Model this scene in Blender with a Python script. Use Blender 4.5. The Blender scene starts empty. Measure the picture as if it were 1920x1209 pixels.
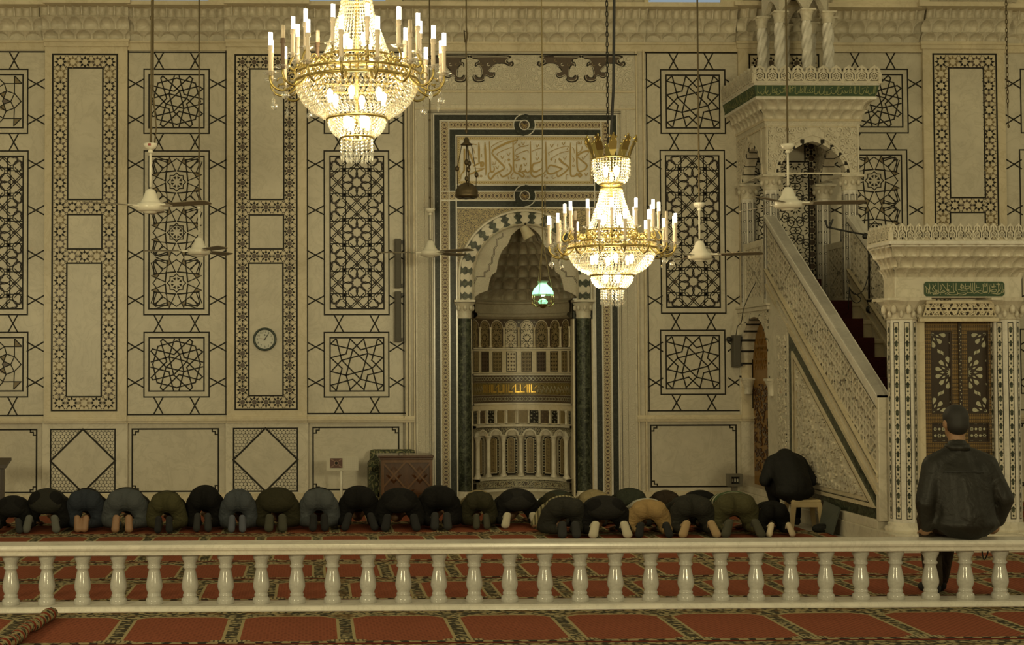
import bpy, bmesh, math, random
from mathutils import Vector, Matrix
V=Vector; PI=math.pi
rnd=random.Random(11)
SC=bpy.context.scene
COL=SC.collection
# ---------------------------------------------------------------- camera
F=2770.0; PX,PY=659.0,604.5; VX,VY=590.0,690.0; CZ=1.65; DW=17.9   # focal px, principal point, depth vanishing point, eye height, distance to the qibla wall
_yc=V(((VX-PX)/F,(VY-PY)/F,1)).normalized()
_xc=V((1,-0.0025,0)); _xc=(_xc-_yc*_xc.dot(_yc)).normalized()
_zc=_xc.cross(_yc)
cam=bpy.data.cameras.new('camera'); camo=bpy.data.objects.new('camera',cam); COL.objects.link(camo); SC.camera=camo
cam.sensor_fit='HORIZONTAL'; cam.sensor_width=36; cam.lens=F/1920*36; cam.shift_x=(960-PX)/1920; cam.shift_y=0
cam.clip_start=.1; cam.clip_end=200
_r=V((_xc.x,_yc.x,_zc.x)); _d=V((_xc.y,_yc.y,_zc.y)); _f=V((_xc.z,_yc.z,_zc.z))
_m=Matrix((( _r.x,-_d.x,-_f.x,0),(_r.y,-_d.y,-_f.y,-DW),(_r.z,-_d.z,-_f.z,CZ),(0,0,0,1)))
camo.matrix_world=_m
def N(px,py):
    "picture pixel -> nominal pixel of a camera squared up to the wall"
    d=V(((px-PX)/F,(py-PY)/F,1)); x,y,z=d.dot(_xc),d.dot(_yc),d.dot(_zc)
    return VX+F*x/y, VY-F*z/y
def at(px,py,D):
    "point at distance D in front of the camera"
    u,v=N(px,py); return V(((u-VX)*D/F, D-DW, CZ-(v-VY)*D/F))
def atX(px,py,X):
    u,v=N(px,py); return at(px,py,F*X/(u-VX))
def atZ(px,py,z=0.):
    u,v=N(px,py); return at(px,py,F*(CZ-z)/(v-VY))
def nrect(x0,y0,x1,y1):
    a,b,c,d=N(x0,y0),N(x1,y0),N(x0,y1),N(x1,y1)
    return ((a[0]+c[0])/2,(a[1]+b[1])/2,(b[0]+d[0])/2,(c[1]+d[1])/2)
def wall_map(Y):
    D=DW+Y
    return lambda u,v,h=0.: V(((u-VX)*D/F, Y-h, CZ-(v-VY)*D/F))
def y_map(Y):
    "world x,z drawn on a plane facing the camera"
    return lambda u,v,h=0.: V((u,Y-h,v))
def x_map(X):
    "world y,z drawn on a plane facing -x"
    return lambda u,v,h=0.: V((X-h,u,v))
# ---------------------------------------------------------------- world and room light
w=bpy.data.worlds.new('hall'); SC.world=w; w.use_nodes=True
w.node_tree.nodes['Background'].inputs[0].default_value=(1.0,.865,.47,1)
w.node_tree.nodes['Background'].inputs[1].default_value=0.32
SC.view_settings.view_transform='Standard'; SC.view_settings.look='None'
SC.view_settings.exposure=0.0; SC.view_settings.gamma=1.0; SC.view_settings.use_curve_mapping=False
def lamp(name,loc,energy,col=(1,.865,.49),radius=.25):
    l=bpy.data.lights.new(name,'POINT'); l.energy=energy; l.color=col; l.shadow_soft_size=radius
    o=bpy.data.objects.new(name,l); o.location=loc; COL.objects.link(o); return o
# the other chandeliers of the hall, hanging out of the picture
for i,(x,y,z,e) in enumerate(((-6.5,-6.5,3.2,25),(9.8,-9.5,3.4,90),(-5.0,-14.5,2.6,860),(3.5,-20.5,3.0,1500))):
    lamp('hall_chandelier_light',(x,y,z),e,radius=.5)
# ---------------------------------------------------------------- mesh builders
class MB:
    def __init__(s): s.v=[]; s.f=[]; s.m=[]; s.uv={}; s.sm=[]
    def add(s,vs,fs,m=0,uv=None,smooth=False):
        b=len(s.v); s.v+= [tuple(p) for p in vs]
        for k,f in enumerate(fs):
            if uv: s.uv[len(s.f)]=uv[k]
            s.f.append([b+i for i in f]); s.m.append(m); s.sm.append(smooth)
        return s
    def quad(s,a,b,c,d,m=0,uv=None): return s.add([a,b,c,d],[(0,1,2,3)],m,[uv] if uv else None)
    def box(s,x0,x1,y0,y1,z0,z1,m=0):
        x0,x1=sorted((x0,x1)); y0,y1=sorted((y0,y1)); z0,z1=sorted((z0,z1))
        j=rnd.random()*.0006; x0-=j; x1+=j; y0-=j; y1+=j; z1+=j      # no two faces exactly in one plane
        vs=[(x,y,z) for x in (x0,x1) for y in (y0,y1) for z in (z0,z1)]
        return s.add(vs,[(0,1,3,2),(4,6,7,5),(0,4,5,1),(2,3,7,6),(0,2,6,4),(1,5,7,3)],m)
    def bbox(s,x0,x1,y0,y1,z0,z1,b=.01,m=0):
        "box with chamfered edges"
        x0,x1=sorted((x0,x1)); y0,y1=sorted((y0,y1)); z0,z1=sorted((z0,z1))
        bm=bmesh.new(); bmesh.ops.create_cube(bm,size=1)
        for v in bm.verts: v.co=V((x0 if v.co.x<0 else x1,y0 if v.co.y<0 else y1,z0 if v.co.z<0 else z1))
        bmesh.ops.bevel(bm,geom=bm.edges[:],offset=b,segments=2,affect='EDGES',profile=.6)
        return s.take(bm,m)
    def take(s,bm,m=0,smooth=False,mat=None):
        bm.verts.index_update()
        s.add([(mat@v.co if mat else v.co) for v in bm.verts],[[v.index for v in f.verts] for f in bm.faces],m,smooth=smooth); bm.free(); return s
    def prism(s,pts,off,m=0,cap=True):
        "polygon extruded by a vector"
        n=len(pts); off=V(off); j=off.normalized()*(rnd.random()*.0006); pts=[V(p)-j for p in pts]; off=off+2*j; vs=[V(p) for p in pts]+[V(p)+off for p in pts]
        fs=[(i,(i+1)%n,n+(i+1)%n,n+i) for i in range(n)]
        if cap: fs+= [tuple(range(n))[::-1],tuple(range(n,2*n))]
        return s.add(vs,fs,m)
    def lathe(s,prof,c=(0,0,0),n=20,m=0,a0=0.,a1=2*PI,flute=None,smooth=True,twist=None):
        "profile of (radius,height) turned about the vertical through c"
        full=abs(a1-a0-2*PI)<1e-6; k=n if full else n+1; vs=[]
        for j,(r,z) in enumerate(prof):
            for i in range(k):
                a=a0+(a1-a0)*i/n+(twist(z) if twist else 0)
                q=r*(1+(flute(i,z) if flute else 0))
                vs.append((c[0]+q*math.cos(a),c[1]+q*math.sin(a),c[2]+z))
        fs=[]
        for j in range(len(prof)-1):
            for i in range(n):
                a=j*k+i; b=j*k+(i+1)%k
                fs.append((a,b,b+k,a+k))
        return s.add(vs,fs,m,smooth=smooth)
    def tube(s,pts,r,n=6,m=0,cap=True,smooth=True):
        pts=[V(p) for p in pts]; rs=r if isinstance(r,(list,tuple)) else [r]*len(pts); vs=[]; fs=[]
        ref=None
        for i,p in enumerate(pts):
            t=(pts[min(i+1,len(pts)-1)]-pts[max(i-1,0)]).normalized()
            if ref is None:
                ref=V((0,0,1)) if abs(t.z)<.9 else V((1,0,0))
            a=(ref-t*ref.dot(t)).normalized(); b=t.cross(a); ref=a
            for k in range(n): vs.append(p+(a*math.cos(2*PI*k/n)+b*math.sin(2*PI*k/n))*rs[i])
        for i in range(len(pts)-1):
            for k in range(n): fs.append((i*n+k,i*n+(k+1)%n,(i+1)*n+(k+1)%n,(i+1)*n+k))
        if cap: fs+=[tuple(range(n))[::-1],tuple(range((len(pts)-1)*n,len(pts)*n))]
        return s.add(vs,fs,m,smooth=smooth)
    def ball(s,c,r,nu=10,nv=6,m=0,M=None):
        r=(r,r,r) if not isinstance(r,(tuple,list)) else r; vs=[];fs=[]
        for j in range(nv+1):
            t=PI*j/nv
            for i in range(nu):
                a=2*PI*i/nu; p=V((r[0]*math.sin(t)*math.cos(a),r[1]*math.sin(t)*math.sin(a),r[2]*math.cos(t)))
                vs.append((M@p if M else p)+V(c))
        for j in range(nv):
            for i in range(nu): fs.append((j*nu+i,(j+1)*nu+i,(j+1)*nu+(i+1)%nu,j*nu+(i+1)%nu))
        return s.add(vs,fs,m,smooth=True)
    def bead(s,c,r,h,m=0,n=5):
        vs=[(c[0],c[1],c[2]+h),(c[0],c[1],c[2]-h)]+[(c[0]+r*math.cos(2*PI*k/n),c[1]+r*math.sin(2*PI*k/n),c[2]) for k in range(n)]
        return s.add(vs,[(0,2+k,2+(k+1)%n) for k in range(n)]+[(1,2+(k+1)%n,2+k) for k in range(n)],m)
    def ring(s,c,R,r,n=40,k=6,m=0,sy=1.):
        vs=[];fs=[]
        for i in range(n):
            a=2*PI*i/n
            for j in range(k):
                b=2*PI*j/k; q=R+r*math.cos(b); vs.append((c[0]+q*math.cos(a),c[1]+q*math.sin(a),c[2]+sy*r*math.sin(b)))
        for i in range(n):
            for j in range(k): fs.append((i*k+j,((i+1)%n)*k+j,((i+1)%n)*k+(j+1)%k,i*k+(j+1)%k))
        return s.add(vs,fs,m,smooth=True)
    def grid(s,fn,nu,nv,m=0,smooth=True,uvs=None):
        vs=[fn(i/nu,j/nv) for j in range(nv+1) for i in range(nu+1)]; k=nu+1
        fs=[(j*k+i,j*k+i+1,(j+1)*k+i+1,(j+1)*k+i) for j in range(nv) for i in range(nu)]
        uv=None
        if uvs: uv=[[(uvs[0]*x/nu,uvs[1]*y/nv) for x,y in ((i,j),(i+1,j),(i+1,j+1),(i,j+1))] for j in range(nv) for i in range(nu)]
        return s.add(vs,fs,m,uv,smooth)
    def build(s,name,mats,parent=None,loc=None):
        me=bpy.data.meshes.new(name); me.from_pydata(s.v,[],s.f)
        for q in (mats if isinstance(mats,(list,tuple)) else [mats]): me.materials.append(q)
        me.polygons.foreach_set('material_index',s.m); me.polygons.foreach_set('use_smooth',s.sm)
        if s.uv:
            l=me.uv_layers.new(name='UVMap').data
            for fi,u in s.uv.items():
                p=me.polygons[fi]
                for k,li in enumerate(p.loop_indices): l[li].uv=u[k]
        me.update(); o=bpy.data.objects.new(name,me); COL.objects.link(o)
        if parent: o.parent=parent
        if loc: o.location=loc
        return o
def clip_poly(pts,cl):
    "clip to a convex polygon (counter-clockwise in u right, v down or up: sign is found)"
    n=len(cl); ar=sum(cl[i][0]*cl[(i+1)%n][1]-cl[(i+1)%n][0]*cl[i][1] for i in range(n)); sg=1 if ar>0 else -1
    out=list(pts)
    for i in range(n):
        a,b=cl[i],cl[(i+1)%n]; nx,ny=-(b[1]-a[1])*sg,(b[0]-a[0])*sg
        src=out; out=[]
        for k in range(len(src)):
            p,q=src[k],src[(k+1)%len(src)]
            dp=(p[0]-a[0])*nx+(p[1]-a[1])*ny; dq=(q[0]-a[0])*nx+(q[1]-a[1])*ny
            if dp>=0: out.append(p)
            if dp*dq<0:
                t=dp/(dp-dq); out.append((p[0]+(q[0]-p[0])*t,p[1]+(q[1]-p[1])*t))
        if len(out)<3: return []
    return out
class Ink:
    "flat inlay drawn on a surface: fmap(u,v,height) gives the point"
    def __init__(s,fmap,h=.0015,depth=0.,maxdu=None): s.maxdu=maxdu; s.f=fmap; s.h=h; s.clip=None; s.mb=MB(); s.k=0; s.depth=depth
    def poly(s,pts,m=0,h=None,depth=None):
        if s.clip: pts=clip_poly(pts,s.clip)
        if len(pts)<3: return
        if s.maxdu:
            a,b=min(p[0] for p in pts),max(p[0] for p in pts); n=int((b-a)/s.maxdu)+1
            if n>1:
                vv=[p[1] for p in pts]; lo,hi=min(vv)-1,max(vv)+1; h=(s.h+.0004) if h is None else h
                for k in range(n):
                    q=clip_poly(pts,[(a+(b-a)*k/n,lo),(a+(b-a)*(k+1)/n,lo),(a+(b-a)*(k+1)/n,hi),(a+(b-a)*k/n,hi)])
                    if len(q)>2: s.mb.add([s.f(p[0],p[1],h) for p in q],[tuple(range(len(q)))],m)
                return
        if h is None: s.k=(s.k+1)%12; h=s.h+s.k*.00012
        d=s.depth if depth is None else depth
        top=[s.f(p[0],p[1],h+d) for p in pts]
        if d>0:
            bot=[s.f(p[0],p[1],h) for p in pts]; n=len(pts)
            s.mb.add(top+bot,[tuple(range(n))]+[(i,(i+1)%n,n+(i+1)%n,n+i) for i in range(n)],m)
        else: s.mb.add(top,[tuple(range(len(pts)))],m)
    def line(s,a,b,w,m=0,ext=None,w2=None):
        dx,dy=b[0]-a[0],b[1]-a[1]; L=math.hypot(dx,dy)
        if L<1e-9: return
        dx/=L; dy/=L; e=w/2 if ext is None else ext; w2=w if w2 is None else w2
        a=(a[0]-dx*e,a[1]-dy*e); b=(b[0]+dx*e,b[1]+dy*e); nx,ny=-dy/2,dx/2
        s.poly([(a[0]+nx*w,a[1]+ny*w),(b[0]+nx*w2,b[1]+ny*w2),(b[0]-nx*w2,b[1]-ny*w2),(a[0]-nx*w,a[1]-ny*w)],m)
    def path(s,pts,w,m=0,closed=False,ext=None):
        pts=list(pts)+([pts[0]] if closed else [])
        for a,b in zip(pts,pts[1:]): s.line(a,b,w,m,ext)
    def pen(s,pts,ws,m=0):
        "smooth stroke of changing width"
        P=spline(pts,6); W=[ws]*len(P) if not isinstance(ws,(list,tuple)) else [ws[min(len(ws)-1,int(i/(len(P)-1)*(len(ws)-1)))]*(1-(i/(len(P)-1)*(len(ws)-1))%1)+ws[min(len(ws)-1,int(i/(len(P)-1)*(len(ws)-1))+1)]*((i/(len(P)-1)*(len(ws)-1))%1) for i in range(len(P))]
        for i in range(len(P)-1): s.line(P[i],P[i+1],W[i],m,ext=min(W[i],W[i+1])*.22,w2=W[i+1])
    def rect(s,x0,y0,x1,y1,w,m=0): s.path([(x0,y0),(x1,y0),(x1,y1),(x0,y1)],w,m,True)
    def fill(s,x0,y0,x1,y1,m=0,h=None): s.poly([(x0,y0),(x1,y0),(x1,y1),(x0,y1)],m,h)
    def disc(s,c,r,m=0,n=12,h=None,a0=0.): s.poly([(c[0]+r*math.cos(a0+2*PI*k/n),c[1]+r*math.sin(a0+2*PI*k/n)) for k in range(n)],m,h)
    def annulus(s,c,r0,r1,m=0,n=16,a0=0,a1=2*PI):
        for k in range(n):
            a,b=a0+(a1-a0)*k/n,a0+(a1-a0)*(k+1)/n
            s.poly([(c[0]+r*math.cos(t),c[1]+r*math.sin(t)) for r,t in ((r0,a),(r1,a),(r1,b),(r0,b))],m)
    def star(s,c,r0,r1,n,wd,m=0,a0=0.):
        "ring of n kites, tips outwards"
        for k in range(n):
            a=a0+2*PI*k/n; ca,sa=math.cos(a),math.sin(a)
            q=lambda r,t:(c[0]+r*ca-t*sa,c[1]+r*sa+t*ca)
            s.poly([q(r0,0),q(r0+(r1-r0)*.22,wd),q(r1,0),q(r0+(r1-r0)*.22,-wd)],m)
    def build(s,name,mats,parent=None): return s.mb.build(name,mats,parent)
def spline(pts,k=6):
    if len(pts)<3: return [tuple(p) for p in pts]
    P=[pts[0]]+list(pts)+[pts[-1]]; out=[]; dim=len(pts[0])
    for i in range(1,len(P)-2):
        a,b,c,d=P[i-1],P[i],P[i+1],P[i+2]
        for j in range(k):
            t=j/k; out.append(tuple(.5*(2*b[x]+(c[x]-a[x])*t+(2*a[x]-5*b[x]+4*c[x]-d[x])*t*t+(3*b[x]-a[x]-3*c[x]+d[x])*t**3) for x in range(dim)))
    out.append(tuple(pts[-1])); return out
def empty(name,loc=(0,0,0),rz=0.):
    o=bpy.data.objects.new(name,None); o.location=loc; o.rotation_euler=(0,0,rz); o.empty_display_size=.1; COL.objects.link(o); return o
def tag(o,label=None,cat=None,group=None,kind=None):
    for k,x in (('label',label),('category',cat),('group',group),('kind',kind)):
        if x: o[k]=x
    return o
def copy_tree(o,parent=None,name=None):
    c=o.copy(); COL.objects.link(c)
    if parent: c.parent=parent
    for ch in list(o.children): copy_tree(ch,c)
    return c
# ---------------------------------------------------------------- materials
class E:
    def __init__(s,b,k): s.b=b; s.k=k
    def __add__(s,o): return s.b.op('ADD',s,o)
    def __radd__(s,o): return s.b.op('ADD',o,s)
    def __sub__(s,o): return s.b.op('SUBTRACT',s,o)
    def __rsub__(s,o): return s.b.op('SUBTRACT',o,s)
    def __mul__(s,o): return s.b.op('MULTIPLY',s,o)
    def __rmul__(s,o): return s.b.op('MULTIPLY',o,s)
    def __truediv__(s,o): return s.b.op('DIVIDE',s,o)
    def lt(s,o): return s.b.op('LESS_THAN',s,o)
    def gt(s,o): return s.b.op('GREATER_THAN',s,o)
    def fr(s): return s.b.op('FRACT',s)
    def abs(s): return s.b.op('ABSOLUTE',s)
    def sin(s): return s.b.op('SINE',s)
    def cos(s): return s.b.op('COSINE',s)
    def sqrt(s): return s.b.op('SQRT',s)
    def floor(s): return s.b.op('FLOOR',s)
    def min(s,o): return s.b.op('MINIMUM',s,o)
    def max(s,o): return s.b.op('MAXIMUM',s,o)
    def clamp(s): return s.b.op('ADD',s,0,True)
class NB:
    def __init__(s,name,rough=.5,metal=0.,spec=.5,col=None):
        s.mat=bpy.data.materials.new(name); s.mat.use_nodes=True; s.t=s.mat.node_tree; s.bs=s.t.nodes['Principled BSDF']
        s.bs.inputs['Roughness'].default_value=rough; s.bs.inputs['Metallic'].default_value=metal; s.bs.inputs['Specular IOR Level'].default_value=spec
        s._c=None
        if col: s.bs.inputs['Base Color'].default_value=(*col,1)
    def new(s,t): return s.t.nodes.new(t)
    def link(s,a,i): s.t.links.new(a.k if isinstance(a,E) else a,i)
    def setin(s,i,x):
        if isinstance(x,E): s.t.links.new(x.k,i)
        elif hasattr(x,'is_output'): s.t.links.new(x,i)
        elif isinstance(x,(tuple,list)) and len(x)==3 and i.type=='RGBA': i.default_value=(*x,1)
        else: i.default_value=x
    def op(s,o,a,b=None,clamp=False):
        n=s.new('ShaderNodeMath'); n.operation=o; n.use_clamp=clamp; s.setin(n.inputs[0],a)
        if b is not None: s.setin(n.inputs[1],b)
        return E(s,n.outputs[0])
    def co(s,which='Object'):
        if s._c is None: s._c=s.new('ShaderNodeTexCoord')
        return s._c.outputs[which]
    def xyz(s,vec=None):
        n=s.new('ShaderNodeSeparateXYZ'); s.setin(n.inputs[0],vec if vec is not None else s.co()); return [E(s,o) for o in n.outputs]
    def comb(s,x,y,z=0.):
        n=s.new('ShaderNodeCombineXYZ')
        for i,q in enumerate((x,y,z)): s.setin(n.inputs[i],q)
        return n.outputs[0]
    def scale(s,vec,k):
        n=s.new('ShaderNodeVectorMath'); n.operation='MULTIPLY'; s.setin(n.inputs[0],vec); n.inputs[1].default_value=k if isinstance(k,tuple) else (k,k,k); return n.outputs[0]
    def noise(s,sc=5.,det=3.,vec=None,dist=0.,rough=.5):
        n=s.new('ShaderNodeTexNoise'); s.setin(n.inputs['Vector'],vec if vec is not None else s.co()); n.inputs['Scale'].default_value=sc; n.inputs['Detail'].default_value=det; n.inputs['Distortion'].default_value=dist; n.inputs['Roughness'].default_value=rough
        return E(s,n.outputs['Fac'])
    def voro(s,sc=5.,vec=None,feat='F1',out='Distance'):
        n=s.new('ShaderNodeTexVoronoi'); n.feature=feat; s.setin(n.inputs['Vector'],vec if vec is not None else s.co()); n.inputs['Scale'].default_value=sc
        return E(s,n.outputs[out])
    def mix(s,a,b,f):
        n=s.new('ShaderNodeMix'); n.data_type='RGBA'; s.setin(n.inputs[0],f)
        ins=[i for i in n.inputs if i.type=='RGBA']; s.setin(ins[0],a); s.setin(ins[1],b)
        return [o for o in n.outputs if o.type=='RGBA'][0]
    def ramp(s,f,a,b):
        n=s.new('ShaderNodeMapRange'); s.setin(n.inputs[0],f); n.inputs[1].default_value=a; n.inputs[2].default_value=b; return E(s,n.outputs[0])
    def color(s,c): s.setin(s.bs.inputs['Base Color'],c); return s
    def bump(s,h,strength=.5,dist=.01):
        n=s.new('ShaderNodeBump'); n.inputs['Strength'].default_value=strength; n.inputs['Distance'].default_value=dist; s.setin(n.inputs['Height'],h); s.link(n.outputs[0],s.bs.inputs['Normal']); return s
def plain(name,col,rough=.5,metal=0.,spec=.5,var=0.,sc=6.):
    b=NB(name,rough,metal,spec,col)
    if var: b.color(b.mix(tuple(c*(1-var) for c in col),tuple(min(1,c*(1+var)) for c in col),b.noise(sc,3)))
    return b.mat
M={}
def marble(name,col,vein,rough=.35,vs=.35,sc=1.0):
    b=NB(name,rough)
    n=b.noise(.9*sc,4,dist=1.2); v=b.noise(2.2*sc,5,dist=2.2,rough=.6); streak=b.ramp((v-.5).abs(),.045,0.)
    patch=b.noise(7*sc,4)
    c=b.mix(tuple(x*.86 for x in col),tuple(min(1,x*1.1) for x in col),b.ramp(n*.6+patch*.4,.32,.68))
    b.color(b.mix(c,vein,streak*vs)); return b.mat
CREAM=(.60,.545,.43)
M['marble']=marble('cream_marble',CREAM,(.33,.29,.2))
M['marble_panel']=marble('veined_marble',(.54,.49,.385),(.33,.29,.2),vs=.28,sc=1.3)
M['marble_trim']=marble('yellowed_marble',(.58,.50,.35),(.36,.28,.14),vs=.3)
M['marble_white']=marble('white_marble',(.66,.62,.54),(.4,.37,.3),rough=.22,vs=.25,sc=2.)
def carved(name,col,sc=14.,freq=26.,st=.6,dist=.02,dark=.0,rough=.55):
    b=NB(name,rough)
    wob=b.noise(sc*.6,2); d=b.voro(sc); h=((d*freq+wob*7.).sin()*.5+.5); e=b.ramp(h,.25,.75)
    c=b.mix(tuple(x*(1-dark) for x in col),col,e); b.color(b.mix(c,tuple(x*.8 for x in col),b.noise(2.2,3)*.6)); b.bump(e,st,dist); return b.mat
M['carved']=carved('carved_marble',CREAM,11,22,.75,.02)
M['carved_fine']=carved('finely_carved_marble',CREAM,22,24,.55,.012)
M['inlay']=plain('dark_inlay',(.016,.013,.008),.5,0.,.2,var=.3,sc=30)
M['inlay_brown']=plain('brown_inlay',(.068,.042,.022),.4,var=.35,sc=30)
M['inlay_tan']=plain('tan_inlay',(.185,.135,.058),.45,var=.3,sc=30)
M['inlay_grey']=plain('slate_inlay',(.13,.10,.08),.45,var=.3,sc=30)
def green_marble(name,a,c,d,sc=16.):
    b=NB(name,.35,0,.25); n=b.noise(sc,5,dist=1.2,rough=.65); v=b.voro(sc*1.8,feat='DISTANCE_TO_EDGE'); 
    k=b.mix(a,c,b.ramp(n,.42,.62)); b.color(b.mix(k,d,b.ramp(b.noise(sc*2.2,3),.62,.72)*.7)); return b.mat
M['green']=green_marble('green_marble',(.018,.022,.014),(.080,.090,.058),(.22,.23,.15))
M['green_dark']=green_marble('dark_green_marble',(.014,.016,.011),(.032,.035,.025),(.13,.13,.09),22)
def guilloche(name,bg,ring,dot):
    "rows of linked rings along v (uv: u across 0..1, v in band widths)"
    b=NB(name,.45); u,v,_=b.xyz(b.co('UV')); x=u-.5; y=v.fr()-.5; r=(x*x+y*y).sqrt()
    f=(r-.34).abs().lt(.05).max((r-.2).abs().lt(.035)).max((x.abs()-.45).abs().lt(.03))
    x2=x.abs()-.5; y2=y.abs()-.5; r2=(x2*x2+y2*y2).sqrt(); f=f.max((r2-.2).abs().lt(.05))
    c=b.mix(bg,ring,f); b.color(b.mix(c,dot,r.lt(.1))); return b.mat
M['guilloche']=guilloche('guilloche_mosaic',(.10,.052,.028),(.50,.42,.25),(.02,.015,.01))
M['gold_border']=guilloche('gilt_scroll_border',(.33,.22,.06),(.55,.47,.28),(.20,.12,.02))
def mosaic(name,bg,star,sc,lim=.3,edge=None,rough=.4,metal=0.):
    b=NB(name,rough,metal); d=b.voro(sc,feat='DISTANCE_TO_EDGE'); n=b.voro(sc,out='Color')
    b.color(b.mix(bg,star,d.gt(lim))); return b.mat
M['spandrel']=mosaic('black_and_gold_mosaic',(.40,.31,.14),(.035,.022,.012),62,.13)
M['gold_mosaic']=mosaic('gold_mosaic',(.055,.042,.018),(.22,.165,.055),55,.06,metal=.25)
M['dark_mosaic']=mosaic('dark_mosaic',(.35,.31,.2),(.04,.03,.025),50,.11)
M['brown_mosaic']=mosaic('brown_mosaic',(.16,.11,.05),(.075,.05,.025),60,.08)
M['text_gold']=plain('gilt_lettering',(.36,.245,.07),.5,0.)
M['gold_leaf']=plain('gold_leaf',(.75,.48,.10),.3,.7)
M['niche_stone']=marble('brown_grey_stone',(.33,.285,.2),(.2,.17,.11),rough=.5,vs=.4,sc=3)
M['green_panel']=plain('green_painted_panel',(.022,.055,.016),.5,var=.25)
M['script']=plain('cream_lettering',(.36,.34,.2),.5)
M['script_gilt']=plain('gilded_script',(.25,.26,.10),.5)
def wood(name,a,c,rough=.3,sc=1.):
    b=NB(name,rough); x,y,z=b.xyz(); n=b.noise(3*sc,4,vec=b.scale(b.co(),(6,6,.8)),dist=.6); b.color(b.mix(a,c,n)); return b.mat
M['wood']=wood('varnished_wood',(.035,.014,.006),(.10,.042,.016),.22)
M['wood_door']=wood('golden_wood',(.15,.07,.012),(.30,.155,.03),.4)
def carved_wood(name,a,c,sc):
    b=NB(name,.42); x,y,z=b.xyz(); t=((x+z)*sc).sin()*((x-z)*sc).sin()+((z*sc*.9).sin()*.5); e=b.ramp(t,-.15,.25); b.color(b.mix(a,c,e)); b.bump(e,.5,.006); return b.mat
M['wood_carved']=carved_wood('carved_wood',(.055,.03,.008),(.20,.12,.034),190.)
M['wood_dark']=wood('dark_wood',(.018,.010,.004),(.045,.024,.01),.35)
M['pearl']=plain('mother_of_pearl',(.42,.40,.28),.25,.0,.6,var=.35,sc=60)
M['brass']=plain('brass',(.46,.36,.13),.34,1.)
M['bronze']=plain('aged_bronze',(.10,.075,.04),.45,.8,var=.4,sc=20)
M['black_metal']=plain('black_metal',(.015,.014,.012),.4,.3)
M['black_plastic']=plain('black_plastic',(.02,.02,.02),.5)
M['grey_metal']=plain('grey_speaker_metal',(.085,.075,.055),.6,.1)
M['rope']=plain('brown_cable',(.10,.075,.035),.8)
M['rope_pale']=plain('gilt_cord',(.28,.22,.10),.7)
M['white_enamel']=plain('white_enamel',(.70,.66,.55),.25)
M['candle']=plain('candle_sleeve',(.75,.62,.46),.45)
M['wax_dark']=plain('brown_sleeve',(.16,.10,.06),.5)
M['red_dot']=plain('red_label',(.25,.03,.02),.5)
def glassy(name,col,tr,gl,tl,rough=.06):
    m=bpy.data.materials.new(name); m.use_nodes=True; t=m.node_tree; t.nodes.clear(); out=t.nodes.new('ShaderNodeOutputMaterial')
    a=t.nodes.new('ShaderNodeBsdfTransparent'); a.inputs[0].default_value=(*col,1)
    g=t.nodes.new('ShaderNodeBsdfGlossy'); g.inputs['Roughness'].default_value=rough; g.inputs[0].default_value=(1,1,1,1)
    l=t.nodes.new('ShaderNodeBsdfTranslucent'); l.inputs[0].default_value=(*col,1)
    m1=t.nodes.new('ShaderNodeMixShader'); m2=t.nodes.new('ShaderNodeMixShader'); s=tr+gl+tl
    m1.inputs[0].default_value=gl/(gl+tl); t.links.new(l.outputs[0],m1.inputs[1]); t.links.new(g.outputs[0],m1.inputs[2])
    m2.inputs[0].default_value=(gl+tl)/s; t.links.new(a.outputs[0],m2.inputs[1]); t.links.new(m1.outputs[0],m2.inputs[2]); t.links.new(m2.outputs[0],out.inputs[0]); return m
M['crystal']=glassy('cut_crystal',(.97,.95,.88),.50,.34,.10)
M['crystal_clear']=glassy('clear_crystal',(.95,.95,.92),.62,.30,.08)
M['pane']=glassy('clear_pane',(.97,.98,.97),.9,.1,.0,.03)
M['opal']=glassy('mint_opal_glass',(.62,.92,.70),.05,.10,.85,.2)
def glow(name,col,st):
    m=bpy.data.materials.new(name); m.use_nodes=True; t=m.node_tree; t.nodes.clear(); out=t.nodes.new('ShaderNodeOutputMaterial'); e=t.nodes.new('ShaderNodeEmission'); e.inputs[0].default_value=(*col,1); e.inputs[1].default_value=st; t.links.new(e.outputs[0],out.inputs[0]); return m
M['bulb']=glow('lit_bulb',(1,.90,.62),9.)
M['bulb_hot']=glow('bright_lit_bulb',(1,.86,.52),16.)
M['bulb_mint']=glow('lit_white_bulb',(.75,1,.85),14.)
M['daylight']=glow('daylit_glass',(.60,.74,.85),.42)
def cloth(name,col,rough=.85,wr=.5,var=.25,sheen=0.,sc=9.):
    b=NB(name,rough,0,.2); n=b.noise(sc,4,dist=.8); f=b.noise(90,2); c=b.mix(tuple(x*(1-var) for x in col),tuple(min(1,x*(1+var)) for x in col),n*.7+f*.3); b.color(c); b.bump(b.noise(sc*1.3,3,dist=1.6)+f*.06,wr,.03)
    return b.mat
M['skin']=plain('skin',(.27,.15,.08),.55,var=.1,sc=12)
M['hair']=plain('dark_hair',(.012,.010,.008),.65,var=.3,sc=40)
M['marble_grey']=marble('grey_marble',(.47,.45,.40),(.3,.29,.26),rough=.16,vs=.3,sc=3.)
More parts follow.
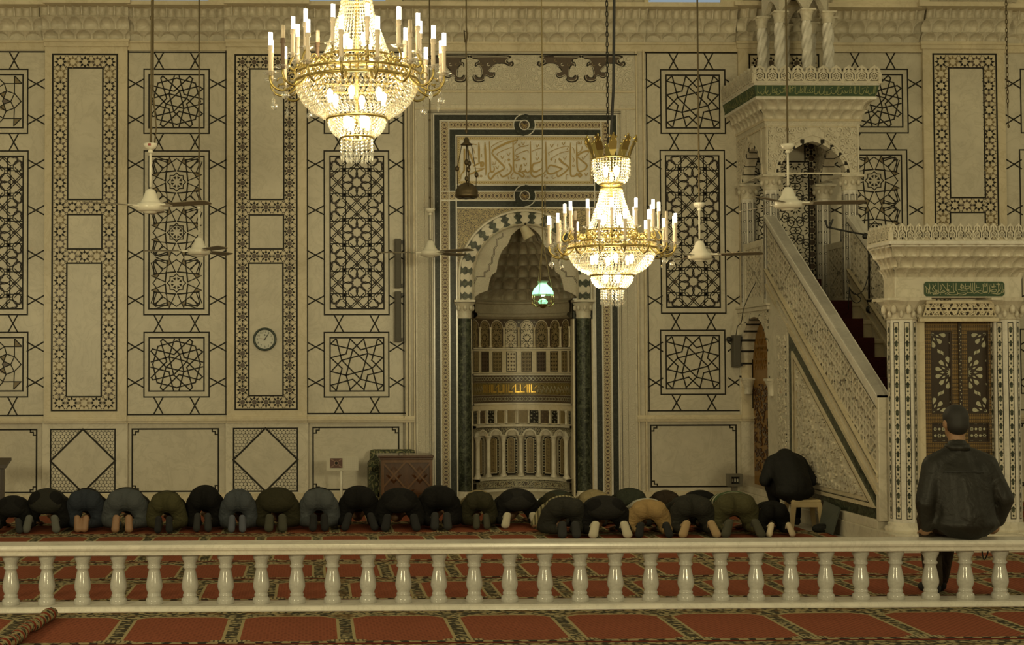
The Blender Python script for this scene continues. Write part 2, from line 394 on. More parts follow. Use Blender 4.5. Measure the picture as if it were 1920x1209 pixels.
# ---------------------------------------------------------------- qibla wall
INK=[M['inlay'],M['inlay_brown'],M['inlay_tan'],M['inlay_grey'],M['marble'],M['script']]
wallmb=MB()
def slab(mb,u0,v0,u1,v1,yf,yb=.3,m=0):
    "block whose front face fills nominal u0..u1, v0..v1 at depth yf"
    f=wall_map(yf); a=f(u0,v1); b=f(u1,v0); mb.box(a.x,b.x,yf,yb,max(0,a.z),b.z,m)
def un(px,py=440): return N(px,py)[0]
def vn(py,px=960): return N(px,py)[1]
VT,VD,VF=vn(88),vn(784),945.5           # cornice foot, dado top, floor line (nominal)
floor_v=VY+F*CZ/DW
TOPV=-150
# bays (recessed field at y=0) and the piers between them
BAYS=[(-170,83),(238,425),(575,758),(1213,1388),(1548,1735),(1889,2080)]
PIERS=[(83,238),(425,575),(1388,1548),(1735,1889)]
for a,b in BAYS: slab(wallmb,un(a),VT-25,un(b),VD+3,0.)
slab(wallmb,un(758),TOPV,un(812),floor_v,0.); slab(wallmb,un(1160),TOPV,un(1213),floor_v,0.)
slab(wallmb,un(812),TOPV,un(1160),vn(222),0.)
for a,b in ((-170,758),(1213,2080)):
    slab(wallmb,un(a),VD+3,un(b),floor_v,0.); slab(wallmb,un(a),TOPV,un(b),VT-25,.22)
slab(wallmb,-750,TOPV,un(-170),floor_v,-.02); slab(wallmb,un(2080),TOPV,2700,floor_v,-.02)
wall=wallmb.build('wall_back',[M['marble_panel']]); wall['kind']='structure'
pm=MB()
for a,b in PIERS: 
    mbp=MB(); slab(mbp,un(a),VT,un(b),VD,-.05,.02); mbp.build('pilaster',[M['marble_trim']],wall)
    mbp=MB(); slab(mbp,un(a)-2,VD,un(b)+2,floor_v,-.06,.02); mbp.build('pilaster_foot',[M['marble']],wall)
# dado of the bays: stiles round a sunken slab, ledge above, plinth below
led=MB()
for a,b in BAYS+PIERS+[(758,778),(1193,1213)]:
    p=.065 if (a,b) in PIERS else .035
    for v0,v1,d in ((VD-5,VD-1,p+.02),(VD-1,VD+3,p+.045),(VD+3,VD+7,p+.025)): slab(led,un(a),v0,un(b),v1,-d,.02)
    slab(led,un(a),floor_v-22,un(b),floor_v,-(p+.012),.02)
led.build('dado_ledge',[M['marble_trim']],wall)
# band under the cornice
cb=MB()
for a,b in BAYS+[(758,1213)]: slab(cb,un(a),vn(80),un(b),vn(96),-.03,.02); slab(cb,un(a),vn(78),un(b),vn(82),-.055,.02)
for a,b in PIERS: slab(cb,un(a)-2,vn(78),un(b)+2,vn(89),-.07,.02); slab(cb,un(a)-3,vn(75),un(b)+3,vn(80),-.09,.02)
cb.build('cornice_foot',[M['marble_trim']],wall)
# ---- patterns (unit: nominal picture pixels)
def rel(pts,k,ox,oy,sc): return [(ox+(x-k[0])/sc,oy+(y-k[1])/sc) for x,y in pts]
P2=dict(c=(588,622),hw=455,paths=[[(515,365),(850,690),(400,810),(515,365)],[(775,435),(650,880),(325,550),(775,435)],[(140,270),(515,365),(710,180)],[(705,185),(775,435),(1035,505)],[(1035,505),(850,690),(950,1060)],[(1035,975),(650,880),(465,1060)],[(140,745),(400,810),(470,1060)],[(235,190),(325,550),(140,745)],
 [(470,180),(655,370),(1035,265)],[(945,190),(845,550),(1035,745)],[(1035,745),(775,805),(710,1060)],[(710,1060),(515,880),(140,980)],[(235,1060),(330,690),(140,510)],[(140,505),(400,440),(465,190)],[(140,260),(220,185)],[(960,185),(1035,260)],[(140,985),(215,1060)],[(1035,985),(955,1060)]])
P1=dict(c=(627,607),hw=455,paths=[[(500,480),(800,560),(580,785),(500,480)],[(680,435),(750,730),(450,655),(680,435)],[(200,565),(500,480),(590,180)],[(395,180),(680,435),(1005,350),(1070,395)],[(895,230),(800,560),(1065,820)],[(1065,650),(750,730),(670,1045)],[(230,870),(580,785),(855,1045)],[(195,385),(450,655),(355,1000)],
 [(220,345),(585,440),(850,185)],[(670,180),(755,490),(1065,570)],[(1070,395),(800,655),(895,1000)],[(1010,870),(670,780),(400,1045)],[(575,1045),(500,735),(195,655)],[(200,830),(460,560),(360,215)],[(395,180),(360,215)],[(850,185),(900,225),(895,230)],[(1065,820),(1010,870)],[(895,1000),(855,1045)],[(355,1000),(400,1045)],[(200,830),(230,870)],[(195,385),(220,345)],
 [(315,300),(630,215),(945,300),(1030,610),(945,915),(630,1000),(300,915),(225,605),(315,300)]])
def square_pattern(ink,P,x0,y0,x1,y1):
    cx,cy=(x0+x1)/2,(y0+y1)/2; k=(x1-x0)/2/P['hw']; ink.clip=[(x0,y0),(x1,y0),(x1,y1),(x0,y1)]
    for p in P['paths']: ink.path([(cx+(x-P['c'][0])*k,cy+(y-P['c'][1])*k) for x,y in p],2.5,0)
    ink.clip=None
def p3_pattern(ink,x0,y0,x1,y1):
    cx,cy=(x0+x1)/2,(y0+y1)/2; k=(x1-x0)/2/435; ink.clip=[(x0,y0),(x1,y0),(x1,y1),(x0,y1)]
    for sx in (1,-1):
        q=lambda pts:[(cx+sx*(x+65)*k,cy+(y-600)*k) for x,y in pts]
        for t in ([(305,190),(305,310),(350,190)],[(240,305),(345,305),(250,195)],[(240,890),(345,890),(240,1000)],[(5,480),(105,430),(65,545),(30,530)],[(45,600),(65,550),(178,603),(70,640)],[(5,690),(65,655),(105,765),(10,735)]): 
            if len(t)==3 and t[0][0]==305: continue
            ink.poly(q(t),2 if t[0][0]!=45 else 3,.0012)
        for p in ([(240,190),(240,470),(350,605),(240,715),(230,1005)],[(75,310),(350,310)],[(250,190),(355,300)],[(60,885),(350,885)],[(240,1000),(345,890)],[(75,310),(110,430),(240,475),(180,605),(235,715),(105,765),(55,880)],[(110,430),(65,550),(45,600),(65,650),(105,765)],[(65,550),(180,605),(65,650)],[(-65,180),(75,310),(-65,400)],[(-65,1020),(60,885),(-65,800)],[(110,430),(5,480),(65,550)],[(105,765),(5,690),(65,650)]): ink.path(q(p),2.,0)
    ink.clip=None
def t1_pattern(ink,x0,y0,x1,y1):
    cx=(x0+x1)/2; k=(x1-x0)/2/388; ink.clip=[(x0,y0),(x1,y0),(x1,y1),(x0,y1)]; H=(y1-y0)/3
    for i in range(3):
        cy=y0+H*(i+.5)
        for sx in (1,-1):
            for sy in (1,-1):
                for sw in (0,1):
                    q=lambda pts:[(cx+sx*(y if sw else x)*k,cy+sy*(x if sw else y)*k) for x,y in pts]
                    ink.poly(q([(-105,-358),(-62,-290),(-150,-240),(-142,-320)]),2,.0011)
                    ink.poly(q([(-318,-300),(-262,-262),(-300,-345)]),3,.0012)
                    for p in ([(-15,-158),(-315,-128)],[(-15,-158),(-105,-358)],[(0,-338),(-190,-203),(-325,-310)],[(-15,-158),(-160,-148)],[(-325,-315),(-325,-120)],[(-300,-340),(-140,-285),(-135,-320)],[(-165,-13),(-150,-160)],[(-365,-290),(-310,-120)]): ink.path(q(p),1.9,0)
        pts=[]
        for j in range(16):
            a=PI/8*j; r=132 if j%2==0 else 103; pts.append((cx+r*math.cos(a)*k,cy+r*math.sin(a)*k))
        ink.path(pts,1.9,0,True)
        if i==1: 
            ink.rect(cx-96*k,cy-96*k,cx+96*k,cy+96*k,1.4); ink.path([(cx,cy-134*k),(cx+134*k,cy),(cx,cy+134*k),(cx-134*k,cy)],1.4,0,True)
        for j in range(8):
            a=PI/8+PI/4*j; e=lambda r,t:(cx+(r*math.cos(a)-t*math.sin(a))*k,cy+(r*math.sin(a)+t*math.cos(a))*k)
            ink.poly([e(38,0),e(80,24),e(80,-24)],0)
    ink.clip=None
def t2_pattern(ink,x0,y0,x1,y1):
    cx=(x0+x1)/2; k=(x1-x0)/2/382; ink.clip=[(x0,y0),(x1,y0),(x1,y1),(x0,y1)]; cyc=(y0+y1)/2
    for i in range(-2,3):
        for j in range(-4,5):
            ox,oy=cx+i*370*k,cyc+j*365*k
            if abs(ox-cx)>620*k or oy<y0-210*k or oy>y1+210*k: continue
            if (i+j)%2==0:
                for t in range(8):
                    a=PI/4*t; 
                    e=lambda r,q,a=a:(ox+(r*math.cos(a)-q*math.sin(a))*k,oy+(r*math.sin(a)+q*math.cos(a))*k)
                    ink.poly([e(58,0),e(72,34),e(150,0),e(72,-34)],3,.0011)
                    b=a+PI/8
                    g=lambda r,q,a=b:(ox+(r*math.cos(a)-q*math.sin(a))*k,oy+(r*math.sin(a)+q*math.cos(a))*k)
                    ink.path([g(62,0),g(105,58),g(150,66),g(205,52),g(235,0),g(205,-52),g(150,-66),g(105,-58)],1.9,0,True)
                for s in (1,-1):
                    ink.line((ox-225*k,oy+s*203*k),(ox+225*k,oy+s*203*k),1.9); ink.line((ox+s*205*k,oy-225*k),(ox+s*205*k,oy+225*k),1.9)
                    for s2 in (1,-1):
                        ink.fill(ox+s*183*k-18*k,oy+s2*183*k-18*k,ox+s*183*k+18*k,oy+s2*183*k+18*k,3,.0012)
                        ink.rect(ox+s*183*k-24*k,oy+s2*183*k-24*k,ox+s*183*k+24*k,oy+s2*183*k+24*k,1.7)
            else:
                for s in (1,-1):
                    for d in (110,72):
                        for mx in (1,-1):
                            a,b=(d-205 if d>100 else d-150,-205 if d>100 else -150),(205 if d>100 else 150,205-d if d>100 else 150-d)
                            ink.line((ox+mx*s*a[0]*k,oy+s*a[1]*k),(ox+mx*s*b[0]*k,oy+s*b[1]*k),1.8)
                for a,b in ((0,-110),(0,110),(110,0),(-110,0)): ink.poly([(ox+(a+30)*k,oy+b*k),(ox+a*k,oy+(b+30)*k),(ox+(a-30)*k,oy+b*k),(ox+a*k,oy+(b-30)*k)],1)
    ink.clip=None
def crosses(ink,x0,y0,x1,y1,vertical):
    if vertical:
        c=(x0+x1)/2; 
        for s in (1,-1): ink.line((c-s*9,y0),(c+s*9,y1),2.6,ext=0)
    else:
        c=(y0+y1)/2
        for s in (1,-1): ink.line((x0,c-s*9),(x1,c+s*9),2.6,ext=0)
def bay(edges,outer,inner,tall,pats,rows=((130,250),(283,590),(623,744)),irows=((141,238.5),(294,578),(634,732)),xs=None,side=(True,True),yb=777,yt=98):
    ink=Ink(wall_map(0.)); lx,rx=un(edges[0]),un(edges[1])
    ink.line((lx,vn(yt,edges[0]+90)),(rx,vn(yt,edges[0]+90)),2.8); ink.line((lx,vn(yb,edges[0]+90)),(rx,vn(yb,edges[0]+90)),2.8)
    if side[0]: ink.line((lx+1.5,vn(yt)),(lx+1.5,vn(yb,edges[0]+90)),2.2)
    if side[1]: ink.line((rx-1.5,vn(yt)),(rx-1.5,vn(yb,edges[0]+90)),2.2)
    ink.build('border_inlay',INK,wall)
    R=[]
    for k in range(3):
        a=nrect(outer[0],rows[k][0],outer[1],rows[k][1]); b=nrect(inner[0],irows[k][0],inner[1],irows[k][1]); R.append((a,b))
        ink=Ink(wall_map(0.)); ink.rect(*a,2.6); ink.rect(b[0]-1,b[1]-1,b[2]+1,b[3]+1,2.7)
        p=pats[k]
        (t1_pattern if p=='T1' else t2_pattern if p=='T2' else p3_pattern if p=='P3' else lambda i,*q:square_pattern(i,P1 if p=='P1' else P2,*q))(ink,*b)
        ink.build('strapwork_panel',INK,wall)
    ink=Ink(wall_map(0.)); us=[un(x) for x in xs]
    ys=[vn(yt,edges[0]+90),R[0][0][1],R[0][0][3],R[1][0][1],R[1][0][3],R[2][0][1],R[2][0][3],vn(yb,edges[0]+90)]
    for u in us:
        for k in (0,2,4,6): crosses(ink,u,ys[k],u,ys[k+1],True)
    for y in (157,224,308,394,478,563,650,717):
        v=vn(y,edges[0]+90)
        if outer[0]>edges[0]: crosses(ink,lx,v,R[0][0][0],v,False)
        if outer[1]<edges[1]: crosses(ink,R[0][0][2],v,rx,v,False)
    ink.build('cross_inlay',INK,wall)
bay((-100,83),(-69,52),(-58,42),None,('P3','T2','P3'),xs=(-41,25),side=(False,False),yt=97,yb=779)
bay((238,425),(270,392),(280.5,381.5),None,('P1','T1','P1'),xs=(297.5,365.5))
bay((575,758),(608,729),(620,718.5),None,('P2','T2','P2'),xs=(635,702),yb=775)
bay((1213,1388),(1239,1359.5),(1250,1348),None,('P2','T2','P2'),xs=(1265.5,1331.5),rows=((131,250),(282,587),(619,739)),irows=((142,239),(293,575),(630,728)),yt=99,yb=770)
bay((1548,1735),(1580,1702),(1590,1691),None,('P1','T1','P1'),xs=(1607,1674),rows=((130,249),(281,585),(617,737)),irows=((141,237),(292,573),(629,726)),yt=98,yb=769)
bay((1889,2080),(1914,2037),(1925,2026),None,('P2','T2','P2'),xs=(1942,2009),rows=((130,249),(281,585),(617,737)),irows=((141,237),(292,573),(629,726)),yt=98,yb=768,side=(False,True))
def pier_border(x0,x1,y0,y1,inner,kind):
    Y=-.05; ink=Ink(wall_map(Y)); R0=nrect(x0,y0,x1,y1); I=[nrect(*i) for i in inner]
    ink.rect(R0[0]+1.5,R0[1]+1.5,R0[2]-1.5,R0[3]-1.5,3.2)
    for i in I: ink.rect(i[0]+1.4,i[1]+1.4,i[2]-1.4,i[3]-1.4,3.0)
    ink.build('border_inlay',INK,wall)
    ink=Ink(wall_map(Y)); wd=(I[0][0]-R0[0]-3)/2
    cu=[R0[0]+3+wd,R0[2]-3-wd]; v0,v1=R0[1]+3+wd,R0[3]-3-wd; n=round((v1-v0)/23.1); sp=(v1-v0)/n; nh=4; sh=(cu[1]-cu[0])/nh
    cells=[(u,v0+sp*k,k) for u in cu for k in range(n+1)]
    rows=[v0,(I[0][3]+I[1][1])/2,(I[1][3]+I[2][1])/2,v1]
    cells+=[(cu[0]+sh*k,v,k+r) for r,v in enumerate(rows) for k in range(1,nh)]
    r=wd*.95
    for u,v,k in cells:
        if kind=='dark':
            ink.star((u,v),r*.40,r*1.0,8,r*.22,0 if (k%2==0) else (2 if k%4==1 else 1))
        else:
            ink.disc((u,v),r*.40,1,12); ink.star((u,v),r*.43,r*1.0,8,r*.21,0)
    # thin lines of the hexagons between the stars
    for u in cu:
        for k in range(n):
            c=v0+sp*(k+.5)
            for s in (1,-1): ink.path([(u+s*r*.12,c-sp*.02),(u+s*r*.5,c-r*.52),(u+s*r*.86,c-r*.16),(u+s*r*.86,c+r*.16),(u+s*r*.5,c+r*.52),(u+s*r*.12,c+sp*.02)],.55,1)
            for s in (1,-1):
                for t in (1,-1): ink.disc((u+s*r*.92,c+t*r*.2),r*.085,0,5)
    for v in rows:
        for k in range(nh):
            c=cu[0]+sh*(k+.5)
            for s in (1,-1): ink.path([(c-sh*.02,v+s*r*.12),(c-r*.52,v+s*r*.5),(c-r*.16,v+s*r*.86),(c+r*.16,v+s*r*.86),(c+r*.52,v+s*r*.5),(c+sh*.02,v+s*r*.12)],.55,1)
            for s in (1,-1):
                for t in (1,-1): ink.disc((c+t*r*.2,v+s*r*.92),r*.085,0,5)
    ink.build('star_border',INK,wall)
    mb=MB(); f=wall_map(Y-.001)
    for i in I: mb.quad(f(i[0]+2,i[3]-2),f(i[2]-2,i[3]-2),f(i[2]-2,i[1]+2),f(i[0]+2,i[1]+2))
    mb.build('marble_infill',[M['marble_panel']],wall)
pier_border(96.5,220.5,100.5,771,[(126,126,194,375.5),(125,401,192.5,468),(123.5,492,191.5,745)],'dark')
pier_border(439.5,558,101.5,769,[(467,128,533.5,375.5),(466,401.5,533,468),(465,492,532,743)],'brown')
pier_border(1407,1540,101,765,[(1437,128,1510,375),(1437,401,1510,468),(1437,492,1510,740)],'brown')
pier_border(1753,1874,100,768,[(1779,126,1847,372),(1781,397,1849,465),(1781,490,1849,740)],'dark')
def dado_rect(x0,y0,x1,y1):
    a=nrect(x0,y0,x1,y1); ink=Ink(wall_map(0.),h=.002); ink.rect(a[0]+1.5,a[1]+1.5,a[2]-1.5,a[3]-1.5,3.0)
    for cx,sx in ((a[0]+1.5,1),(a[2]-1.5,-1)):
        for cy,sy in ((a[1]+1.5,1),(a[3]-1.5,-1)):
            ink.path([(cx+sx*11.5,cy),(cx+sx*11.5,cy+sy*5),(cx+sx*6,cy+sy*5),(cx+sx*6,cy+sy*10.5),(cx,cy+sy*10.5)],2.4)
    ink.build('dado_panel',INK,wall)
for q in ((-95,804,70,925),(246.5,802.5,411,922.5),(585.5,799.5,749,919),(1219,795.5,1382,913.5),(1560,793,1720,912),(1905,792,2065,911)): dado_rect(*q)
def dado_diamond(x0,y0,x1,y1):
    a=nrect(x0,y0,x1,y1); ink=Ink(wall_map(-.06),h=.002); ink.rect(a[0]+1.4,a[1]+1.4,a[2]-1.4,a[3]-1.4,2.8)
    cx,cy=(a[0]+a[2])/2,(a[1]+a[3])/2; D=[(cx,a[1]+1),(a[2]-1,cy),(cx,a[3]-1),(a[0]+1,cy)]; ink.path(D,3.4,0,True)
    for sx,sy in ((-1,-1),(1,-1),(1,1),(-1,1)):
        ex=a[0]+3 if sx<0 else a[2]-3; ey=a[1]+3 if sy<0 else a[3]-3
        ink.clip=[(ex,ey),(ex-sx*53,ey),(ex,ey-sy*53)]
        h=3.9
        for i in range(-2,14):
            for j in range(-2,16):
                ux=ex-sx*(i*h*1.732+(h*.866 if j%2 else 0)); uy=ey-sy*j*h*1.5
                ink.path([(ux+h*math.sin(PI/3*k),uy+h*math.cos(PI/3*k)) for k in range(6)][:4],.75,0)
                ink.disc((ux,uy-h),.95,0,5)
        ink.clip=None
    ink.build('diamond_panel',INK,wall)
    f=wall_map(-.061); mb=MB(); mb.quad(*[f(cx+(p[0]-cx)*.955,cy+(p[1]-cy)*.955) for p in D][::-1]); mb.build('marble_infill',[M['marble_panel']],wall)
for q in ((93.5,803.5,217,924.5),(436.5,801.5,559,922),(1758,793,1880,912)): dado_diamond(*q)
# ---- muqarnas cornice
def muq(mb,u0,u1,v0,v1,y0,proj,tiers,step=1.6,m=0,rot=None):
    "stalactite cornice: v0 foot, v1 top (v0>v1), hanging forward by proj; tiers [(share of height, cell width, offset)]"
    nu=max(4,int((u1-u0)/step)); nv=max(8,int((v0-v1)/1.5)); edges=[0]
    for t in tiers: edges.append(edges[-1]+t[0])
    tot=edges[-1]
    def fn(i,j):
        u=u0+(u1-u0)*i; q=j*tot
        k=max(x for x in range(len(tiers)) if edges[x]<=min(q,tot-1e-6)); w_,off=tiers[k][1],tiers[k][2]
        q1=(q-edges[k])/(edges[k+1]-edges[k]); s=((u-u0)/w_+off)%1-.5
        base=(edges[k]+(edges[k+1]-edges[k])*q1**2.2)/tot
        arch=max(0.,1-(abs(s)/.44)**2-(max(0,q1-.3)/.6)**2)
        rib=1-min(1,abs(abs(s)-.5)/.09); 
        d=base*proj-.085*math.sqrt(arch)*(.45+.55*q1)+.02*rib*q1
        y=y0-d; f=wall_map(y0)
        p=f(u,v0+(v1-v0)*j); return V((p.x,y,p.z))
    mb.grid(fn,nu,nv,m,smooth=False)
mq=MB(); T3=[(18,30.5,0.),(22,30.5,.5),(30,15.25,0.)]
for a,b in BAYS: muq(mq,un(a),un(b),vn(80),vn(11),0.,.30,T3)
muq(mq,un(758),un(1213),vn(80),vn(11),-.03,.30,T3)
for a,b in PIERS: muq(mq,un(a)-4,un(b)+4,vn(77),vn(8),-.07,.30,T3)
mq.build('muqarnas_cornice',[M['marble']],wall)
tp=MB()
for a,b in BAYS+[(758,1213)]: slab(tp,un(a),vn(3),un(b),vn(11),-.36,.1); slab(tp,un(a),vn(7.5),un(b),vn(12),-.33,.1)
for a,b in PIERS: slab(tp,un(a)-5,vn(0),un(b)+5,vn(8),-.42,.1); slab(tp,un(a)-5,-150,un(b)+5,vn(0),-.34,.25)
slab(tp,un(758),-150,un(1213),vn(3),-.30,.25)
for a,b in BAYS[4:]: slab(tp,un(a),-150,un(b),vn(3),-.32,.25)
tp.build('cornice_top',[M['marble_trim']],wall)
# windows over the bays: only their sills show
for i,(a,b) in enumerate(BAYS[:4]):
    wm=MB(); f=wall_map(-.33); p,q=f(un(a)+6,vn(2.5)),f(un(b)-34,-140)
    wn=empty('window_%d'%(i+1),(0,0,0)); wn['kind']='structure'
    wm.box(p.x,q.x,-.335,-.32,p.z,q.z); wm.build('pane',[M['daylight']],wn)
    fm=MB()
    for x0,x1,z0,z1 in ((p.x-.05,p.x,p.z-.02,q.z),(q.x,q.x+.2,p.z-.02,q.z),(p.x,q.x,q.z,q.z+.05),((p.x+q.x)/2-.015,(p.x+q.x)/2+.015,p.z+.05,q.z)): fm.box(x0,x1,-.36,-.30,z0,z1)
    fm.build('window_frame',[M['marble_trim']],wn)
# ---- carved surround of the prayer niche
cs=MB(); YS=-.045
for a,b in ((779,812),(1160,1193)): slab(cs,un(a),vn(215),un(b),vn(940),YS,.02)
slab(cs,un(779),vn(103),un(1193),vn(215),YS,.02)
cs.build('carved_border',[M['marble']],wall)
cs=MB()
for a,b,sc in ((783,796,0),(797,809,0),(1163,1175,0),(1176,1189,0)): slab(cs,un(a),vn(198),un(b),vn(935),YS-.012,.0)
slab(cs,un(783),vn(176),un(1189),vn(196),YS-.012,.0)
cs.build('carved_border',[M['carved_fine']],wall)
cs=MB(); slab(cs,un(790),vn(106),un(1191),vn(168),YS-.015,0.); cs.build('carved_frieze',[M['carved']],wall)
ed=MB()
for a,b in ((760,763),(766,769),(775,778),(1194,1197),(1208,1211)): slab(ed,un(a),vn(92),un(b),vn(935),-.05,.0)
for a,b in ((170,173),(202,205)): slab(ed,un(779),vn(a),un(1193),vn(b),YS-.02,.0)
ed.build('edge_moulding',[M['marble_trim']],wall)
cloud=[(275,50),(640,50),(625,90),(640,120),(680,110),(685,140),(650,150),(600,125),(520,130),(470,170),(450,200),(480,215),(505,215),(500,250),(470,262),(430,245),(405,255),(400,290),(350,305),(305,290),(295,250),(320,240),(340,262),(375,260),(385,220),(370,160),(345,140),(320,150),(325,120),(350,110),(340,85),(300,75),(270,60)]
ink=Ink(wall_map(YS-.016),h=.002)
for cx in (262,1348):
    for sx in (1,-1):
        q=[N(830+(cx+sx*(x-262))/5.189,95+y/5.189) for x,y in cloud]; P=spline(q+[q[0]],3)
        ink.poly(P,1,.002); ink.path(P,1.9,0)
        c=(sum(p[0] for p in P)/len(P),sum(p[1] for p in P)/len(P))
        ink.path([(p[0]+(c[0]-p[0])*.07,p[1]+(c[1]-p[1])*.09) for p in P],.8,4)
        for k in range(4):
            a=N(830+(cx+sx*(60+k*62))/5.189,95+(95+(40 if k in (1,2) else 0))/5.189)
            ink.annulus(a,2.,3.1,2 if k%2 else 4,9,.3*k,.3*k+4.4)
a=N(832,101.5); b=N(1193,102.5); ink.line(a,b,2.2,0)
ink.build('scroll_inlay',INK,wall)
# ---------------------------------------------------------------- prayer niche
YF=-.06; cu=un(985,520)
nic=empty('prayer_niche',(wall_map(YF)(cu,690).x,YF,0)); NI=nic.matrix_basis.copy()
tag(nic,'tall prayer niche with green columns, striped arch and inlaid frame in the wall centre','prayer niche')
def np_(mb,name,mats,smooth=False):
    o=mb.build(name,mats); o.parent=nic; o.matrix_parent_inverse=Matrix.Translation(-V(nic.location)); return o
def nink(ink,name,mats): return np_(ink.mb,name,mats)
fm_=wall_map(YF)
U=[un(x) for x in (812.5,1159.5)]; VTOP=vn(213.5); VB=floor_v
# backing slab with the arched opening
rin,rout=97.0,125.5; ac=(cu,vn(519,985)); sl=vn(562,985)
x_in=[cu-rin-2,cu+rin+2]
mb=MB()
slab(mb,U[0],VTOP,cu-rout-1.5,VB,YF,.1); slab(mb,cu+rout+1.5,VTOP,U[1],VB,YF,.1); slab(mb,cu-rout-1.5,VTOP,cu+rout+1.5,vn(391,985),YF,.1)
np_(mb,'frame_slab',[M['marble_white']])
def strip(ink_mb,u0,v0,u1,v1,m,h,along,wid):
    f=wall_map(YF-h); n=abs((v1-v0) if along=='v' else (u1-u0))/wid
    c=[f(u0,v1),f(u1,v1),f(u1,v0),f(u0,v0)]
    uv=[(0,0),(1,0),(1,n),(0,n)] if along=='v' else [(1,0),(1,n),(0,n),(0,0)]
    ink_mb.quad(*c,m,uv)
g=MB(); gu=MB(); wl=MB()
LX=[un(x) for x in (815,824.5,827.5,841,843.8,854.8)]; RX=[un(x) for x in (1157.2,1147,1143,1130,1127,1116.5)]
TY=[vn(y,985) for y in (215.5,225.3,228,240.3,243.2,253)]; BY=[vn(y,985) for y in (348,357.5,360,374,377,387.5)]
# outer and inner green bands, guilloche between
for L,Rr in ((LX[0],LX[1]),(RX[1],RX[0])): strip(g,L,TY[0],Rr,VB,0,.003,'v',10)
for L,Rr in ((LX[4],LX[5]),(RX[5],RX[4])): strip(g,L,TY[4],Rr,VB,0,.003,'v',10)
strip(g,LX[0],TY[0],RX[0],TY[1],0,.0031,'u',10); strip(g,LX[4],TY[4],RX[4],TY[5],0,.0031,'u',10)
strip(g,LX[5],BY[0],RX[5],BY[1],0,.003,'u',10); strip(g,LX[5],BY[4],RX[5],BY[5],0,.003,'u',10)
np_(g,'green_border',[M['green_dark']])
for L,Rr in ((LX[2],LX[3]),(RX[3],RX[2])): strip(gu,L,TY[2],Rr,VB,0,.003,'v',Rr-L)
strip(gu,LX[3],TY[2],RX[3],TY[3],0,.0031,'u',TY[3]-TY[2]); strip(gu,LX[3],BY[2],RX[3],BY[3],0,.0042,'u',BY[3]-BY[2])
np_(gu,'guilloche_border',[M['guilloche']])
# lines between the bands are proud marble fillets
fl=MB()
def fillet(u0,v0,u1,v1): slab(fl,u0,v0,u1,v1,YF-(.012 if abs(u1-u0)<abs(v1-v0) else .0132),YF)
for a,b in ((LX[1],LX[2]),(LX[3],LX[4]),(RX[2],RX[1]),(RX[4],RX[3])): fillet(a+.5,TY[1],b-.5,VB)
for a,b in ((TY[1],TY[2]),(BY[1],BY[2]),(BY[3],BY[4])): fillet(LX[2],a+.3,RX[2],b-.3)
fillet(LX[4],TY[3]+.3,RX[4],TY[4]-.3); fillet(LX[5],TY[5]+.3,RX[5],TY[5]+2.6); fillet(LX[5],BY[0]-2.6,RX[5],BY[0]-.4); fillet(LX[5],BY[5]+.3,RX[5],BY[5]+2.4)
for s,L in ((1,LX[5]),(-1,RX[5])): fillet(min(L,L+s*2.2),TY[5],max(L,L+s*2.2),VB)
fillet(U[0],VTOP-1,U[1],VTOP+1.6)
for s,L in ((-1,LX[0]),(1,RX[0])): fillet(min(L,L+s*2),VTOP,max(L,L+s*2),VB)
np_(fl,'fillet',[M['marble_white']])
ln=Ink(wall_map(YF+.015-.045)); 
for y in (208.5,212): ln.line((U[0]-9,vn(y,985)),(U[1]+6,vn(y,985)),.9)
for x in (U[0]-8,U[0]-4.5,U[1]+5): ln.line((x,vn(209)),(x,vn(930)),.8)
nink(ln,'thin_line',INK)
# interlaced knots over the middle of the bands
def knot(vm,va,vb):
    k=Ink(wall_map(YF-.0145),h=.0016); r0=(vb-va)/2+5
    k.disc((cu,vm),20.8,0,36,.0010)
    k.annulus((cu,vm),19.6,21.4,1,24,PI*.86,PI*1.5); k.annulus((cu,vm),19.6,21.4,1,24,-PI*.14,PI*.5); k.annulus((cu,vm),8.2,10,1,24); k.annulus((cu,vm),0,8.2,2,16)
    for t in range(10): k.line((cu,vm),(cu+6.5*math.cos(t*PI/5),vm+6.5*math.sin(t*PI/5)),1.,3)
    # the band runs in above on the left and out below on the right
    k.poly([(cu-34,va-10),(cu-2,va-10),(cu-8,va-1),(cu-34,va-1)],0,.0012)
    k.poly([(cu+2,vb+1),(cu+34,vb+1),(cu+34,vb+10),(cu+8,vb+10)],0,.0012)
    k.path([(cu-24,va),(cu-6,va)],1.5,1); k.path([(cu+6,vb),(cu+24,vb)],1.5,1)
    nink(k,'knot_ornament',[M['green_dark'],M['marble_white'],M['inlay_brown'],M['gold_border']])
knot((TY[2]+TY[3])/2,TY[1]+1,TY[4]-1); knot((BY[2]+BY[3])/2,BY[1]+1,BY[4]-1)
# inscription panel
tx0,ty0,tx1,ty1=un(857.5),vn(256,985),un(1113),vn(345.5,985)
tp_=MB(); strip(tp_,tx0,ty0,tx1,ty0+6.5,0,.003,'u',8.5); strip(tp_,tx0,ty1-6.5,tx1,ty1,0,.003,'u',8.5); strip(tp_,tx0,ty0+6.5,tx0+6.5,ty1-6.5,0,.003,'v',8.5); strip(tp_,tx1-6.5,ty0+6.5,tx1,ty1-6.5,0,.003,'v',8.5)
np_(tp_,'gilt_border',[M['gold_border']])
tx=Ink(wall_map(YF-.002),h=.003,depth=.002); tx.rect(tx0,ty0,tx1,ty1,1.2,1)
def mk(ox,sc,items,oy=250.):
    q=lambda p:N(ox+p[0]/sc,oy+p[1]/sc)
    for pts,wd in items: tx.pen([q(p) for p in pts],[1.22*x/sc for x in wd] if isinstance(wd,(list,tuple)) else 1.22*wd/sc,0)
    return q
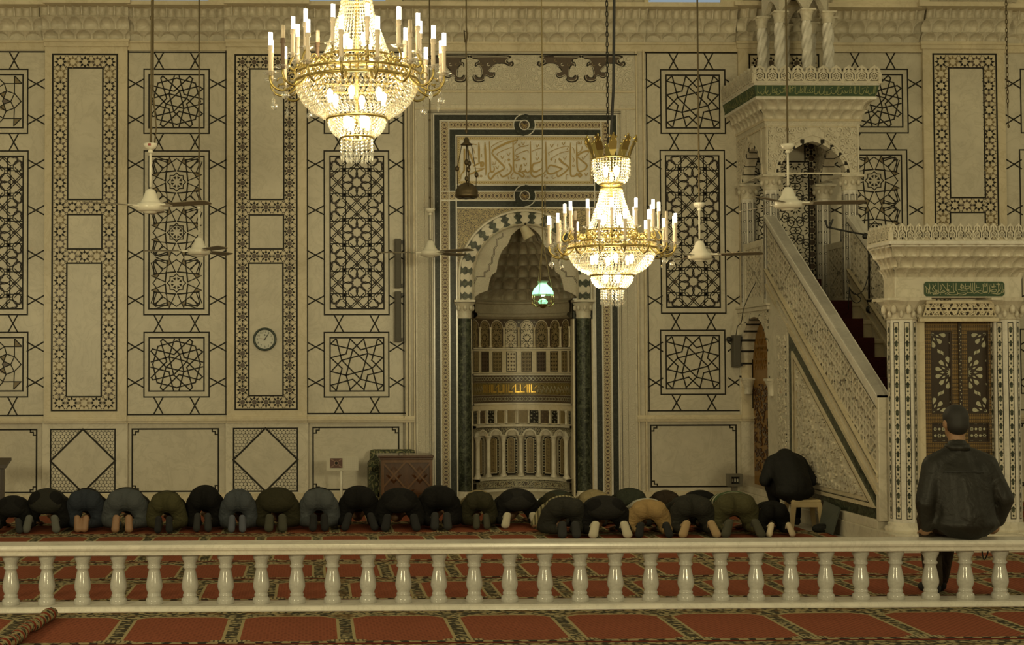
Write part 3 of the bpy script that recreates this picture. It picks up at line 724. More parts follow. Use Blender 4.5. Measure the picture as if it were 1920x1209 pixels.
vee=lambda x,y:([(x-35,y-25),(x,y+30),(x+35,y-35)],14)
qr=mk(980,12.09,[([(1250,500),(1330,440),(1430,405),(1495,400)],32),([(1500,405),(1470,470),(1400,540)],12),([(1222,210),(1225,500),(1235,760),(1260,850),(1300,862),(1400,830),(1450,760),(1440,700),(1340,620),(1250,540)],[14,30,30,30,28,28,30,30,30,22]),
 ([(1230,900),(1200,955),(1130,972),(1088,930),(1080,700),(1080,400),(1080,215)],[24,30,32,30,28,28,12]),([(1250,930),(1290,980),(1330,950),(1300,910),(1260,930)],34),
 ([(825,575),(900,660),(1000,730),(1035,790),(960,880),(830,970),(785,965),(775,900)],[36,36,30,30,30,32,26,12]),([(900,800),(780,760),(640,725),(590,760),(580,810)],[20,32,30,24,12]),([(900,800),(800,860),(690,910),(600,915),(548,850),(530,600),(522,190)],[20,28,32,32,32,34,14]),
 ([(530,830),(480,900),(380,950),(280,985),(210,950),(185,870),(180,600),(172,180)],[14,22,28,34,32,30,28,14]),([(445,560),(400,640),(330,670),(250,690),(212,760),(220,840),(290,875),(380,830),(445,775)],[12,18,28,32,38,36,34,22,12]),
 ([(165,840),(120,890),(80,870),(60,810)],[20,26,24,12]),([(75,870),(0,870)],20),
 ([(605,490),(592,440),(780,350),(1020,290),(1000,370)],13),([(660,560),(850,450),(1040,400)],13),([(205,410),(320,360),(445,330)],12),([(0,310),(130,265)],12),([(0,410),(115,390),(120,440)],12),
 ([(745,590),(735,660)],13),([(795,240),(795,300)],12),([(325,430),(318,510)],13),([(1130,320),(1160,370),(1170,450)],13),([(1130,530),(1165,600),(1150,650)],13),([(1240,450),(1330,380),(1345,300)],15),
 ([(1255,180),(1258,235),(1290,230),(1290,190),(1292,235),(1330,235),(1330,175)],11),([(430,970),(445,1050)],12),([(490,990),(500,935),(525,945)],12),([(690,965),(665,985),(690,1025),(740,1000)],13),([(1025,935),(985,950),(985,1045)],14),
 vee(330,280),vee(660,280),vee(925,230),vee(955,560),vee(330,575),vee(1375,560),vee(1460,285),vee(1440,930),vee(60,705)])
for c,r in (((1150,735),24),((550,1005),20),((90,990),26),((145,990),26)): tx.annulus(qr(c),(r-10)/12.09,(r+4)/12.09,0,10)
tx.disc(qr((650,590)),34/12.09,0,4)
ql=mk(855,12.09,[([(1290,200),(1300,500),(1305,800),(1340,885),(1420,920),(1500,985),(1545,950),(1480,880),(1400,870)],[18,32,32,30,28,30,30,24,14]),([(1430,860),(1480,710),(1490,790),(1440,870)],16),([(1572,840),(1500,870)],18),
 ([(1390,150),(1200,200),(1000,290),(850,380),(815,455)],[20,46,40,36,22]),([(1390,150),(1370,200),(1310,250)],16),([(815,460),(900,560),(1010,670),(1085,750),(1080,810),(980,870),(880,930),(790,1030),(740,990),(735,930),(770,870)],[20,34,34,32,30,32,34,34,30,22,12]),
 ([(1200,690),(1250,770),(1240,870),(1150,950),(1050,980),(990,900)],[30,32,30,34,30,12]),([(755,185),(770,500),(780,830),(830,875),(870,810),(850,750)],[16,28,28,28,22,14]),([(655,200),(660,350),(670,600),(680,800),(675,950)],[12,40,36,30,12]),([(515,205),(520,350),(520,650)],[12,40,30]),
 ([(400,740),(480,700),(560,660),(620,665),(610,740),(560,755)],30),([(560,715),(580,715)],60),([(420,790),(640,790)],10),([(640,802),(540,840),(430,880),(270,950)],[12,36,34,22]),([(270,390),(330,500),(385,650),(395,700)],[40,42,30,12]),([(190,360),(190,700),(180,850),(120,930),(110,1040)],[34,34,30,20,10]),
 ([(320,250),(400,245),(470,265)],[24,18,8]),([(380,330),(410,400),(415,450)],13),([(815,325),(815,290),(950,210),(1070,165)],13),([(940,500),(935,460),(1060,390),(1260,320)],14),([(1345,410),(1345,380),(1450,310),(1572,280)],13),([(1345,500),(1450,445),(1572,400)],13),
 ([(820,640),(822,700),(855,695),(855,650),(860,700),(895,690),(895,640)],12),([(580,470),(575,540)],13),([(1115,600),(1105,660)],13),([(1165,800),(1155,860)],13),([(1360,700),(1368,780)],13),([(940,950),(955,1020)],13),([(1180,980),(1190,1040)],13),([(1405,990),(1385,1050)],14),([(1360,525),(1420,530),(1350,590),(1340,625),(1450,590)],16),([(1520,560),(1572,590)],30),([(1300,890),(1250,960),(1260,1020),(1330,1010)],18),([(270,700),(310,730),(280,770)],14),([(250,800),(295,870)],14),
 vee(1050,540),vee(1190,475),vee(935,770),vee(1520,230)])
for c,r in (((440,565),24),((1430,260),22),((500,970),26),((570,970),26)): tx.annulus(ql(c),(r-10)/12.09,(r+4)/12.09,0,10)
tx.disc(ql((1195,600)),36/12.09,0,4)
nink(tx,'calligraphy',[M['text_gold'],M['inlay_brown']])
# spandrels, joggled arch
sp=MB(); f=wall_map(YF-.003); va=vn(391,985)
for s in (1,-1):
    pts=[]; n=24
    for k in range(n+1):
        a=PI/2*k/n; pts.append((ac[0]+s*(rout+2.5)*math.cos(a),ac[1]-(rout+2.5)*math.sin(a)))
    edge=cu+s*(rout+3)
    top=[(p[0],va) for p in pts]
    for k in range(n): sp.add([f(*pts[k]),f(*pts[k+1]),f(*top[k+1]),f(*top[k])],[(0,1,2,3)])
np_(sp,'mosaic_spandrel',[M['spandrel']])
ar=MB(); n=48
def arcpt(r,a,y): 
    q=wall_map(y)(ac[0]+r*math.cos(a),ac[1]-r*math.sin(a)); return q
prof=[(rin,YF+.25),(rin,YF-.01),(rin+2,YF-.03),(rin+4,YF-.012),(rin+5,YF-.02),(rout-3,YF-.02),(rout-2,YF-.04),(rout+1,YF-.04),(rout+2.5,YF-.02),(rout+3,YF)]
Ks=[(-.0,None)]
vs=[];legs=wall_map
rows=[]
for k in range(-6,n+7):
    row=[]
    for r,y in prof:
        if k<0: u,v=ac[0]+r,ac[1]+(sl-ac[1])*(-k)/6
        elif k>n: u,v=ac[0]-r,ac[1]+(sl-ac[1])*(k-n)/6
        else: a=PI*k/n; u,v=ac[0]+r*math.cos(a),ac[1]-r*math.sin(a)
        row.append(wall_map(y)(u,v))
    rows.append(row)
L=len(prof); ar.add([p for r in rows for p in r],[(i*L+j,i*L+j+1,(i+1)*L+j+1,(i+1)*L+j) for i in range(len(rows)-1) for j in range(L-1)],0)
np_(ar,'arch',[M['marble']])
vo=Ink(wall_map(YF-.021),h=.0015)
def vous(pt,ang):
    t=V((math.cos(ang),-math.sin(ang))); nrm=V((math.sin(ang),math.cos(ang)))
    prof_=[(-11.5,4.5),(-9,7.5),(-6.5,4.2),(-3.5,3.2),(-.5,6.8),(3,8.2),(6,4.5),(8,4),(9.5,7.5),(11.5,6)]
    P=[(a,b) for a,b in prof_]+[(a,-b) for a,b in prof_[::-1]]
    vo.poly([(pt[0]+t.x*a+nrm.x*b,pt[1]+t.y*a+nrm.y*b) for a,b in P],0)
for s in (1,-1):
    for k in range(7):
        a=PI/2-math.radians(6.6+12.9*k); r=(rin+rout)/2+1
        vous((ac[0]+s*r*math.cos(a),ac[1]-r*math.sin(a)),a if s>0 else PI-a)
    for y in (531,555): vous((ac[0]+s*(rin+rout+2)/2,vn(y,985)),0 if s>0 else PI)
nink(vo,'dark_voussoir',[M['green']])
# stepped plate between arch and half dome
pl=Ink(wall_map(.02),h=.0,depth=.05)
st=[(888,562),(892,553),(915.4,544),(917.4,519),(931,509),(931,499),(936,479),(944,465),(951,461),(957,442.6),(972,428),(985,424)]
for s in (1,-1):
    q=[(cu+s*(cu-N(x,y)[0]),N(x,y)[1]) for x,y in st]
    arc=[(cu+s*(rin+1)*math.cos(PI/2*k/16),ac[1]-(rin+1)*math.sin(PI/2*k/16)) for k in range(17)]
    arc=[(cu+s*(rin+1),sl)]+arc
    for i in range(len(arc)-1):
        t0,t1=i/(len(arc)-1),(i+1)/(len(arc)-1); g0,g1=t0*(len(q)-1),t1*(len(q)-1)
        ip=lambda g:tuple(q[int(min(g,len(q)-1.001))][c]*(1-(g-int(min(g,len(q)-1.001))))+q[int(min(g,len(q)-1.001))+1][c]*(g-int(min(g,len(q)-1.001))) for c in (0,1))
        pl.poly([arc[i],arc[i+1],ip(g1),ip(g0)],0,0.)
nink(pl,'stepped_plate',[M['carved_fine']])
zig=[(280,790),(330,700),(400,700),(400,660),(440,640),(440,590),(470,570),(470,520),(490,490),(490,440),(520,400),(520,350),(575,320),(575,290)]
zi=Ink(wall_map(-.032),h=.002)
for s in (1,-1):
    for d in (0,9):
        q=[N(830+(x-d)/5.036,380+(y-d*.6)/5.036) for x,y in zig]; zi.path([(cu+s*(cu-a),b) for a,b in q],.9,0)
nink(zi,'stepped_line',[M['inlay_brown']])
# half-round recess
Rn=.62; nx=wall_map(0)(un(981,650),0).x; ny=.06
def cyl(a,z,dr=0.): return V((nx-(Rn-dr)*math.cos(a),ny+(Rn-dr)*math.sin(a),z))   # a: 0 left .. pi right
def ang(px,py):
    u,v=N(px,py); dx=(u-VX)/F; y0=DW+ny
    A=dx*dx+1; B=-2*(dx*nx+y0); C=nx*nx+y0*y0-Rn*Rn; D=(-B+math.sqrt(max(0,B*B-4*A*C)))/(2*A)
    return min(PI-.05,max(.05,math.atan2(max(.001,D-y0),nx-dx*D)))
zc=lambda y:CZ-(vn(y,981)-VY)*(DW+ny+Rn)/F
def ring_part(name,prof,mats,n=40):
    mb=MB()
    mb.grid(lambda i,j:cyl(PI*i,prof[min(int(j*(len(prof)-1)+.5),len(prof)-1)][1],prof[min(int(j*(len(prof)-1)+.5),len(prof)-1)][0]),n,len(prof)-1,0,smooth=False); return np_(mb,name,mats)
ring_part('recess_wall',[(0,0),(0,zc(562))],[M['niche_stone']])
ring_part('recess_frieze',[(.0,zc(600)),(.05,zc(598)),(.075,zc(594)),(.07,zc(590)),(.045,zc(588)),(.04,zc(572)),(.055,zc(570)),(.055,zc(567)),(.02,zc(566)),(0,zc(562))],[M['niche_stone']])
for nm,prof in (('ledge',[(0,zc(655)),(.02,zc(655)),(.02,zc(652.6)),(0,zc(652.6))]),('ledge',[(0,zc(703.3)),(.022,zc(703.3)),(.022,zc(700.5)),(0,zc(700.5))]),('ledge',[(0,zc(758)),(.03,zc(757.5)),(.03,zc(755)),(0,zc(755))]),('ledge',[(0,zc(801)),(.05,zc(799)),(.05,zc(795)),(0,zc(794))]),('ledge',[(0,zc(899)),(.085,zc(897.5)),(.1,zc(894)),(.08,zc(892)),(0,zc(891))]),('ledge',[(0,zc(921)),(.07,zc(919)),(.08,zc(915)),(0,zc(913))])): ring_part(nm,prof,[M['marble']])
ring_part('plain_band',[(.012,zc(768)),(.012,zc(757))],[M['marble_trim']])
# half dome of stalactites
hd=MB(); z0,z1=zc(563),zc(424)+.05; NT=7
def dome(i,j):
    a=PI*i; q=j*NT; k=min(NT-1,int(q)); fq=q-k
    rk=lambda t:Rn*max(.02,(1-(t/NT)**1.35))
    r=rk(k)+(rk(k+1)-rk(k))*fq**2.5
    ncell=max(3,12-k); s=((a/PI*ncell)+(.5 if k%2 else 0))%1-.5
    arch=max(0,1-(abs(s)/.48)**2-(max(0,fq-.3)/.68)**2); r+=.085*math.sqrt(arch)*(1-k/NT*.5)-.03*(1-min(1,abs(abs(s)-.5)/.12))*fq
    return V((nx-r*math.cos(a)*.97,ny+r*math.sin(a),z0+(z1-z0)*j))
hd.grid(dome,150,110,0,smooth=False); np_(hd,'stalactite_half_dome',[M['niche_stone']])
# inlaid rows on the curved wall
def cmap(dr): return lambda a,z,h=0.: cyl(a,z,dr+h)
def bent(mb,a0,a1,zb,zt,dr,m=0,n=4): mb.grid(lambda i,j:cyl(a0+(a1-a0)*i,zb+(zt-zb)*j,dr),n,1,m)
def rosette(ink,a0,a1,zb,zt,n,rings):
    ca,zz=(a0+a1)/2,(zb+zt)/2; k=1/Rn; w_=(a1-a0)*Rn
    pass
bg=MB(); bent(bg,.03,PI-.03,zc(651.5),zc(600),.006,0,32); bent(bg,.03,PI-.03,zc(716.5),zc(704),.006,0,32); bent(bg,.03,PI-.03,zc(754),zc(741),.006,0,32); bent(bg,.03,PI-.03,zc(739.5),zc(717.5),.005,1,32); bent(bg,.03,PI-.03,zc(913),zc(899),.05,2,32); bent(bg,.03,PI-.03,zc(815),zc(801),.012,2,32); bent(bg,.03,PI-.03,zc(699.5),zc(656),.005,3,32)
np_(bg,'mosaic_band',[M['inlay_brown'],M['gold_mosaic'],M['dark_mosaic'],M['marble_trim']])
fams=[M['gold_mosaic'],M['pearl'],M['inlay_brown'],M['inlay'],M['marble_trim'],M['gold_leaf'],M['inlay_tan']]
def ell(ink,a,z,r,m,n=8,a0=0.): ink.poly([(a+r/Rn*math.cos(a0+2*PI*k/n),z+r*math.sin(a0+2*PI*k/n)) for k in range(n)],m)
def kites(ink,a,z,r0,r1,n,w_,m):
    for k in range(n):
        t=2*PI*k/n; c,s=math.cos(t),math.sin(t); q=lambda r,e:(a+(r*c-e*s)/Rn,z+r*s+e*c)
        ink.poly([q(r0,0),q((r0+r1)/2,w_),q(r1,0),q((r0+r1)/2,-w_)],m)
up=[(884.5,894),(900,915),(921,940),(947.5,968),(977,999),(1006,1026),(1035,1049.5),(1057,1068)]
for i,(x0,x1) in enumerate(up):
    a0,a1=ang(x0,625),ang(x1,625); zb,zt=zc(651),zc(603); ik=Ink(cmap(.010),h=.0008,maxdu=.06); wa=(a1-a0)/2; ca=(a0+a1)/2; zs=zt-min(wa*Rn,.075)
    base=2 if i in (1,5) else (6 if i not in (3,4) else 4)
    P=[(a0,zb),(a1,zb)]+[(ca+wa*math.cos(PI*k/8),zs+(zt-zs)*math.sin(PI*k/8)) for k in range(9)]
    ik.poly(P,6 if base!=4 else 4,.0004)
    ik.path(P,.006,3,True) if False else None
    kites(ik,ca,zb+.115,.024,.062,12,.008,3 if i not in (3,) else 2); kites(ik,ca,zs+.0,.02,.055,10,.007,3 if i!=3 else 2); kites(ik,ca,zb+.02,.01,.04,9,.006,3)
    for sx in (1,-1):
        kites(ik,ca+sx*wa*.85,zb+.20,.008,.032,7,.006,3); kites(ik,ca+sx*wa*.85,zb+.06,.008,.03,7,.005,3)
    nink(ik,'arched_mosaic_panel',fams)
for x in (897,918,944,972.5,1002.5,1030.5,1053,1071):
    a=ang(x,640); p=cyl(a,zc(651.5),.02); h=zc(614)-zc(651.5); cz=MB()
    cz.lathe([(.024,0),(.024,.012),(.015,.018),(.014,h-.03),(.022,h-.012),(.024,h)],p,8); np_(cz,'colonnette',[M['marble_trim']])
ai=Ink(cmap(.016),h=.001,maxdu=.06)
for x0,x1 in up:
    a0,a1=ang(x0-1.5,625),ang(x1+1.5,625); ca,wa=(a0+a1)/2,(a1-a0)/2; zs=zc(603)-min(wa*Rn,.075)
    ai.path([(ca+wa*math.cos(PI*k/10),zs+(zc(601)-zs)*math.sin(PI*k/10)) for k in range(11)],.011,4)
for x in (956.5-11,972.5,1002.5): 
    for t in range(3): ell(ai,ang(x,606),zc(604.5),.012-.004*t,[1,3,1][t],8)
nink(ai,'blind_arch',fams)
mid=[(886,897),(900,917),(921,942),(947,970),(976,999.5),(1005,1026),(1031,1049),(1053,1066),(1069,1075)]
for i,(x0,x1) in enumerate(mid):
    a0,a1=ang(x0,680),ang(x1,680); zb,zt=zc(698.5),zc(657); ik=Ink(cmap(.012),h=.0008,maxdu=.05); ca=(a0+a1)/2; k=.011/Rn
    b=4 if i==3 else (2 if i in (1,5) else 6)
    ik.poly([(a0,zb),(a1,zb),(a1,zt),(a0,zt)],4,.0002); ik.poly([(a0+k,zb+.012),(a1-k,zb+.012),(a1-k,zt-.012),(a0+k,zt-.012)],3,.0005)
    k*=1.9; ik.poly([(a0+k,zb+.021),(a1-k,zb+.021),(a1-k,zt-.021),(a0+k,zt-.021)],b,.0007)
    nr=5; nc=3 if x1-x0>15 else (2 if x1-x0>9 else 1); m=2 if i==3 else 3
    for r in range(nr):
        for c in range(nc):
            aa=a0+k+(a1-a0-2*k)*(c+.5)/nc; z=zb+.021+(zt-zb-.042)*(r+.5)/nr
            if (i in (3,6)): ell(ik,aa,z,.014,m,6)
            else: kites(ik,aa,z,.003,.017,6,.005,m)
    nink(ik,'mosaic_panel',fams)
rb=Ink(cmap(.008),h=.0008)
for yb_ in (710,747.5):
    for k in range(38):
        a=.12+(PI-.24)*k/37; z=zc(yb_)
        for t in range(8): ell(rb,a+.021/Rn*math.cos(t*PI/4),z+.021*math.sin(t*PI/4),.0062,1,5)
nink(rb,'ring_band',fams)
kf=Ink(cmap(.008),h=.001,maxdu=.06)
rr=random.Random(5); a=.14
zb,zt=zc(736.5),zc(720.5)
while a<PI-.16:
    c=abs(a-1.38)<.62; m=5 if c else 0; w_=.012/Rn; h=zt-zb
    if c:
        kf.poly([(a,zb+h*.05),(a+w_,zb+h*.05),(a+w_,zt),(a,zt)],5)
        t=rr.random()
        if t<.5: kf.poly([(a,zb+h*.05),(a+w_*5,zb+h*.05),(a+w_*5,zb+h*.2),(a,zb+h*.2)],5); a+=w_*3
        if t<.28: kf.poly([(a+w_,zb+h*.5),(a+w_*4,zb+h*.85),(a+w_*4,zb+h*.95),(a+w_,zb+h*.62)],5); a+=w_*2
    else:
        ell(kf,a+w_*2,(zb+zt)/2,.02,6,7); kf.annulus((0,0),0,0,0,3) if False else None
        kf.path([(a,zb+h*.1),(a+w_*1.5,zb+h*.8),(a+w_*4,zb+h*.3)],.008,1); a+=w_*2.6
    a+=w_*2.2
nink(kf,'kufic_band',fams)
sm=[(887,893),(898,908),(913,926),(931,945),(952,966),(973,989),(994,1010),(1015,1030),(1035,1047),(1052,1061),(1067,1071)]
bk=MB(); 
for i,(x0,x1) in enumerate(sm):
    ik=Ink(cmap(.008),h=.001,maxdu=.06); a0,a1=ang(x0,780),ang(x1,780); zb,zt=zc(792.5),zc(769)
    b=[3,2,3,6,6,6,3,2,3,6,3][i]; ik.poly([(a0,zb),(a1,zb),(a1,zt),(a0,zt)],b)
    for r in range(4):
        for c in range(3): kites(ik,a0+(a1-a0)*(c+.5)/3,zb+(zt-zb)*(r+.5)/4,.003,.013,5,.004,1 if b==3 else (0 if b==6 else 6))
    nink(ik,'small_mosaic_panel',fams)
bent(bk,.03,PI-.03,zc(794),zc(768),.004,0,32); np_(bk,'panel_field',[M['marble_trim']])
for i in range(len(sm)-1):
    sc_=MB()
    a=ang((sm[i][1]+sm[i+1][0])/2,780); p=cyl(a,zc(793.5),.022); h=zc(768)-zc(793.5); sc_.lathe([(.02,0),(.013,.012),(.012,h-.03),(.021,h)],p,8); np_(sc_,'small_column',[M['marble']])
cols=[887.5,909.5,940.7,976.4,1012.5,1043.8,1069.5]
for x in cols:
    a=ang(x,860); p=cyl(a,zc(892),.055); h=zc(815)-zc(892); mb=MB()
    mb.lathe([(.045,0),(.045,.02),(.036,.03),(.028,.05),(.026,h-.085),(.03,h-.075),(.028,h-.06),(.042,h-.015),(.05,h-.01),(.05,h)],p,12); np_(mb,'arcade_column',[M['marble']])
ab=MB()
for i in range(len(cols)-1):
    a0,a1=ang(cols[i],860),ang(cols[i+1],860); ca,wa=(a0+a1)/2,(a1-a0)/2-.035; zs=zc(815.5)
    hgt=min(wa*Rn,zc(803)-zs)
    for r0,r1,d in ((.82,1.0,.07),(.72,.84,.055)):
        n=14; 
        for k in range(n):
            t0,t1=PI*k/n,PI*(k+1)/n
            q=lambda r,t,dr:cyl(ca-wa*r*math.cos(t),zs+hgt*r*math.sin(t),dr)
            ab.add([q(r0,t0,d),q(r1,t0,d),q(r1,t1,d),q(r0,t1,d),q(r0,t0,0),q(r0,t1,0)],[(0,1,2,3),(0,3,5,4)])
    # shell hood
    ab.grid(lambda i_,j_:cyl(ca-wa*.74*(1-2*i_),zs+hgt*.74*math.sqrt(max(0,1-(1-2*i_)**2))*j_,.03*j_-.0+.012),14,4)
    ik=Ink(cmap(.012),h=.001,maxdu=.05); pa0,pa1=a0+.075,a1-.075; zb,zt=zc(890),zc(817)
    P=lambda e:[(pa0+e/Rn,zb+e),(pa1-e/Rn,zb+e)]+[((pa0+pa1)/2+((pa1-pa0)/2-e/Rn)*math.cos(PI*k/8),zt-.05+(.05-e*.6)*math.sin(PI*k/8)) for k in range(9)]
    ik.poly(P(0),3,.0006)
    if pa1-pa0>.1:
        for k in range(14):
            z=zb+.012+(zt-zb-.05)*k/13
            for s in (pa0+.012/Rn,pa1-.012/Rn): ell(ik,s,z,.009,1 if k%2 else 6,5)
        ik.poly(P(.027),4,.0009); ik.poly(P(.033),6,.0011); ik.path(P(.045),.004,3,True)
        for k in range(9): kites(ik,(pa0+pa1)/2,zb+.07+(zt-zb-.14)*k/8,.004,.018,6,.005,2)
    nink(ik,'arcade_mosaic_panel',fams)
np_(ab,'blind_arcade',[M['marble']])
bb=Ink(cmap(.052),h=.001,maxdu=.06)
for k in range(13):
    a0=.16+(PI-.32)*k/13; a1=a0+(PI-.32)/13-.03; z0_,z1_=zc(911),zc(901); bb.path([(a0,z0_),(a1,z0_),(a1,z1_),(a0,z1_)],.004,1,True); kites(bb,(a0+a1)/2,(z0_+z1_)/2,.004,.022,6,.006,[1,2,6][k%3])
nink(bb,'mosaic_base_band',fams)
# flanking columns
for px in (871,1094.5):
    c=empty('column'); c.parent=nic; c.matrix_parent_inverse=Matrix.Translation(-V(nic.location))
    x=wall_map(-.02)(un(px,760),0).x; y=-.035; cap0,cap1=CZ-(vn(597,985)-VY)*(DW-.04)/F,CZ-(vn(562,985)-VY)*(DW-.04)/F
    b=MB(); b.lathe([(.087,.16),(.084,cap0)],(x,y,0),24); o=b.build('shaft',[M['green']],c)
    b=MB(); b.lathe([(.115,0),(.115,.05),(.12,.06),(.12,.09),(.1,.1),(.1,.12),(.092,.14),(.088,.16)],(x,y,0),24); b.build('base',[M['marble']],c)
    b=MB(); h=cap1-cap0
    b.lathe([(.086,0),(.092,.015),(.086,.03),(.088,h*.4),(.1,h*.65),(.125,h*.85)],(x,y,cap0),24,flute=lambda i,z:.08*math.cos(i*PI/3) if z>.05 else 0)
    b.bbox(x-.128,x+.128,y-.09,y+.128,cap1-.03,cap1,.006)
    for k in range(8):
        a=PI/4*k; b.ball((x+.105*math.cos(a),y+.105*math.sin(a),cap0+h*.55),(.022,.022,.035),6,4)
    b.build('capital',[M['marble']],c)
# jamb strips beside the opening
for x0,x1 in ((857,859.5),(883.5,885.5),(1075,1078),(1110,1113)):
    jb=MB(); slab(jb,un(x0,760),vn(598,985),un(x1,760),floor_v,-.05,.1); np_(jb,'jamb_strip',[M['marble_trim']])
fl_=MB(); 
for u0,u1 in ((LX[5]+2,un(885,760)),(un(1076,760),RX[5]-2)):
    slab(fl_,u0,vn(562,985),u1,floor_v,.03,.12)
np_(fl_,'column_recess',[M['green_dark']])
# ---------------------------------------------------------------- pulpit
def adopt(o,root): o.parent=root; o.matrix_parent_inverse=Matrix.Translation(-V(root.location)); return o
XS,XR=5.18,6.265; YFK=-1.13; YBK=0.0; YG=-4.7
pul=empty('pulpit',(XS+.5,-2.3,0)); tag(pul,'tall carved marble pulpit with stairs, canopy and wooden gate, beside the prayer niche','pulpit')
def pb(mb,name,mats,parent=None):
    if parent is not None: return mb.build(name,mats,parent)
    return adopt(mb.build(name,mats),pul)
def pe(name): return adopt(empty(name),pul)
def yz(*pts,X=XS): return [(p.y,p.z) for p in (atX(a,b,X) for a,b in pts)]
def slabx(mb,pts,x0,x1,m=0): mb.prism([(x0,y,z) for y,z in pts],(x1-x0,0,0),m)
def lattice(ink,poly,s,w,m=0,ang0=0.):
    ink.clip=poly; us=[p[0] for p in poly]; vs=[p[1] for p in poly]; c=((min(us)+max(us))/2,(min(vs)+max(vs))/2); R=math.hypot(max(us)-min(us),max(vs)-min(vs))/2+s
    for k in range(3):
        a=ang0+PI*k/3; d=(math.cos(a),math.sin(a)); nr=(-d[1],d[0]); n=int(R/s)+1
        for i in range(-n,n+1):
            for o in (-.2,.2):
                q=(i+o)*s; ink.line((c[0]+nr[0]*q-d[0]*R,c[1]+nr[1]*q-d[1]*R),(c[0]+nr[0]*q+d[0]*R,c[1]+nr[1]*q+d[1]*R),w,m,ext=0)
    ink.clip=None
def scrolls(ink,poly,r,w,m=0,seed=1,dens=1.):
    rr=random.Random(seed); ink.clip=poly; us=[p[0] for p in poly]; vs=[p[1] for p in poly]; C=[]
    def inside(p):
        n=len(poly); sg=0
        for i in range(n):
            a,b=poly[i],poly[(i+1)%n]; cr=(b[0]-a[0])*(p[1]-a[1])-(b[1]-a[1])*(p[0]-a[0])
            if sg==0: sg=1 if cr>0 else -1
            elif cr*sg<0: return False
        return True
    for t in range(900):
        p=(rr.uniform(min(us),max(us)),rr.uniform(min(vs),max(vs)))
        if inside(p) and all((p[0]-q[0])**2+(p[1]-q[1])**2>(r*1.75)**2 for q in C): C.append(p)
    for i,p in enumerate(C):
        s=1 if i%2 else -1; a0=rr.uniform(0,6.28); pts=[(p[0]+r*(1-k/13)*math.cos(a0+s*k*.62),p[1]+r*(1-k/13)*math.sin(a0+s*k*.62)) for k in range(12)]
        for k in range(11): ink.line(pts[k],pts[k+1],w*(1-.03*k),m)
        for k in (1,4,7):
            a=a0+s*k*.62; q=(p[0]+r*1.02*math.cos(a),p[1]+r*1.02*math.sin(a)); e=a+s*.9
            ink.poly([q,(q[0]+r*.3*math.cos(e+.5),q[1]+r*.3*math.sin(e+.5)),(q[0]+r*.62*math.cos(e),q[1]+r*.62*math.sin(e)),(q[0]+r*.3*math.cos(e-.5),q[1]+r*.3*math.sin(e-.5))],m)
        ink.disc((pts[-1][0],pts[-1][1]),w*.8,m,6)
    ink.clip=None
# plinth
mb=MB(); mb.bbox(XS-.03,XR+.03,YG-.16,0,0,.156,.008); mb.bbox(XS-.015,XR+.015,YG+.3,0,.156,.235,.008)
pb(mb,'plinth',[M['marble']])
# line pieces of the stair flank
r0,r1=yz((1459,440),(1677,789)); l1a,l1b=yz((1464,464),(1677,817)); l2a,l2b=yz((1464,558),(1680,950))
sl_=lambda a,b,y:a[1]+(b[1]-a[1])*(y-a[0])/(b[0]-a[0])
ya,yb_=YFK+.02,YG+.27
def flank(x0,side):
    "stair flank: solid below, pierced screen and sloping handrail above. side -1: outer face looks left"
    xo,xi=(x0,x0+.11)
    mb=MB(); slabx(mb,[(ya,.235),(yb_,.235),(yb_,max(.24,sl_(l2a,l2b,yb_))),(ya,sl_(l2a,l2b,ya))],xo,xi); pb(mb,'side_wall',[M['marble']])
    mb=MB(); slabx(mb,[(ya,sl_(l1a,l1b,ya)),(yb_,sl_(l1a,l1b,yb_)),(yb_,sl_(r0,r1,yb_)),(ya,sl_(r0,r1,ya))],xo-.012,xi-.01)
    slabx(mb,[(ya,sl_(r0,r1,ya)-.03),(yb_,sl_(r0,r1,yb_)-.03),(yb_,sl_(r0,r1,yb_)),(ya,sl_(r0,r1,ya))],xo-.022,xi); pb(mb,'handrail',[M['marble_white']])
    mb=MB(); q=[(ya,sl_(l2a,l2b,ya)),(yb_,sl_(l2a,l2b,yb_)),(yb_,sl_(l1a,l1b,yb_)),(ya,sl_(l1a,l1b,ya))]; slabx(mb,q,xo+.095,xo+.109); pb(mb,'screen_backing',[M['marble_trim']])
    for h,nm in ((.022,'pierced_screen'),) :
        ik=Ink(x_map(xo+.052),h=0.,depth=.040); lattice(ik,q,.155,.021,0,math.radians(28)); pb(ik.mb,nm,[M['marble']])
    ik=Ink(x_map(xo-.006),h=.002)
    for d0,d1,w in ((l2a,l2b,.0),): pass
    mb=MB()
    for o,t,hh in ((0,.03,.035),(-.055,.022,.03),(-.17,.02,.028),(-.21,.012,.02)): slabx(mb,[(ya,sl_(l2a,l2b,ya)+o),(yb_,max(.24,sl_(l2a,l2b,yb_)+o)),(yb_,max(.25,sl_(l2a,l2b,yb_)+o+hh)),(ya,sl_(l2a,l2b,ya)+o+hh)],xo-t,xo+.01)
    pb(mb,'string_course',[M['marble_trim']])
    mb=MB(); mb.bbox(xo-.015,xi,yb_-.03,yb_+.05,.235,sl_(r0,r1,yb_)-.02,.006); pb(mb,'end_post',[M['marble']])
    ik=Ink(x_map(xo),h=.021)
    for A,B,o in ((l1a,l1b,.012),): ik.line((ya,sl_(A,B,ya)+o),(yb_,sl_(A,B,yb_)+o),.008,0)
    ik.h=.032; ik.line((ya,sl_(l2a,l2b,ya)+.018),(yb_,sl_(l2a,l2b,yb_)+.018),.008,0); ik.line((ya-.03,sl_(l2a,l2b,ya)+.03),(ya-.03,sl_(l1a,l1b,ya)),.008,0)
    pb(ik.mb,'thin_line',INK)
flank(XS,-1); flank(XR-.13,1)
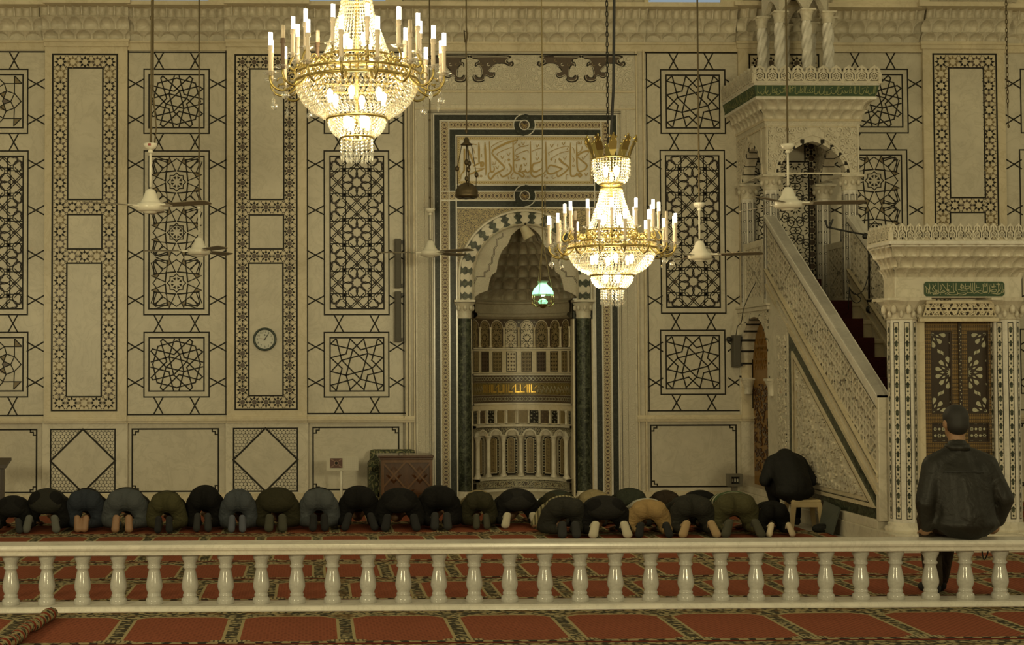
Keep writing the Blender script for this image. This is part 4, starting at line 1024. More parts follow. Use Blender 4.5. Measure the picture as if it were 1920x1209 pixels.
# triangle with green frame and carved scrolls
ik=Ink(x_map(XS),h=.004); sg=lambda y,o:sl_(l2a,l2b,y)+o
yv=[p[0] for p in yz((1481,800),(1488.5,800))]
def tri(ik,yl,o,zb,m,h):
    # y where slope line reaches zb
    yr=l2a[0]+(zb-o-l2a[1])*(l2b[0]-l2a[0])/(l2b[1]-l2a[1]); P=[(yl,zb),(max(yr,yb_),zb),(max(yr,yb_),max(zb,sg(max(yr,yb_),o))),(yl,sg(yl,o))]; ik.poly(P,m,h); return [(yl,zb),(yr,zb),(yl,sg(yl,o))]
tri(ik,yv[0],-.225,.245,0,.003); T2=tri(ik,yv[1],-.345,.345,1,.0045); pb(ik.mb,'green_frame',[M['green'],M['marble']])
mb=MB(); T=T2; 
def offs(T,d): 
    c=((T[0][0]+T[1][0]+T[2][0])/3,(T[0][1]+T[1][1]+T[2][1])/3); return [(c[0]+(p[0]-c[0])*(1-d),c[1]+(p[1]-c[1])*(1-d)) for p in T]
for i in range(3):
    for d,t in ((0,.022),(.10,.014)):
        A,B=offs(T,d),offs(T,d+.07); j=(i+1)%3; slabx(mb,[A[i],A[j],B[j],B[i]],XS-t,XS)
pb(mb,'triangle_frame',[M['marble_trim']])
C=offs(T,.19); mb=MB(); slabx(mb,C,XS-.008,XS); pb(mb,'triangle_field',[M['marble']])
ik=Ink(x_map(XS-.008),h=0.,depth=.022); scrolls(ik,C,.062,.021,0,4); pb(ik.mb,'carved_scrolls',[M['marble']])
ik=Ink(x_map(XS-.014),h=.0095); ik.path(offs(T,.085),.007,0,True); pb(ik.mb,'thin_line',INK)
# carved strip and pilaster beside the side door
ys=[p[0] for p in yz((1444.5,800),(1461,800),(1480,800))]
mb=MB(); slabx(mb,[(ys[1],.235),(ys[2],.235),(ys[2],sg(ys[2],-.1)),(ys[1],sg(ys[1],-.1))],XS-.018,XS); pb(mb,'carved_strip',[M['carved_fine']])
ik=Ink(x_map(XS-.018),h=0,depth=.012); scrolls(ik,[(ys[1]-.03,.3),(ys[2]+.03,.3),(ys[2]+.03,2.),(ys[1]-.03,2.)],.055,.018,0,8); pb(ik.mb,'carved_scrolls',[M['marble']])
# base of the kiosk with the side door
zsp,zap,zfl=1.52,2.24,2.38; y0d,y1d=-.03,ys[0]; ym=(y0d+y1d)/2; hw=(y0d-y1d)/2
def parch(k,n=16,hw=hw,zs=zsp,za=zap,c=ym):
    "pointed arch outline, k from 0 (right foot) to 2n (left foot)"
    t=abs(k-n)/n; x=hw*math.sin(t*PI/2)**.85 if t>0 else 0; z=zs+(za-zs)*(1-t**1.75)
    return (c+(x if k<n else -x)*-1,z)
mb=MB(); outer_top=[(y0d+.03,zfl),(ys[1],zfl)]
A=[parch(k) for k in range(33)]           # from one foot to the other
A.sort(key=lambda p:-p[0])
def arch_wall(mb,A,top,fn,th,m=0):
    "wall above an arch: fn(u,v,d) maps, th thickness"
    for i in range(len(A)-1):
        a,b=A[i],A[i+1]; P=[a,b,(b[0],top),(a[0],top)]
        f=[fn(u,v,0) for u,v in P]; g=[fn(u,v,th) for u,v in P]; mb.add(f+g,[(0,1,2,3),(4,5,6,7),(0,1,5,4),(3,2,6,7)],m)
fx=lambda u,v,d:V((XS-.004+d,u,v))
arch_wall(mb,A,zfl-.02,fx,.20)
mb.box(XS-.004,XS+.2,y1d,ys[1],.2351,zfl-.02); mb.box(XS-.004,XS+.2,y0d,-.001,.2351,zfl-.02)
pb(mb,'kiosk_base',[M['marble']])
mb=MB(); mb.box(XS+.19,XS+.9,YFK+.1,-.002,.2,zfl-.05); pb(mb,'door_recess',[M['marble_trim']])
sd=pe('side_door'); mb=MB(); P=[(y0d-.005,.235)]+[(p[0],p[1]) for p in A]+[(y1d+.005,.235)]; mb.prism([(XS+.15,y,z) for y,z in P],(.035,0,0)); mb.build('door_leaf',[M['wood_door']],sd)
ik=Ink(x_map(XS+.15),h=0.,depth=.012)
q=[(y0d-.08,1.62),(y1d+.08,1.62),(y1d+.12,1.95),(ym,2.12),(y0d-.12,1.95)]; lattice(ik,q,.16,.022); ik.build('door_lattice',[M['wood_door']],sd)
ik=Ink(x_map(XS+.15),h=0.,depth=.010); scrolls(ik,[(y0d-.08,.4),(y1d+.08,.4),(y1d+.08,1.45),(y0d-.08,1.45)],.07,.02,0,21); ik.build('door_carving',[M['wood']],sd)
# carved jamb with twisted vine, capitals, lobed voussoirs
mb=MB()
for k in range(9):
    zc_=.32+.135*k; mb.ring((XS+.11,y0d-.012,zc_),.048,.012,14,5); 
mb2=MB()
for v in mb.v: mb2.v.append((v[0],y0d-.012-(v[2]-(.32+.135*round((v[2]-.32)/.135)))*.6,.32+.135*round((v[2]-.32)/.135)+(v[1]-(y0d-.012))*1.35))
mb2.f,mb2.m,mb2.sm=mb.f,mb.m,mb.sm
pb(mb2,'jamb_carving',[M['marble']])
for yy,dx in ((y0d-.02,.09),(y1d+.0,.05),(ys[0]-.1,.0)):
    mb=MB(); mb.lathe([(.05,0),(.055,.02),(.05,.03),(.055,.10),(.075,.15),(.085,.18)],(XS+dx,yy,1.32),10,flute=lambda i,z:.12*math.cos(i*PI/2.5) if z>.05 else 0); mb.bbox(XS+dx-.085,XS+dx+.085,yy-.07,yy+.07,1.49,1.52,.005); pb(mb,'small_capital',[M['marble']])
ik=Ink(x_map(XS),h=.003)
NV=7
for s in (0,1):
    for k in range(NV):
        t0,t1=k*16/NV,(k+1)*16/NV; i0=lambda t:parch(t if s==0 else 32-t)
        a,b=i0(t0),i0(t1); c=((a[0]+b[0])/2,(a[1]+b[1])/2); ang_=math.atan2(b[1]-a[1],b[0]-a[0]); L_=math.hypot(b[0]-a[0],b[1]-a[1])
        sgn=1 if (s==0)==(b[0]<a[0]) else -1
        out=(c[0]-ym,c[1]-zsp); nrm=(-math.sin(ang_),math.cos(ang_))
        if nrm[0]*out[0]+nrm[1]*(out[1]+.2)<0: nrm=(-nrm[0],-nrm[1])
        for j in range(8):
            f0,f1=PI*j/8,PI*(j+1)/8
            e=lambda f:(c[0]-math.cos(f)*(b[0]-a[0])/2+nrm[0]*math.sin(f)*.07,c[1]-math.cos(f)*(b[1]-a[1])/2+nrm[1]*math.sin(f)*.07)
            ik.line(e(f0),e(f1),.010,0)
pb(ik.mb,'lobed_outline',INK)
for k in (0.2,2.3,4.6,6.9,9.2,11.5,13.6):
    for a in (parch(32-k),parch(k)):
        mb=MB(); mb.box(XS-.008,XS+.2,a[0]-.012,a[0]+.012,a[1]-.012,a[1]+.012); pb(mb,'dark_joint',INK)
ik=Ink(x_map(XS),h=0.,depth=.012); scrolls(ik,[(y1d+.02,zfl-.3),(ys[0]+.02,zfl-.08),(y1d+.35,zfl-.06),(y1d+.30,zfl-.14)],.04,.014,0,3); scrolls(ik,[(-.03,zfl-.3),(-.03,zfl-.06),(-.35,zfl-.06)],.04,.014,0,6); pb(ik.mb,'carved_scrolls',[M['marble']])
mb=MB(); mb.bbox(XS-.05,XR+.02,YFK-.12,0,zfl-.03,zfl,.008); mb.bbox(XS-.03,XS+.05,YFK-.1,0,zfl-.075,zfl-.03,.006); pb(mb,'kiosk_floor',[M['marble']])
# kiosk columns
kx=(XS+.085,XR-.085); ky=(YFK+.085,-.14); ZC0,ZC1=3.68,3.86
for ci,(x,y) in enumerate(((kx[0],ky[0]),(kx[1],ky[0]),(kx[0],ky[1]),(kx[1],ky[1]))):
    c=pe('kiosk_column'); mb=MB(); r=.083; zb=zfl
    mb.lathe([(r/math.cos(PI/8),0),(r/math.cos(PI/8),ZC0-zb)],(x,y,zb),8,a0=PI/8,a1=PI/8+2*PI,smooth=False); mb.build('shaft',[M['marble_white']],c)
    ik=MB()
    for k in (3,4,5,6,7):
        a=PI/4*k; nx_,ny_=math.cos(a),math.sin(a); tx_,ty_=-ny_,nx_
        def fm2(u,v,h=0.): return V((x+nx_*(r+.001+h)+tx_*u,y+ny_*(r+.001+h)+ty_*u,v))
        kk=Ink(fm2,h=.001); w_=.019
        kk.path([(-w_,zb+.06),(w_,zb+.06),(w_,ZC0-.05),(-w_,ZC0-.05)],.006,0,True)
        for j in range(9):
            z=zb+.12+j*.13
            if z<ZC0-.1: kk.annulus((0,z),.010,.016,0,8); kk.line((-.004,z+.02),(-.004,z+.11),.004,0); kk.line((.008,z+.02),(.008,z+.11),.003,1)
        b=len(ik.v); ik.v+=kk.mb.v; ik.f+=[[b+i for i in f] for f in kk.mb.f]; ik.m+=kk.mb.m; ik.sm+=kk.mb.sm
    ik.build('inlay_strip',INK,c)
    mb=MB(); mb.lathe([(.085,0),(.092,.012),(.085,.03),(.09,.08),(.12,.14),(.135,.155)],(x,y,ZC0),16,flute=lambda i,z:.10*math.cos(i*PI/2) if z>.04 else 0); mb.bbox(x-.13,x+.13,y-.12,y+.12,ZC1-.03,ZC1,.006)
    for k in range(8): a=PI/4*k; mb.ball((x+.105*math.cos(a),y+.105*math.sin(a),ZC0+.09),(.024,.024,.035),6,4)
    mb.build('capital',[M['marble']],c)
# arches of the kiosk
ZA,ZT=4.22,4.44
def karch(k,n,hw,c): 
    t=abs(k-n)/n; x=hw*math.sin(t*PI/2)**.85; z=ZC1+(ZA+.02-ZC1)*(1-t**1.28); return (c+(-x if k<n else x),z)
def kiosk_arch(name,fn,c,hw,u0,u1,inkmap,th):
    A=sorted([karch(k,14,hw,c) for k in range(29)]); mb=MB(); arch_wall(mb,A,ZT,fn,th)
    for a,b in ((u0,A[0][0]),(A[-1][0],u1)): 
        P=[(a,ZC1),(b,ZC1),(b,ZT),(a,ZT)]; f=[fn(u,v,0) for u,v in P]; g=[fn(u,v,th) for u,v in P]; mb.add(f+g,[(0,1,2,3),(4,5,6,7),(0,1,5,4),(1,2,6,5),(2,3,7,6),(3,0,4,7)])
    o=pb(mb,name,[M['marble']])
    ik=Ink(inkmap,h=.0,depth=.014)
    n=len(A); 
    for s in (0,1):
        poly=[(u0+.03,ZC1+.03),(u0+.03,ZT-.03),(c-.05,ZT-.03),(c-hw*.55,ZC1+.30),(c-hw-.045,ZC1+.1)] if s==0 else [(u1-.03,ZC1+.03),(u1-.03,ZT-.03),(c+.05,ZT-.03),(c+hw*.55,ZC1+.30),(c+hw+.045,ZC1+.1)]
        scrolls(ik,poly,.042,.016,0,5+s)
    for i in range(n-1):
        e=lambda p:(c+(p[0]-c)*1.13,ZC1+(p[1]-ZC1)*1.2); ik.line(e(A[i]),e(A[i+1]),.018,0)
    ik.rect(u0+.015,ZC1+.01,u1-.015,ZT-.015,.018); ik.build('spandrel_carving',[M['marble']],o)
    for k in (1,3.5,6.5,9.5,12,16,18.5,21.5,24.5,27):
        dk=MB(); p=karch(k,14,hw,c); q=(c+(p[0]-c)*1.09,ZC1+(p[1]-ZC1)*1.09)
        for (u,v,s) in ((q[0],q[1],.022),):
            P=[(u-s,v-s),(u+s,v-s),(u+s,v+s),(u-s,v+s)]; f=[fn(a,b,-.004) for a,b in P]; g=[fn(a,b,.01) for a,b in P]; dk.add(f+g,[(0,1,2,3),(0,1,5,4),(1,2,6,5),(2,3,7,6),(3,0,4,7)])
        P=[(p[0]-.012,p[1]-.006),(p[0]+.012,p[1]-.006),(q[0]+.01,q[1]),(q[0]-.01,q[1])]; f=[fn(a,b,-.003) for a,b in P]; dk.add(f,[(0,1,2,3)])
        P=[(p[0]-.014,p[1]-.012),(p[0]+.014,p[1]+.012)]; f=[fn(P[0][0],P[0][1],-.003),fn(P[1][0],P[1][1],-.003),fn(P[1][0],P[1][1],th+.003),fn(P[0][0],P[0][1],th+.003)]; dk.add([p_-V((0,0,.003)) for p_ in f],[(0,1,2,3)]); dk.build('dark_joint',INK,o)
    return o
cx=(XS+XR)/2; hwk=.385
kiosk_arch('kiosk_arch',lambda u,v,d:V((u,YFK+d,v)),cx,hwk,XS,XR,y_map(YFK),.13)
cy_=(YFK-.06)/2
kiosk_arch('kiosk_arch',lambda u,v,d:V((XS+.002+d,u,v)),cy_,.37,YFK+.131,-.001,x_map(XS+.002),.13)
kiosk_arch('kiosk_arch',lambda u,v,d:V((XR-.132+d,u,v)),cy_,.37,YFK+.131,-.001,x_map(XR-.132),.13)
mb=MB(); mb.box(XS+.1,XR-.1,YFK+.1,-.002,ZT-.04,ZT); pb(mb,'kiosk_ceiling',[M['niche_stone']])
# star panel at the back of the kiosk
ik=Ink(y_map(-.085),h=.002); x0,x1=XS+.15,XR-.235
ik.poly([(x0,zfl),(x1,zfl),(x1,4.15),(x0,4.15)],4,.0002); ik.clip=[(x0,zfl),(x1,zfl),(x1,4.15),(x0,4.15)]
for i in range(-1,4):
    for j in range(8):
        c=(x0+.17+i*.36+(.18 if j%2 else 0),zfl+.12+j*.27); ik.star(c,.035,.085,10,.011,0)
        for k in range(10):
            a=2*PI*k/10; q=(c[0]+.15*math.cos(a),c[1]+.15*math.sin(a)); ik.path([(q[0]+.043*math.cos(a+t*2*PI/6),q[1]+.043*math.sin(a+t*2*PI/6)) for t in range(6)],.011,0,True); ik.disc(q,.010,1,7)
ik.clip=None; ik.path([(x0,zfl),(x1,zfl),(x1,4.15),(x0,4.15)],.02,0,True)
pb(ik.mb,'star_panel',INK)
# parapets between the columns
for X0,sx in ((XS,-1),(XR-.07,-1)):
    mb=MB(); a,b=YFK+.17,-.22
    for z0,z1 in ((zfl,zfl+.09),(3.05,3.13)): mb.bbox(X0,X0+.07,a,b,z0,z1,.006)
    mb.box(X0+.04,X0+.055,a,b,zfl+.09,3.05); mb.box(X0,X0+.07,a,a+.05,zfl,3.05); mb.box(X0,X0+.07,b-.05,b,zfl,3.05); o=pb(mb,'parapet',[M['marble']])
    ik=Ink(x_map(X0+.04),h=0.,depth=.03); lattice(ik,[(a+.05,zfl+.09),(b-.05,zfl+.09),(b-.05,3.05),(a+.05,3.05)],.13,.018,0,math.radians(30)); ik.build('pierced_screen',[M['marble']],o)
# canopy
def flare(mb,p0,p1,q0,q1,cells,m=0,tiers=2,nz=28):
    "leaning face with stalactite cells; p bottom edge, q top edge"
    p0,p1,q0,q1=map(V,(p0,p1,q0,q1)); nr=(p1-p0).cross(q0-p0).normalized(); flat=V((0,0,q0.z-p0.z)); h=(q0-p0)-flat
    def fn(i,j):
        k=min(tiers-1,int(j*tiers)); f=j*tiers-k; s=(i*cells*(1 if k==0 else 1)+(.5 if k%2 else 0))%1-.5
        g=(k+f**2.5)/tiers; b=p0.lerp(p1,i); t=q0.lerp(q1,i); pt=V((b.x+(t.x-b.x)*g,b.y+(t.y-b.y)*g,b.z+(t.z-b.z)*j))
        arch=max(0,1-(abs(s)/.45)**2-(max(0,f-.25)/.7)**2); dd=-.035*math.sqrt(arch)+.012*(1-min(1,abs(abs(s)-.5)/.1))*f
        hn=V((nr.x,nr.y,0)).normalized(); return pt+hn*dd
    mb.grid(fn,cells*8,nz,m,smooth=False)
fl0=.0; 
def rectc(f): return (XS-f,XR+f,YFK-f)
def hoop(mb,f0,f1,z0,z1,m=0):
    "left, front and right faces of a band that leans from offset f0 to f1"
    a,b=rectc(f0),rectc(f1)
    P=[(a[0],0,z0),(a[0],a[2],z0),(a[1],a[2],z0),(a[1],0,z0)]; Q=[(b[0],0,z1),(b[0],b[2],z1),(b[1],b[2],z1),(b[1],0,z1)]
    mb.add(P+Q,[(i,i+1,5+i,4+i) for i in range(3)]+[(0,1,2,3)[::-1],(4,5,6,7)],m)
mb=MB(); hoop(mb,.012,.012,4.40,4.415); hoop(mb,.02,.03,4.47,4.495); pb(mb,'canopy_moulding',[M['marble_trim']])
mb=MB(); hoop(mb,.008,.012,4.415,4.47); pb(mb,'carved_band',[M['carved_fine']])
mb=MB(); a,b=rectc(.03),rectc(.15); z0,z1=4.495,4.70
flare(mb,(a[0],0,z0),(a[0],a[2],z0),(b[0],0,z1),(b[0],b[2],z1),8); flare(mb,(a[0],a[2],z0),(a[1],a[2],z0),(b[0],b[2],z1),(b[1],b[2],z1),9); flare(mb,(a[1],a[2],z0),(a[1],0,z0),(b[1],b[2],z1),(b[1],0,z1),8)
pb(mb,'canopy_stalactites',[M['marble']])
mb=MB(); hoop(mb,.15,.155,4.70,4.73); hoop(mb,.175,.19,4.855,4.885); pb(mb,'canopy_moulding',[M['marble_white']])
ib=pe('inscription_band'); mb=MB(); hoop(mb,.145,.175,4.73,4.855); mb.build('green_band',[M['green_panel']],ib)
def squiggle(ik,u0,u1,z0,z1,seed,w,m=0):
    rr=random.Random(seed); u=u1; h=z1-z0
    while u>u0+h*.15:
        t=rr.random()
        if t<.34: ik.line((u,z0+h*rr.uniform(.25,.4)),(u+h*rr.uniform(-.04,.06),z1-h*.08),w,m); u-=h*rr.uniform(.10,.2)
        elif t<.68:
            r=h*rr.uniform(.16,.28); zc2=z0+h*rr.uniform(.3,.5); ik.pen([(u,zc2+r*.6),(u-r*.2,zc2-r*.5),(u-r*1.1,zc2-r*.9),(u-r*1.9,zc2-r*.3),(u-r*2.1,zc2+r*.5)],[w*.6,w,w*1.15,w,w*.5],m); u-=r*rr.uniform(1.2,1.9)
        elif t<.85: ik.pen([(u,z0+h*.75),(u-h*.12,z0+h*.55),(u,z0+h*.36),(u-h*.25,z0+h*.3)],[w*.6,w,w,w*.6],m); u-=h*.25
        else: ik.line((u-h*.35,z0+h*.7),(u,z0+h*.86),w*.7,m); ik.disc((u-h*.1,z0+h*.55),w*.7,m,4); u-=h*.12
        if rr.random()<.4: ik.disc((u+rr.uniform(-.1,.1)*h,z0+h*rr.choice((.12,.6,.88))),w*.6,m,4)
ff=lambda u,v,h=0.: V((u,YFK-.145-.03*(v-4.73)/.125-h,v))
ik=Ink(ff,h=.002); squiggle(ik,XS-.13,XR+.13,4.738,4.848,3,.0075); ik.rect(XS-.14,4.735,XR+.14,4.851,.003); ik.build('lettering',[M['script_gilt']],ib)
fl2=lambda u,v,h=0.: V((XS-.145-.03*(v-4.73)/.125-h,u,v))
ik=Ink(fl2,h=.002); squiggle(ik,YFK-.12,-.02,4.738,4.848,9,.0075); ik.build('lettering',[M['script_gilt']],ib)
def merlons(fn_ink,u0,u1,z0,h,n):
    "pierced cresting: row of pointed leaves"
    w=(u1-u0)/n
    for k in range(n):
        c=u0+w*(k+.5)
        for s in (1,-1): fn_ink.path([(c+s*w*.5,z0),(c+s*w*.5,z0+h*.55),(c+s*w*.36,z0+h*.66),(c+s*w*.3,z0+h*.84),(c,z0+h)],w*.15)
        fn_ink.annulus((c,z0+h*.40),w*.26,w*.36,0,10)
        for j in range(8): a=PI/4*j; fn_ink.line((c+w*.10*math.cos(a),z0+h*.40+w*.10*math.sin(a)),(c+w*.30*math.cos(a),z0+h*.40+w*.30*math.sin(a)),w*.055)
        fn_ink.annulus((c,z0+h*.40),w*.07,w*.12,0,8)
        fn_ink.line((c-w*.5,z0+h*.04),(c+w*.5,z0+h*.04),h*.1); fn_ink.line((c,z0+h*.62),(c,z0+h*.95),w*.14); fn_ink.path([(c-w*.42,z0+h*.12),(c-w*.22,z0+h*.3)],w*.1); fn_ink.path([(c+w*.42,z0+h*.12),(c+w*.22,z0+h*.3)],w*.1)
        fn_ink.path([(c-w*.34,z0+h*.66),(c-w*.1,z0+h*.72)],w*.08); fn_ink.path([(c+w*.34,z0+h*.66),(c+w*.1,z0+h*.72)],w*.08)
c=rectc(.19)
ik=Ink(y_map(c[2]+.03),h=0.,depth=.03); merlons(ik,c[0],c[1],4.885,.185,10); pb(ik.mb,'cresting',[M['marble']])
for X in (c[0]+.03,c[1]): ik=Ink(x_map(X),h=0.,depth=.03); merlons(ik,c[2],0.,4.885,.185,9); pb(ik.mb,'cresting',[M['marble']])
# lantern on twisted columns
lc=(XS+.53,-.62); rL=.40
mb=MB(); mb.lathe([(rL+.1,0),(rL+.1,.03),(rL+.06,.05)],(lc[0],lc[1],4.885),8,a0=PI/8,a1=PI/8+2*PI,smooth=False); mb.lathe([(0.01,.05),(rL+.06,.05)],(lc[0],lc[1],4.885),8,a0=PI/8,a1=PI/8+2*PI,smooth=False); pb(mb,'lantern_base',[M['marble']])
for k in range(8):
    a=-PI/2+PI/4*k; x,y=lc[0]+rL*math.cos(a),lc[1]+rL*math.sin(a); c=pe('lantern_column')
    mb=MB(); mb.lathe([(.052,.03+.72*j/40) for j in range(41)],(x,y,4.905),32,twist=lambda z:z*9,flute=lambda i,z:.17*math.cos(i*PI/4)); mb.build('twisted_shaft',[M['marble_white']],c)
    mb=MB(); mb.lathe([(.055,0),(.062,.02),(.058,.04),(.075,.10),(.085,.12)],(x,y,5.655),12); mb.bbox(x-.085,x+.085,y-.085,y+.085,5.77,5.79,.004); mb.build('capital',[M['marble']],c)
    b=-PI/2+PI/4*(k+1); x2,y2=lc[0]+rL*math.cos(b),lc[1]+rL*math.sin(b)
    mb=MB(); P0,P1=V((x,y,0)),V((x2,y2,0)); 
    A=[]; 
    for j in range(13):
        t=(j-6)/6; A.append((.5+.5*t*.82,5.79+.16*(1-abs(t)**1.7)))
    arch_wall(mb,[(0,5.79)]+A+[(1,5.79)],6.06,lambda u,v,d:P0.lerp(P1,u)*1.0+V((0,0,v))+V((lc[0],lc[1],0)).lerp(P0.lerp(P1,u),0)*0+((V((lc[0],lc[1],0))-P0.lerp(P1,u)).normalized()*d),.07); pb(mb,'lantern_arch',[M['carved_fine']])
mb=MB(); mb.lathe([(rL+.02,0),(rL+.1,.06),(rL+.06,.1),(rL*.9,.35),(rL*.4,.75),(.02,1.0)],(lc[0],lc[1],6.06),16); pb(mb,'lantern_dome',[M['marble']])
# stairs
NS=10; ys0,ys1=YG+.32,YFK-.02
for k in range(NS):
    z=.235+(zfl-.235)*(k+1)/NS; y=ys0+(ys1-ys0)*k/NS; y2=ys0+(ys1-ys0)*(k+1)/NS
    mb=MB(); mb.bbox(XS+.13,XR-.13,y-.015,y2+.01,z-.05,z,.006); mb.box(XS+.13,XR-.13,y,y2,max(.16,z-.3),z-.05); pb(mb,'stair_step',[M['marble_trim']])
mb=MB(); mb.bbox(XS+.2,XR-.2,-.42,-.1,zfl,zfl+.3,.02); o=pb(mb,'preacher_seat',[M['marble']])
run=MB()
for k in range(NS):
    z=.235+(zfl-.235)*(k+1)/NS+.002; y=ys0+(ys1-ys0)*k/NS; y2=ys0+(ys1-ys0)*(k+1)/NS; zp=.235+(zfl-.235)*k/NS+.002
    run.box(XS+.24,XR-.24,y-.026,y2-.012,z,z+.012); run.box(XS+.24,XR-.24,y-.028,y-.016,zp+.012,z+.012)
run.box(XS+.24,XR-.24,ys1-.012,-.43,zfl+.002,zfl+.014); run.box(XS+.22,XR-.22,-.44,-.425,zfl+.01,zfl+.31); run.box(XS+.22,XR-.22,-.44,-.1,zfl+.302,zfl+.316)
M['runner']=cloth('maroon_runner',(.055,.012,.010),.9,.4)
tag(run.build('stair_carpet',[M['runner']]),'dark maroon carpet running up the marble pulpit stairs','carpet')
# ---- gate
gpx=[(XS+.165,YG+.12),(6.29,YG+.12)]
for x,y in gpx:
    c=pe('gate_pillar'); r=.118; zb,zt=.245,2.07
    mb=MB(); mb.lathe([(r/math.cos(PI/8),zb),(r/math.cos(PI/8),zt)],(x,y,0),8,a0=PI/8,a1=PI/8+2*PI,smooth=False); mb.build('shaft',[M['marble_white']],c)
    allmb=MB()
    for k in (3,4,5,6,7):
        a=PI/4*k; nx_,ny_=math.cos(a),math.sin(a); tx_,ty_=-ny_,nx_
        kk=Ink(lambda u,v,h=0.:V((x+nx_*(r+.001+h)+tx_*u,y+ny_*(r+.001+h)+ty_*u,v)),h=.001); w_=.026
        kk.poly([(-w_,zb+.03),(w_,zb+.03),(w_,zt-.02),(-w_,zt-.02)],0,.0004); kk.poly([(-w_+.007,zb+.037),(w_-.007,zb+.037),(w_-.007,zt-.027),(-w_+.007,zt-.027)],4,.0007)
        n=14; hh=(zt-zb-.08)/n
        for j in range(n):
            z=zb+.04+hh*(j+.5)
            kk.poly([(0,z+hh*.36),(.013,z+hh*.26),(.013,z-hh*.04),(0,z-hh*.14),(-.013,z-hh*.04),(-.013,z+hh*.26)],6)
            kk.disc((0,z-hh*.33),.0105,6,6,a0=PI/6)
            for s in (1,-1):
                for q in (.22,-.5): kk.poly([(s*.018,z+hh*q),(s*.012,z+hh*(q-.05)),(s*.018,z+hh*(q-.1))],0)
        b=len(allmb.v); allmb.v+=kk.mb.v; allmb.f+=[[b+i for i in f] for f in kk.mb.f]; allmb.m+=kk.mb.m; allmb.sm+=kk.mb.sm
    allmb.build('mosaic_strip',INK+[M['green']],c)
    mb=MB(); mb.bbox(x-.2,x+.2,y-.17,y+.17,0,.16,.008); mb.lathe([(.17,.16),(.175,.18),(.165,.205),(.14,.215),(.145,.235),(.128,.247)],(x,y,0),16); mb.build('base',[M['marble']],c)
    mb=MB(); mb.lathe([(.125,0),(.135,.012),(.125,.03),(.13,.07),(.17,.13),(.215,.17),(.22,.2)],(x,y,zt),8,a0=PI/8,a1=PI/8+2*PI,smooth=False); mb.bbox(x-.2,x+.2,y-.19,y+.19,zt+.175,zt+.2,.005)
    for k in range(3,8):
        a=PI/4*k; mb.ball((x+.165*math.cos(a),y+.165*math.sin(a),zt+.095),(.024,.024,.045),8,6); mb.ball((x+.14*math.cos(a+PI/8),y+.14*math.sin(a+PI/8),zt+.055),(.02,.02,.035),8,6)
    mb.build('capital',[M['marble']],c)
g0,g1=XS+.06,6.40
mb=MB(); mb.bbox(g0,g1,YG-.0,YG+.26,2.27,2.46,.006); pb(mb,'gate_lintel',[M['marble']])
mb=MB(); za,zb=2.44,2.735; fo=.13
flare(mb,(g0,YG+.26,za),(g0,YG,za),(g0-fo,YG+.30,zb),(g0-fo,YG-.24,zb),4,tiers=3); flare(mb,(g0,YG,za),(g1,YG,za),(g0-fo,YG-.24,zb),(g1+fo,YG-.24,zb),11,tiers=3); flare(mb,(g1,YG,za),(g1,YG+.26,za),(g1+fo,YG-.24,zb),(g1+fo,YG+.3,zb),4,tiers=3)
pb(mb,'gate_stalactites',[M['marble']])
mb=MB(); mb.bbox(g0-fo-.01,g1+fo+.01,YG-.25,YG+.3,2.735,2.765,.006); mb.bbox(g0-fo+.01,g1+fo-.01,YG-.23,YG+.3,2.715,2.74,.004); pb(mb,'gate_cornice',[M['marble_white']])
ik=Ink(y_map(YG-.20),h=0.,depth=.03); merlons(ik,g0-fo,g1+fo,2.765,.15,19); pb(ik.mb,'gate_cresting',[M['marble']])
for X in (g0-fo+.03,g1+fo): ik=Ink(x_map(X),h=0.,depth=.03); merlons(ik,YG-.23,YG+.3,2.765,.15,5); pb(ik.mb,'gate_cresting',[M['marble']])
dg=lambda px,py,dy=0.: (lambda p:(p.x,p.z))(at(px,py,DW+YG+dy))
pq=pe('green_plaque'); a=dg(1732,528); b=dg(1883,555.5); mb=MB(); cch=.02
P=[(a[0]+cch,a[1]),(b[0]-cch,a[1]),(b[0],a[1]-cch),(b[0],b[1]+cch),(b[0]-cch,b[1]),(a[0]+cch,b[1]),(a[0],b[1]+cch),(a[0],a[1]-cch)]
mb.prism([(x,YG-.008,z) for x,z in P],(0,.006,0)); mb.build('plaque_plate',[M['green_panel']],pq)
ik=Ink(y_map(YG-.009),h=.001)
